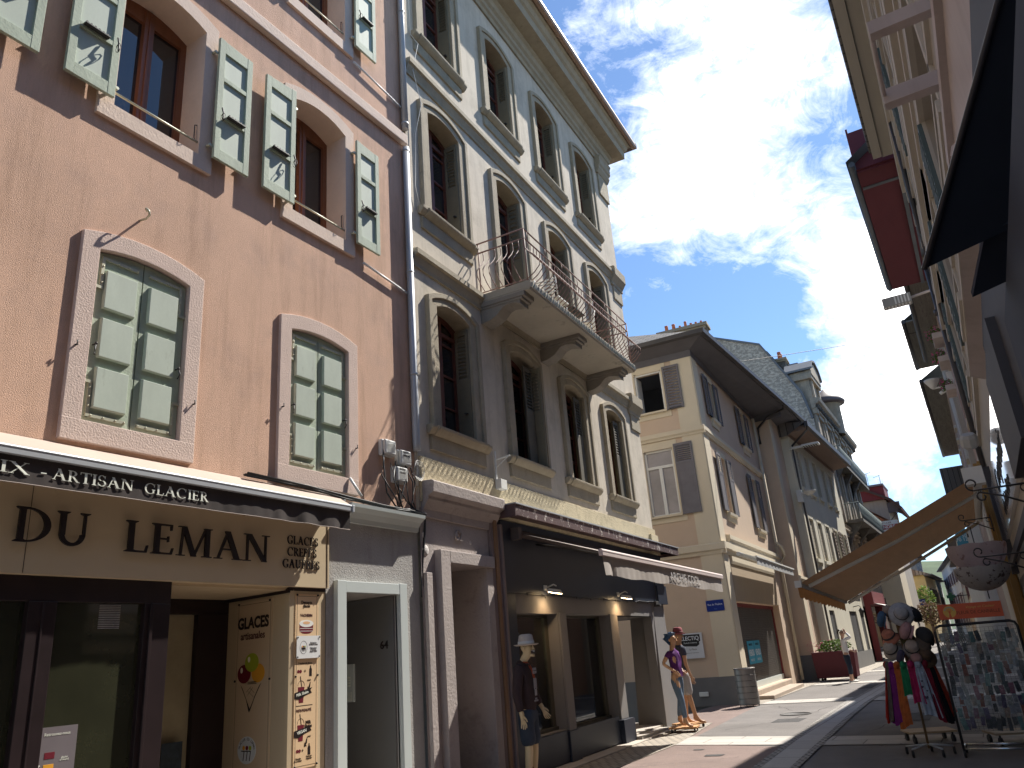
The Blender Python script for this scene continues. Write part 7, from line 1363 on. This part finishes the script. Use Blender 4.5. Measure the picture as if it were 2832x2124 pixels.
# laughing male mannequin in hoodie
r = thing('mannequin', 'laughing male shop mannequin in dark brown hoodie, denim shorts and pale hat', 'mannequin', (-5.43, 9.36, .02), -80); J = stand(1.80); J['head'] = J['head'] + V3(0, .04, .01); J['wrr'] = V3(.28, .02, .90); J['wrl'] = V3(-.29, .10, .95); J['elr'] = V3(.27, -.03, 1.14); J['ell'] = V3(-.28, -.02, 1.17)
figure(r, J, m_mannq); h = J['head']
k = MB().hexa([tuple(h + V3(*q)) for q in ((-.03, .05, -.115), (.03, .05, -.115), (.025, .105, -.12), (-.025, .105, -.12), (-.035, .05, -.08), (.035, .05, -.08), (.03, .098, -.085), (-.03, .098, -.085))]).build('chin', m_mannq, r, .01)
MB().hexa([tuple(h + V3(*q)) for q in ((-.028, .07, -.08), (.028, .07, -.08), (.024, .104, -.08), (-.024, .104, -.08), (-.034, .07, -.045), (.034, .07, -.045), (.03, .097, -.045), (-.03, .097, -.045))]).build('open_mouth', mat('dark_mouth', (.03, .01, .01), .6), r); MB().hexa([tuple(h + V3(*q)) for q in ((-.028, .08, -.055), (.028, .08, -.055), (.024, .106, -.057), (-.024, .106, -.057), (-.03, .08, -.042), (.03, .08, -.042), (.026, .102, -.042), (-.026, .102, -.042))]).build('teeth', m_w, r)
m_hood = mat('brown_hoodie', (.045, .03, .032), .95, .2, 6, fine=.15)
N, L = top_nodes(J, .165, 1, -.02); hd = skin('hoodie', N, L, m_hood, r); N = {'a': (J['neck'] + V3(0, -.075, -.03), (.075, .05)), 'b': (J['neck'] + V3(-.07, -.02, -.03), .035), 'c': (J['neck'] + V3(.07, -.02, -.03), .035), 'd': (J['neck'] + V3(-.04, .055, -.07), .03), 'e': (J['neck'] + V3(.04, .055, -.07), .03)}; skin('hood', N, [('a', 'b'), ('a', 'c'), ('b', 'd'), ('c', 'e')], m_hood, hd)
MB().tube([tuple(J['neck'] + V3(x, y, z)) for x, y, z in ((-.05, .02, -.01), (-.03, .075, -.05), (-.02, .115, -.12), (-.025, .14, -.24))], .007, 5).tube([tuple(J['neck'] + V3(x, y, z)) for x, y, z in ((.05, .02, -.01), (.03, .075, -.05), (.02, .115, -.12), (.03, .14, -.22))], .007, 5).lathe([(.058, -.02), (.066, -.01), (.056, .01)], tuple(J['neck'] + V3(0, .0, -.02)), 14).build('drawstring', mat('orange_cord', (.5, .09, .03), .8), hd)
m_pr = mat('grey_print', (.35, .34, .36), .8); MT = Matrix(((-1, 0, 0, 0), (0, 0, 1, 0), (0, 1, 0, 0), (0, 0, 0, 1)))
text('lettering', 'NEVER\nGROW', .05, m_pr, hd, tuple(J['chest'] + V3(.0, .137, .10)), .002, MT); k = MB()
for a, b, c, d in ((-.05, .0, .05, .012), (-.05, .0, -.038, -.12), (.038, .0, .05, -.12), (-.05, -.03, .05, -.04), (-.05, -.07, .05, -.08), (-.035, -.12, .035, -.20), (-.015, 0, -.005, -.11), (.01, 0, .02, -.11)): k.box(tuple(J['chest'] + V3(a, .131, b)), tuple(J['chest'] + V3(c, .137, d)))
k.build('print', m_pr, hd); text('lettering', 'SINCE\nPARIS NICE', .03, m_pr, hd, tuple(J['chest'] + V3(.0, .133, -.25)), .002, MT)
N, L = leg_nodes(J, .108, .4); skin('shorts', N, L, m_denim, r); fedora(r, h + V3(0, -.0, .04), mat('pale_straw', (.50, .45, .40), .9, .1, 30), m_offw, 1.0).rotation_euler = (0, 0, 0)
MB().box((-.25, -.2, -.02), (.25, .25, -.0)).build('base_plate', m_dark, r)
m = MB()
for s in 'lr': m.lathe([(.05, 0), (.048, .13), (.044, .13)], tuple(J['an' + s] + V3(0, 0, .06)), 12)
m.build('socks', mat('rust_sock', (.2, .07, .04), .9), r)
# female mannequin in purple
def dolly(label, loc, rot):
    b = thing('wheeled_board', label, 'trolley', loc, rot, 'wheeled wooden boards'); MB().box((-.27, -.22, .065), (.27, .22, .095)).build('board', mat('orange_wood', (.50, .27, .12), .6, .1), b)
    for a in (-.22, .22):
        for c in (-.17, .17): MB().tube([(a - .012, c, .032), (a + .012, c, .032)], .032, 10).build('wheel', m_black, b)
dolly('orange wooden dolly under the purple topped mannequin', (-5.66, 15.8, .015), 10); dolly('orange wooden dolly under the hatted male mannequin', (-5.80, 16.5, .015), -15)
r = thing('mannequin', 'female shop mannequin in purple top and jeans with blue hair, hands on hips', 'mannequin', (-5.68, 15.8, .10), -98); J = stand(1.72, True)
J['elr'] = V3(.30, -.10, 1.18); J['wrr'] = V3(.17, .04, 1.04); J['ell'] = V3(-.30, -.10, 1.16); J['wrl'] = V3(-.16, .05, 1.03); J['knr'] = V3(.13, .10, .50); J['anr'] = V3(.10, .12, .10); J['toer'] = V3(.13, .28, .03); J['anl'] = V3(-.12, -.12, .12); J['toel'] = V3(-.12, .02, .03); J['knl'] = V3(-.11, -.03, .51)
figure(r, J, m_tan, True, True); N, L = top_nodes(J, .125, 0, .06); skin('purple_top', N, L, mat('purple_cloth', (.085, .015, .12), .9, .15, 5), r); N, L = leg_nodes(J, .092, 1, .95); skin('jeans', N, L, m_jean, r)
m = MB(); n = 12; P0 = J['neck']
for i in range(7):
    for j in range(n + 1): t = j / n; s = i / 6 * 2 - 1; m.v.append((.09 - .17 * t + s * .05, .10 + .05 * sin(pi * min(1, t * 1.6)) + .012 * sin(i * 2), 1.44 - .52 * t + s * .03 * (1 - t)))
for i in range(6):
    for j in range(n): q = i * (n + 1) + j; m.f.append((q, q + 1, q + n + 2, q + n + 1)); m.s.append(True)
m.build('scarf', mat('lilac_scarf', (.34, .14, .48), .9, .2, 9, trans=.2), r)
N = {'a': (J['head'] + V3(0, -.03, .03), (.092, .095)), 'b': (J['head'] + V3(0, -.035, .10), (.075, .08)), 'c': (J['head'] + V3(0, -.08, .12), .05), 'd': (J['head'] + V3(0, -.08, -.02), .05)}; skin('hair', N, [('a', 'b'), ('b', 'c'), ('a', 'd')], mat('blue_hair', (.02, .06, .14), .5, .3, 20, aniso=(1, 1, .3)), r)
# male mannequin seen from behind
r = thing('mannequin', 'male shop mannequin with dusty red hat, grey tee shirt and pale shorts, seen from behind', 'mannequin', (-5.78, 16.5, .10), -48); J = stand(1.80); J['wrl'] = V3(-.25, .06, .90); J['anr'] = V3(.12, .1, .09); J['toer'] = V3(.13, .28, .02)
figure(r, J, m_tan); N, L = top_nodes(J, .155, 0, .03); skin('tee_shirt', N, L, mat('slate_tee', (.055, .06, .085), .95, .1, 5), r); N, L = leg_nodes(J, .105, .4); skin('shorts', N, L, mat('pale_grey_shorts', (.36, .35, .35), .9, .1), r); fedora(r, J['head'] + V3(0, 0, .04), mat('dusty_red_hat', (.24, .06, .07), .9, .1, 20), mat('hatband_red', (.12, .03, .03), .8))
text('lettering', 'SURF\nCLUB', .07, m_pr, r, (.06, -.14, 1.08), .004, Matrix(((1, 0, 0, 0), (0, 0, -1, 0), (0, 1, 0, 0), (0, 0, 0, 1))))
# silhouette mannequin in the window
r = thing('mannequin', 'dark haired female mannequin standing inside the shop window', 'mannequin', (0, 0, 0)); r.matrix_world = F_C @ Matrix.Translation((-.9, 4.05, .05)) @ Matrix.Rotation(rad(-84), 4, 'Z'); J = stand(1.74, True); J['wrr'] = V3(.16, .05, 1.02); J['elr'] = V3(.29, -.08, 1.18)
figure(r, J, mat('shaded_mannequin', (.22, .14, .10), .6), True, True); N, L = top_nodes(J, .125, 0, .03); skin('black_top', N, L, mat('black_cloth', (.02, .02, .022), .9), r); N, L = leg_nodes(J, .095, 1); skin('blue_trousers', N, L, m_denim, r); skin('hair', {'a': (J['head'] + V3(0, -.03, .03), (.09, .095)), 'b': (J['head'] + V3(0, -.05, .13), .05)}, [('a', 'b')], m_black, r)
# the woman in white
r = thing('person', 'woman in white top and navy cropped trousers, hand raised to her hair', 'person', (-4.53, 29.45, .0), -72); J = stand(1.66, True)
J['head'] = J['head'] + V3(0, -.01, -.0); J['shr'] = V3(.15, .02, 1.36); J['elr'] = V3(.27, .20, 1.42); J['wrr'] = V3(.10, .10, 1.60); J['ell'] = V3(-.19, .0, 1.08); J['wrl'] = V3(-.12, .20, 1.00); J['sider'] = V3(0, 0, 1); J['anl'] = V3(-.10, .06, .09); J['toel'] = V3(-.12, .22, .03); J['knl'] = V3(-.09, .06, .47)
figure(r, J, m_skin, True, True); N, L = top_nodes(J, .128, 1, .04); skin('white_top', N, L, mat('white_knit', (.72, .70, .69), .95, .05), r); N, L = leg_nodes(J, .10, 1, 1.15)
for s in 'lr': N['a' + s] = (J['kn' + s].lerp(J['an' + s], .62), .052)
skin('navy_trousers', N, L, mat('navy_cloth', (.018, .025, .045), .9, .1), r)
skin('hair', {'a': (J['head'] + V3(0, -.035, .03), (.09, .085)), 'b': (J['head'] + V3(0, -.10, .05), .055), 'c': (J['head'] + V3(0, -.03, .09), .06)}, [('a', 'b'), ('a', 'c')], mat('dark_brown_hair', (.035, .02, .015), .6, .3, 30), r)
m = MB()
for s in 'lr': a, t = J['an' + s], J['toe' + s]; d = (t - a); d.z = 0; d.normalize(); m.tube([tuple(V3(a.x, a.y, .035) - d * .07), tuple(V3(a.x, a.y, .04) + d * .05), tuple(V3(a.x, a.y, .03) + d * .2)], [.04, .045, .032], 8)
m.build('shoes', m_offw, r); MB().box((-.15, .27, .98), (-.08, .285, 1.1)).build('phone', m_black, r)
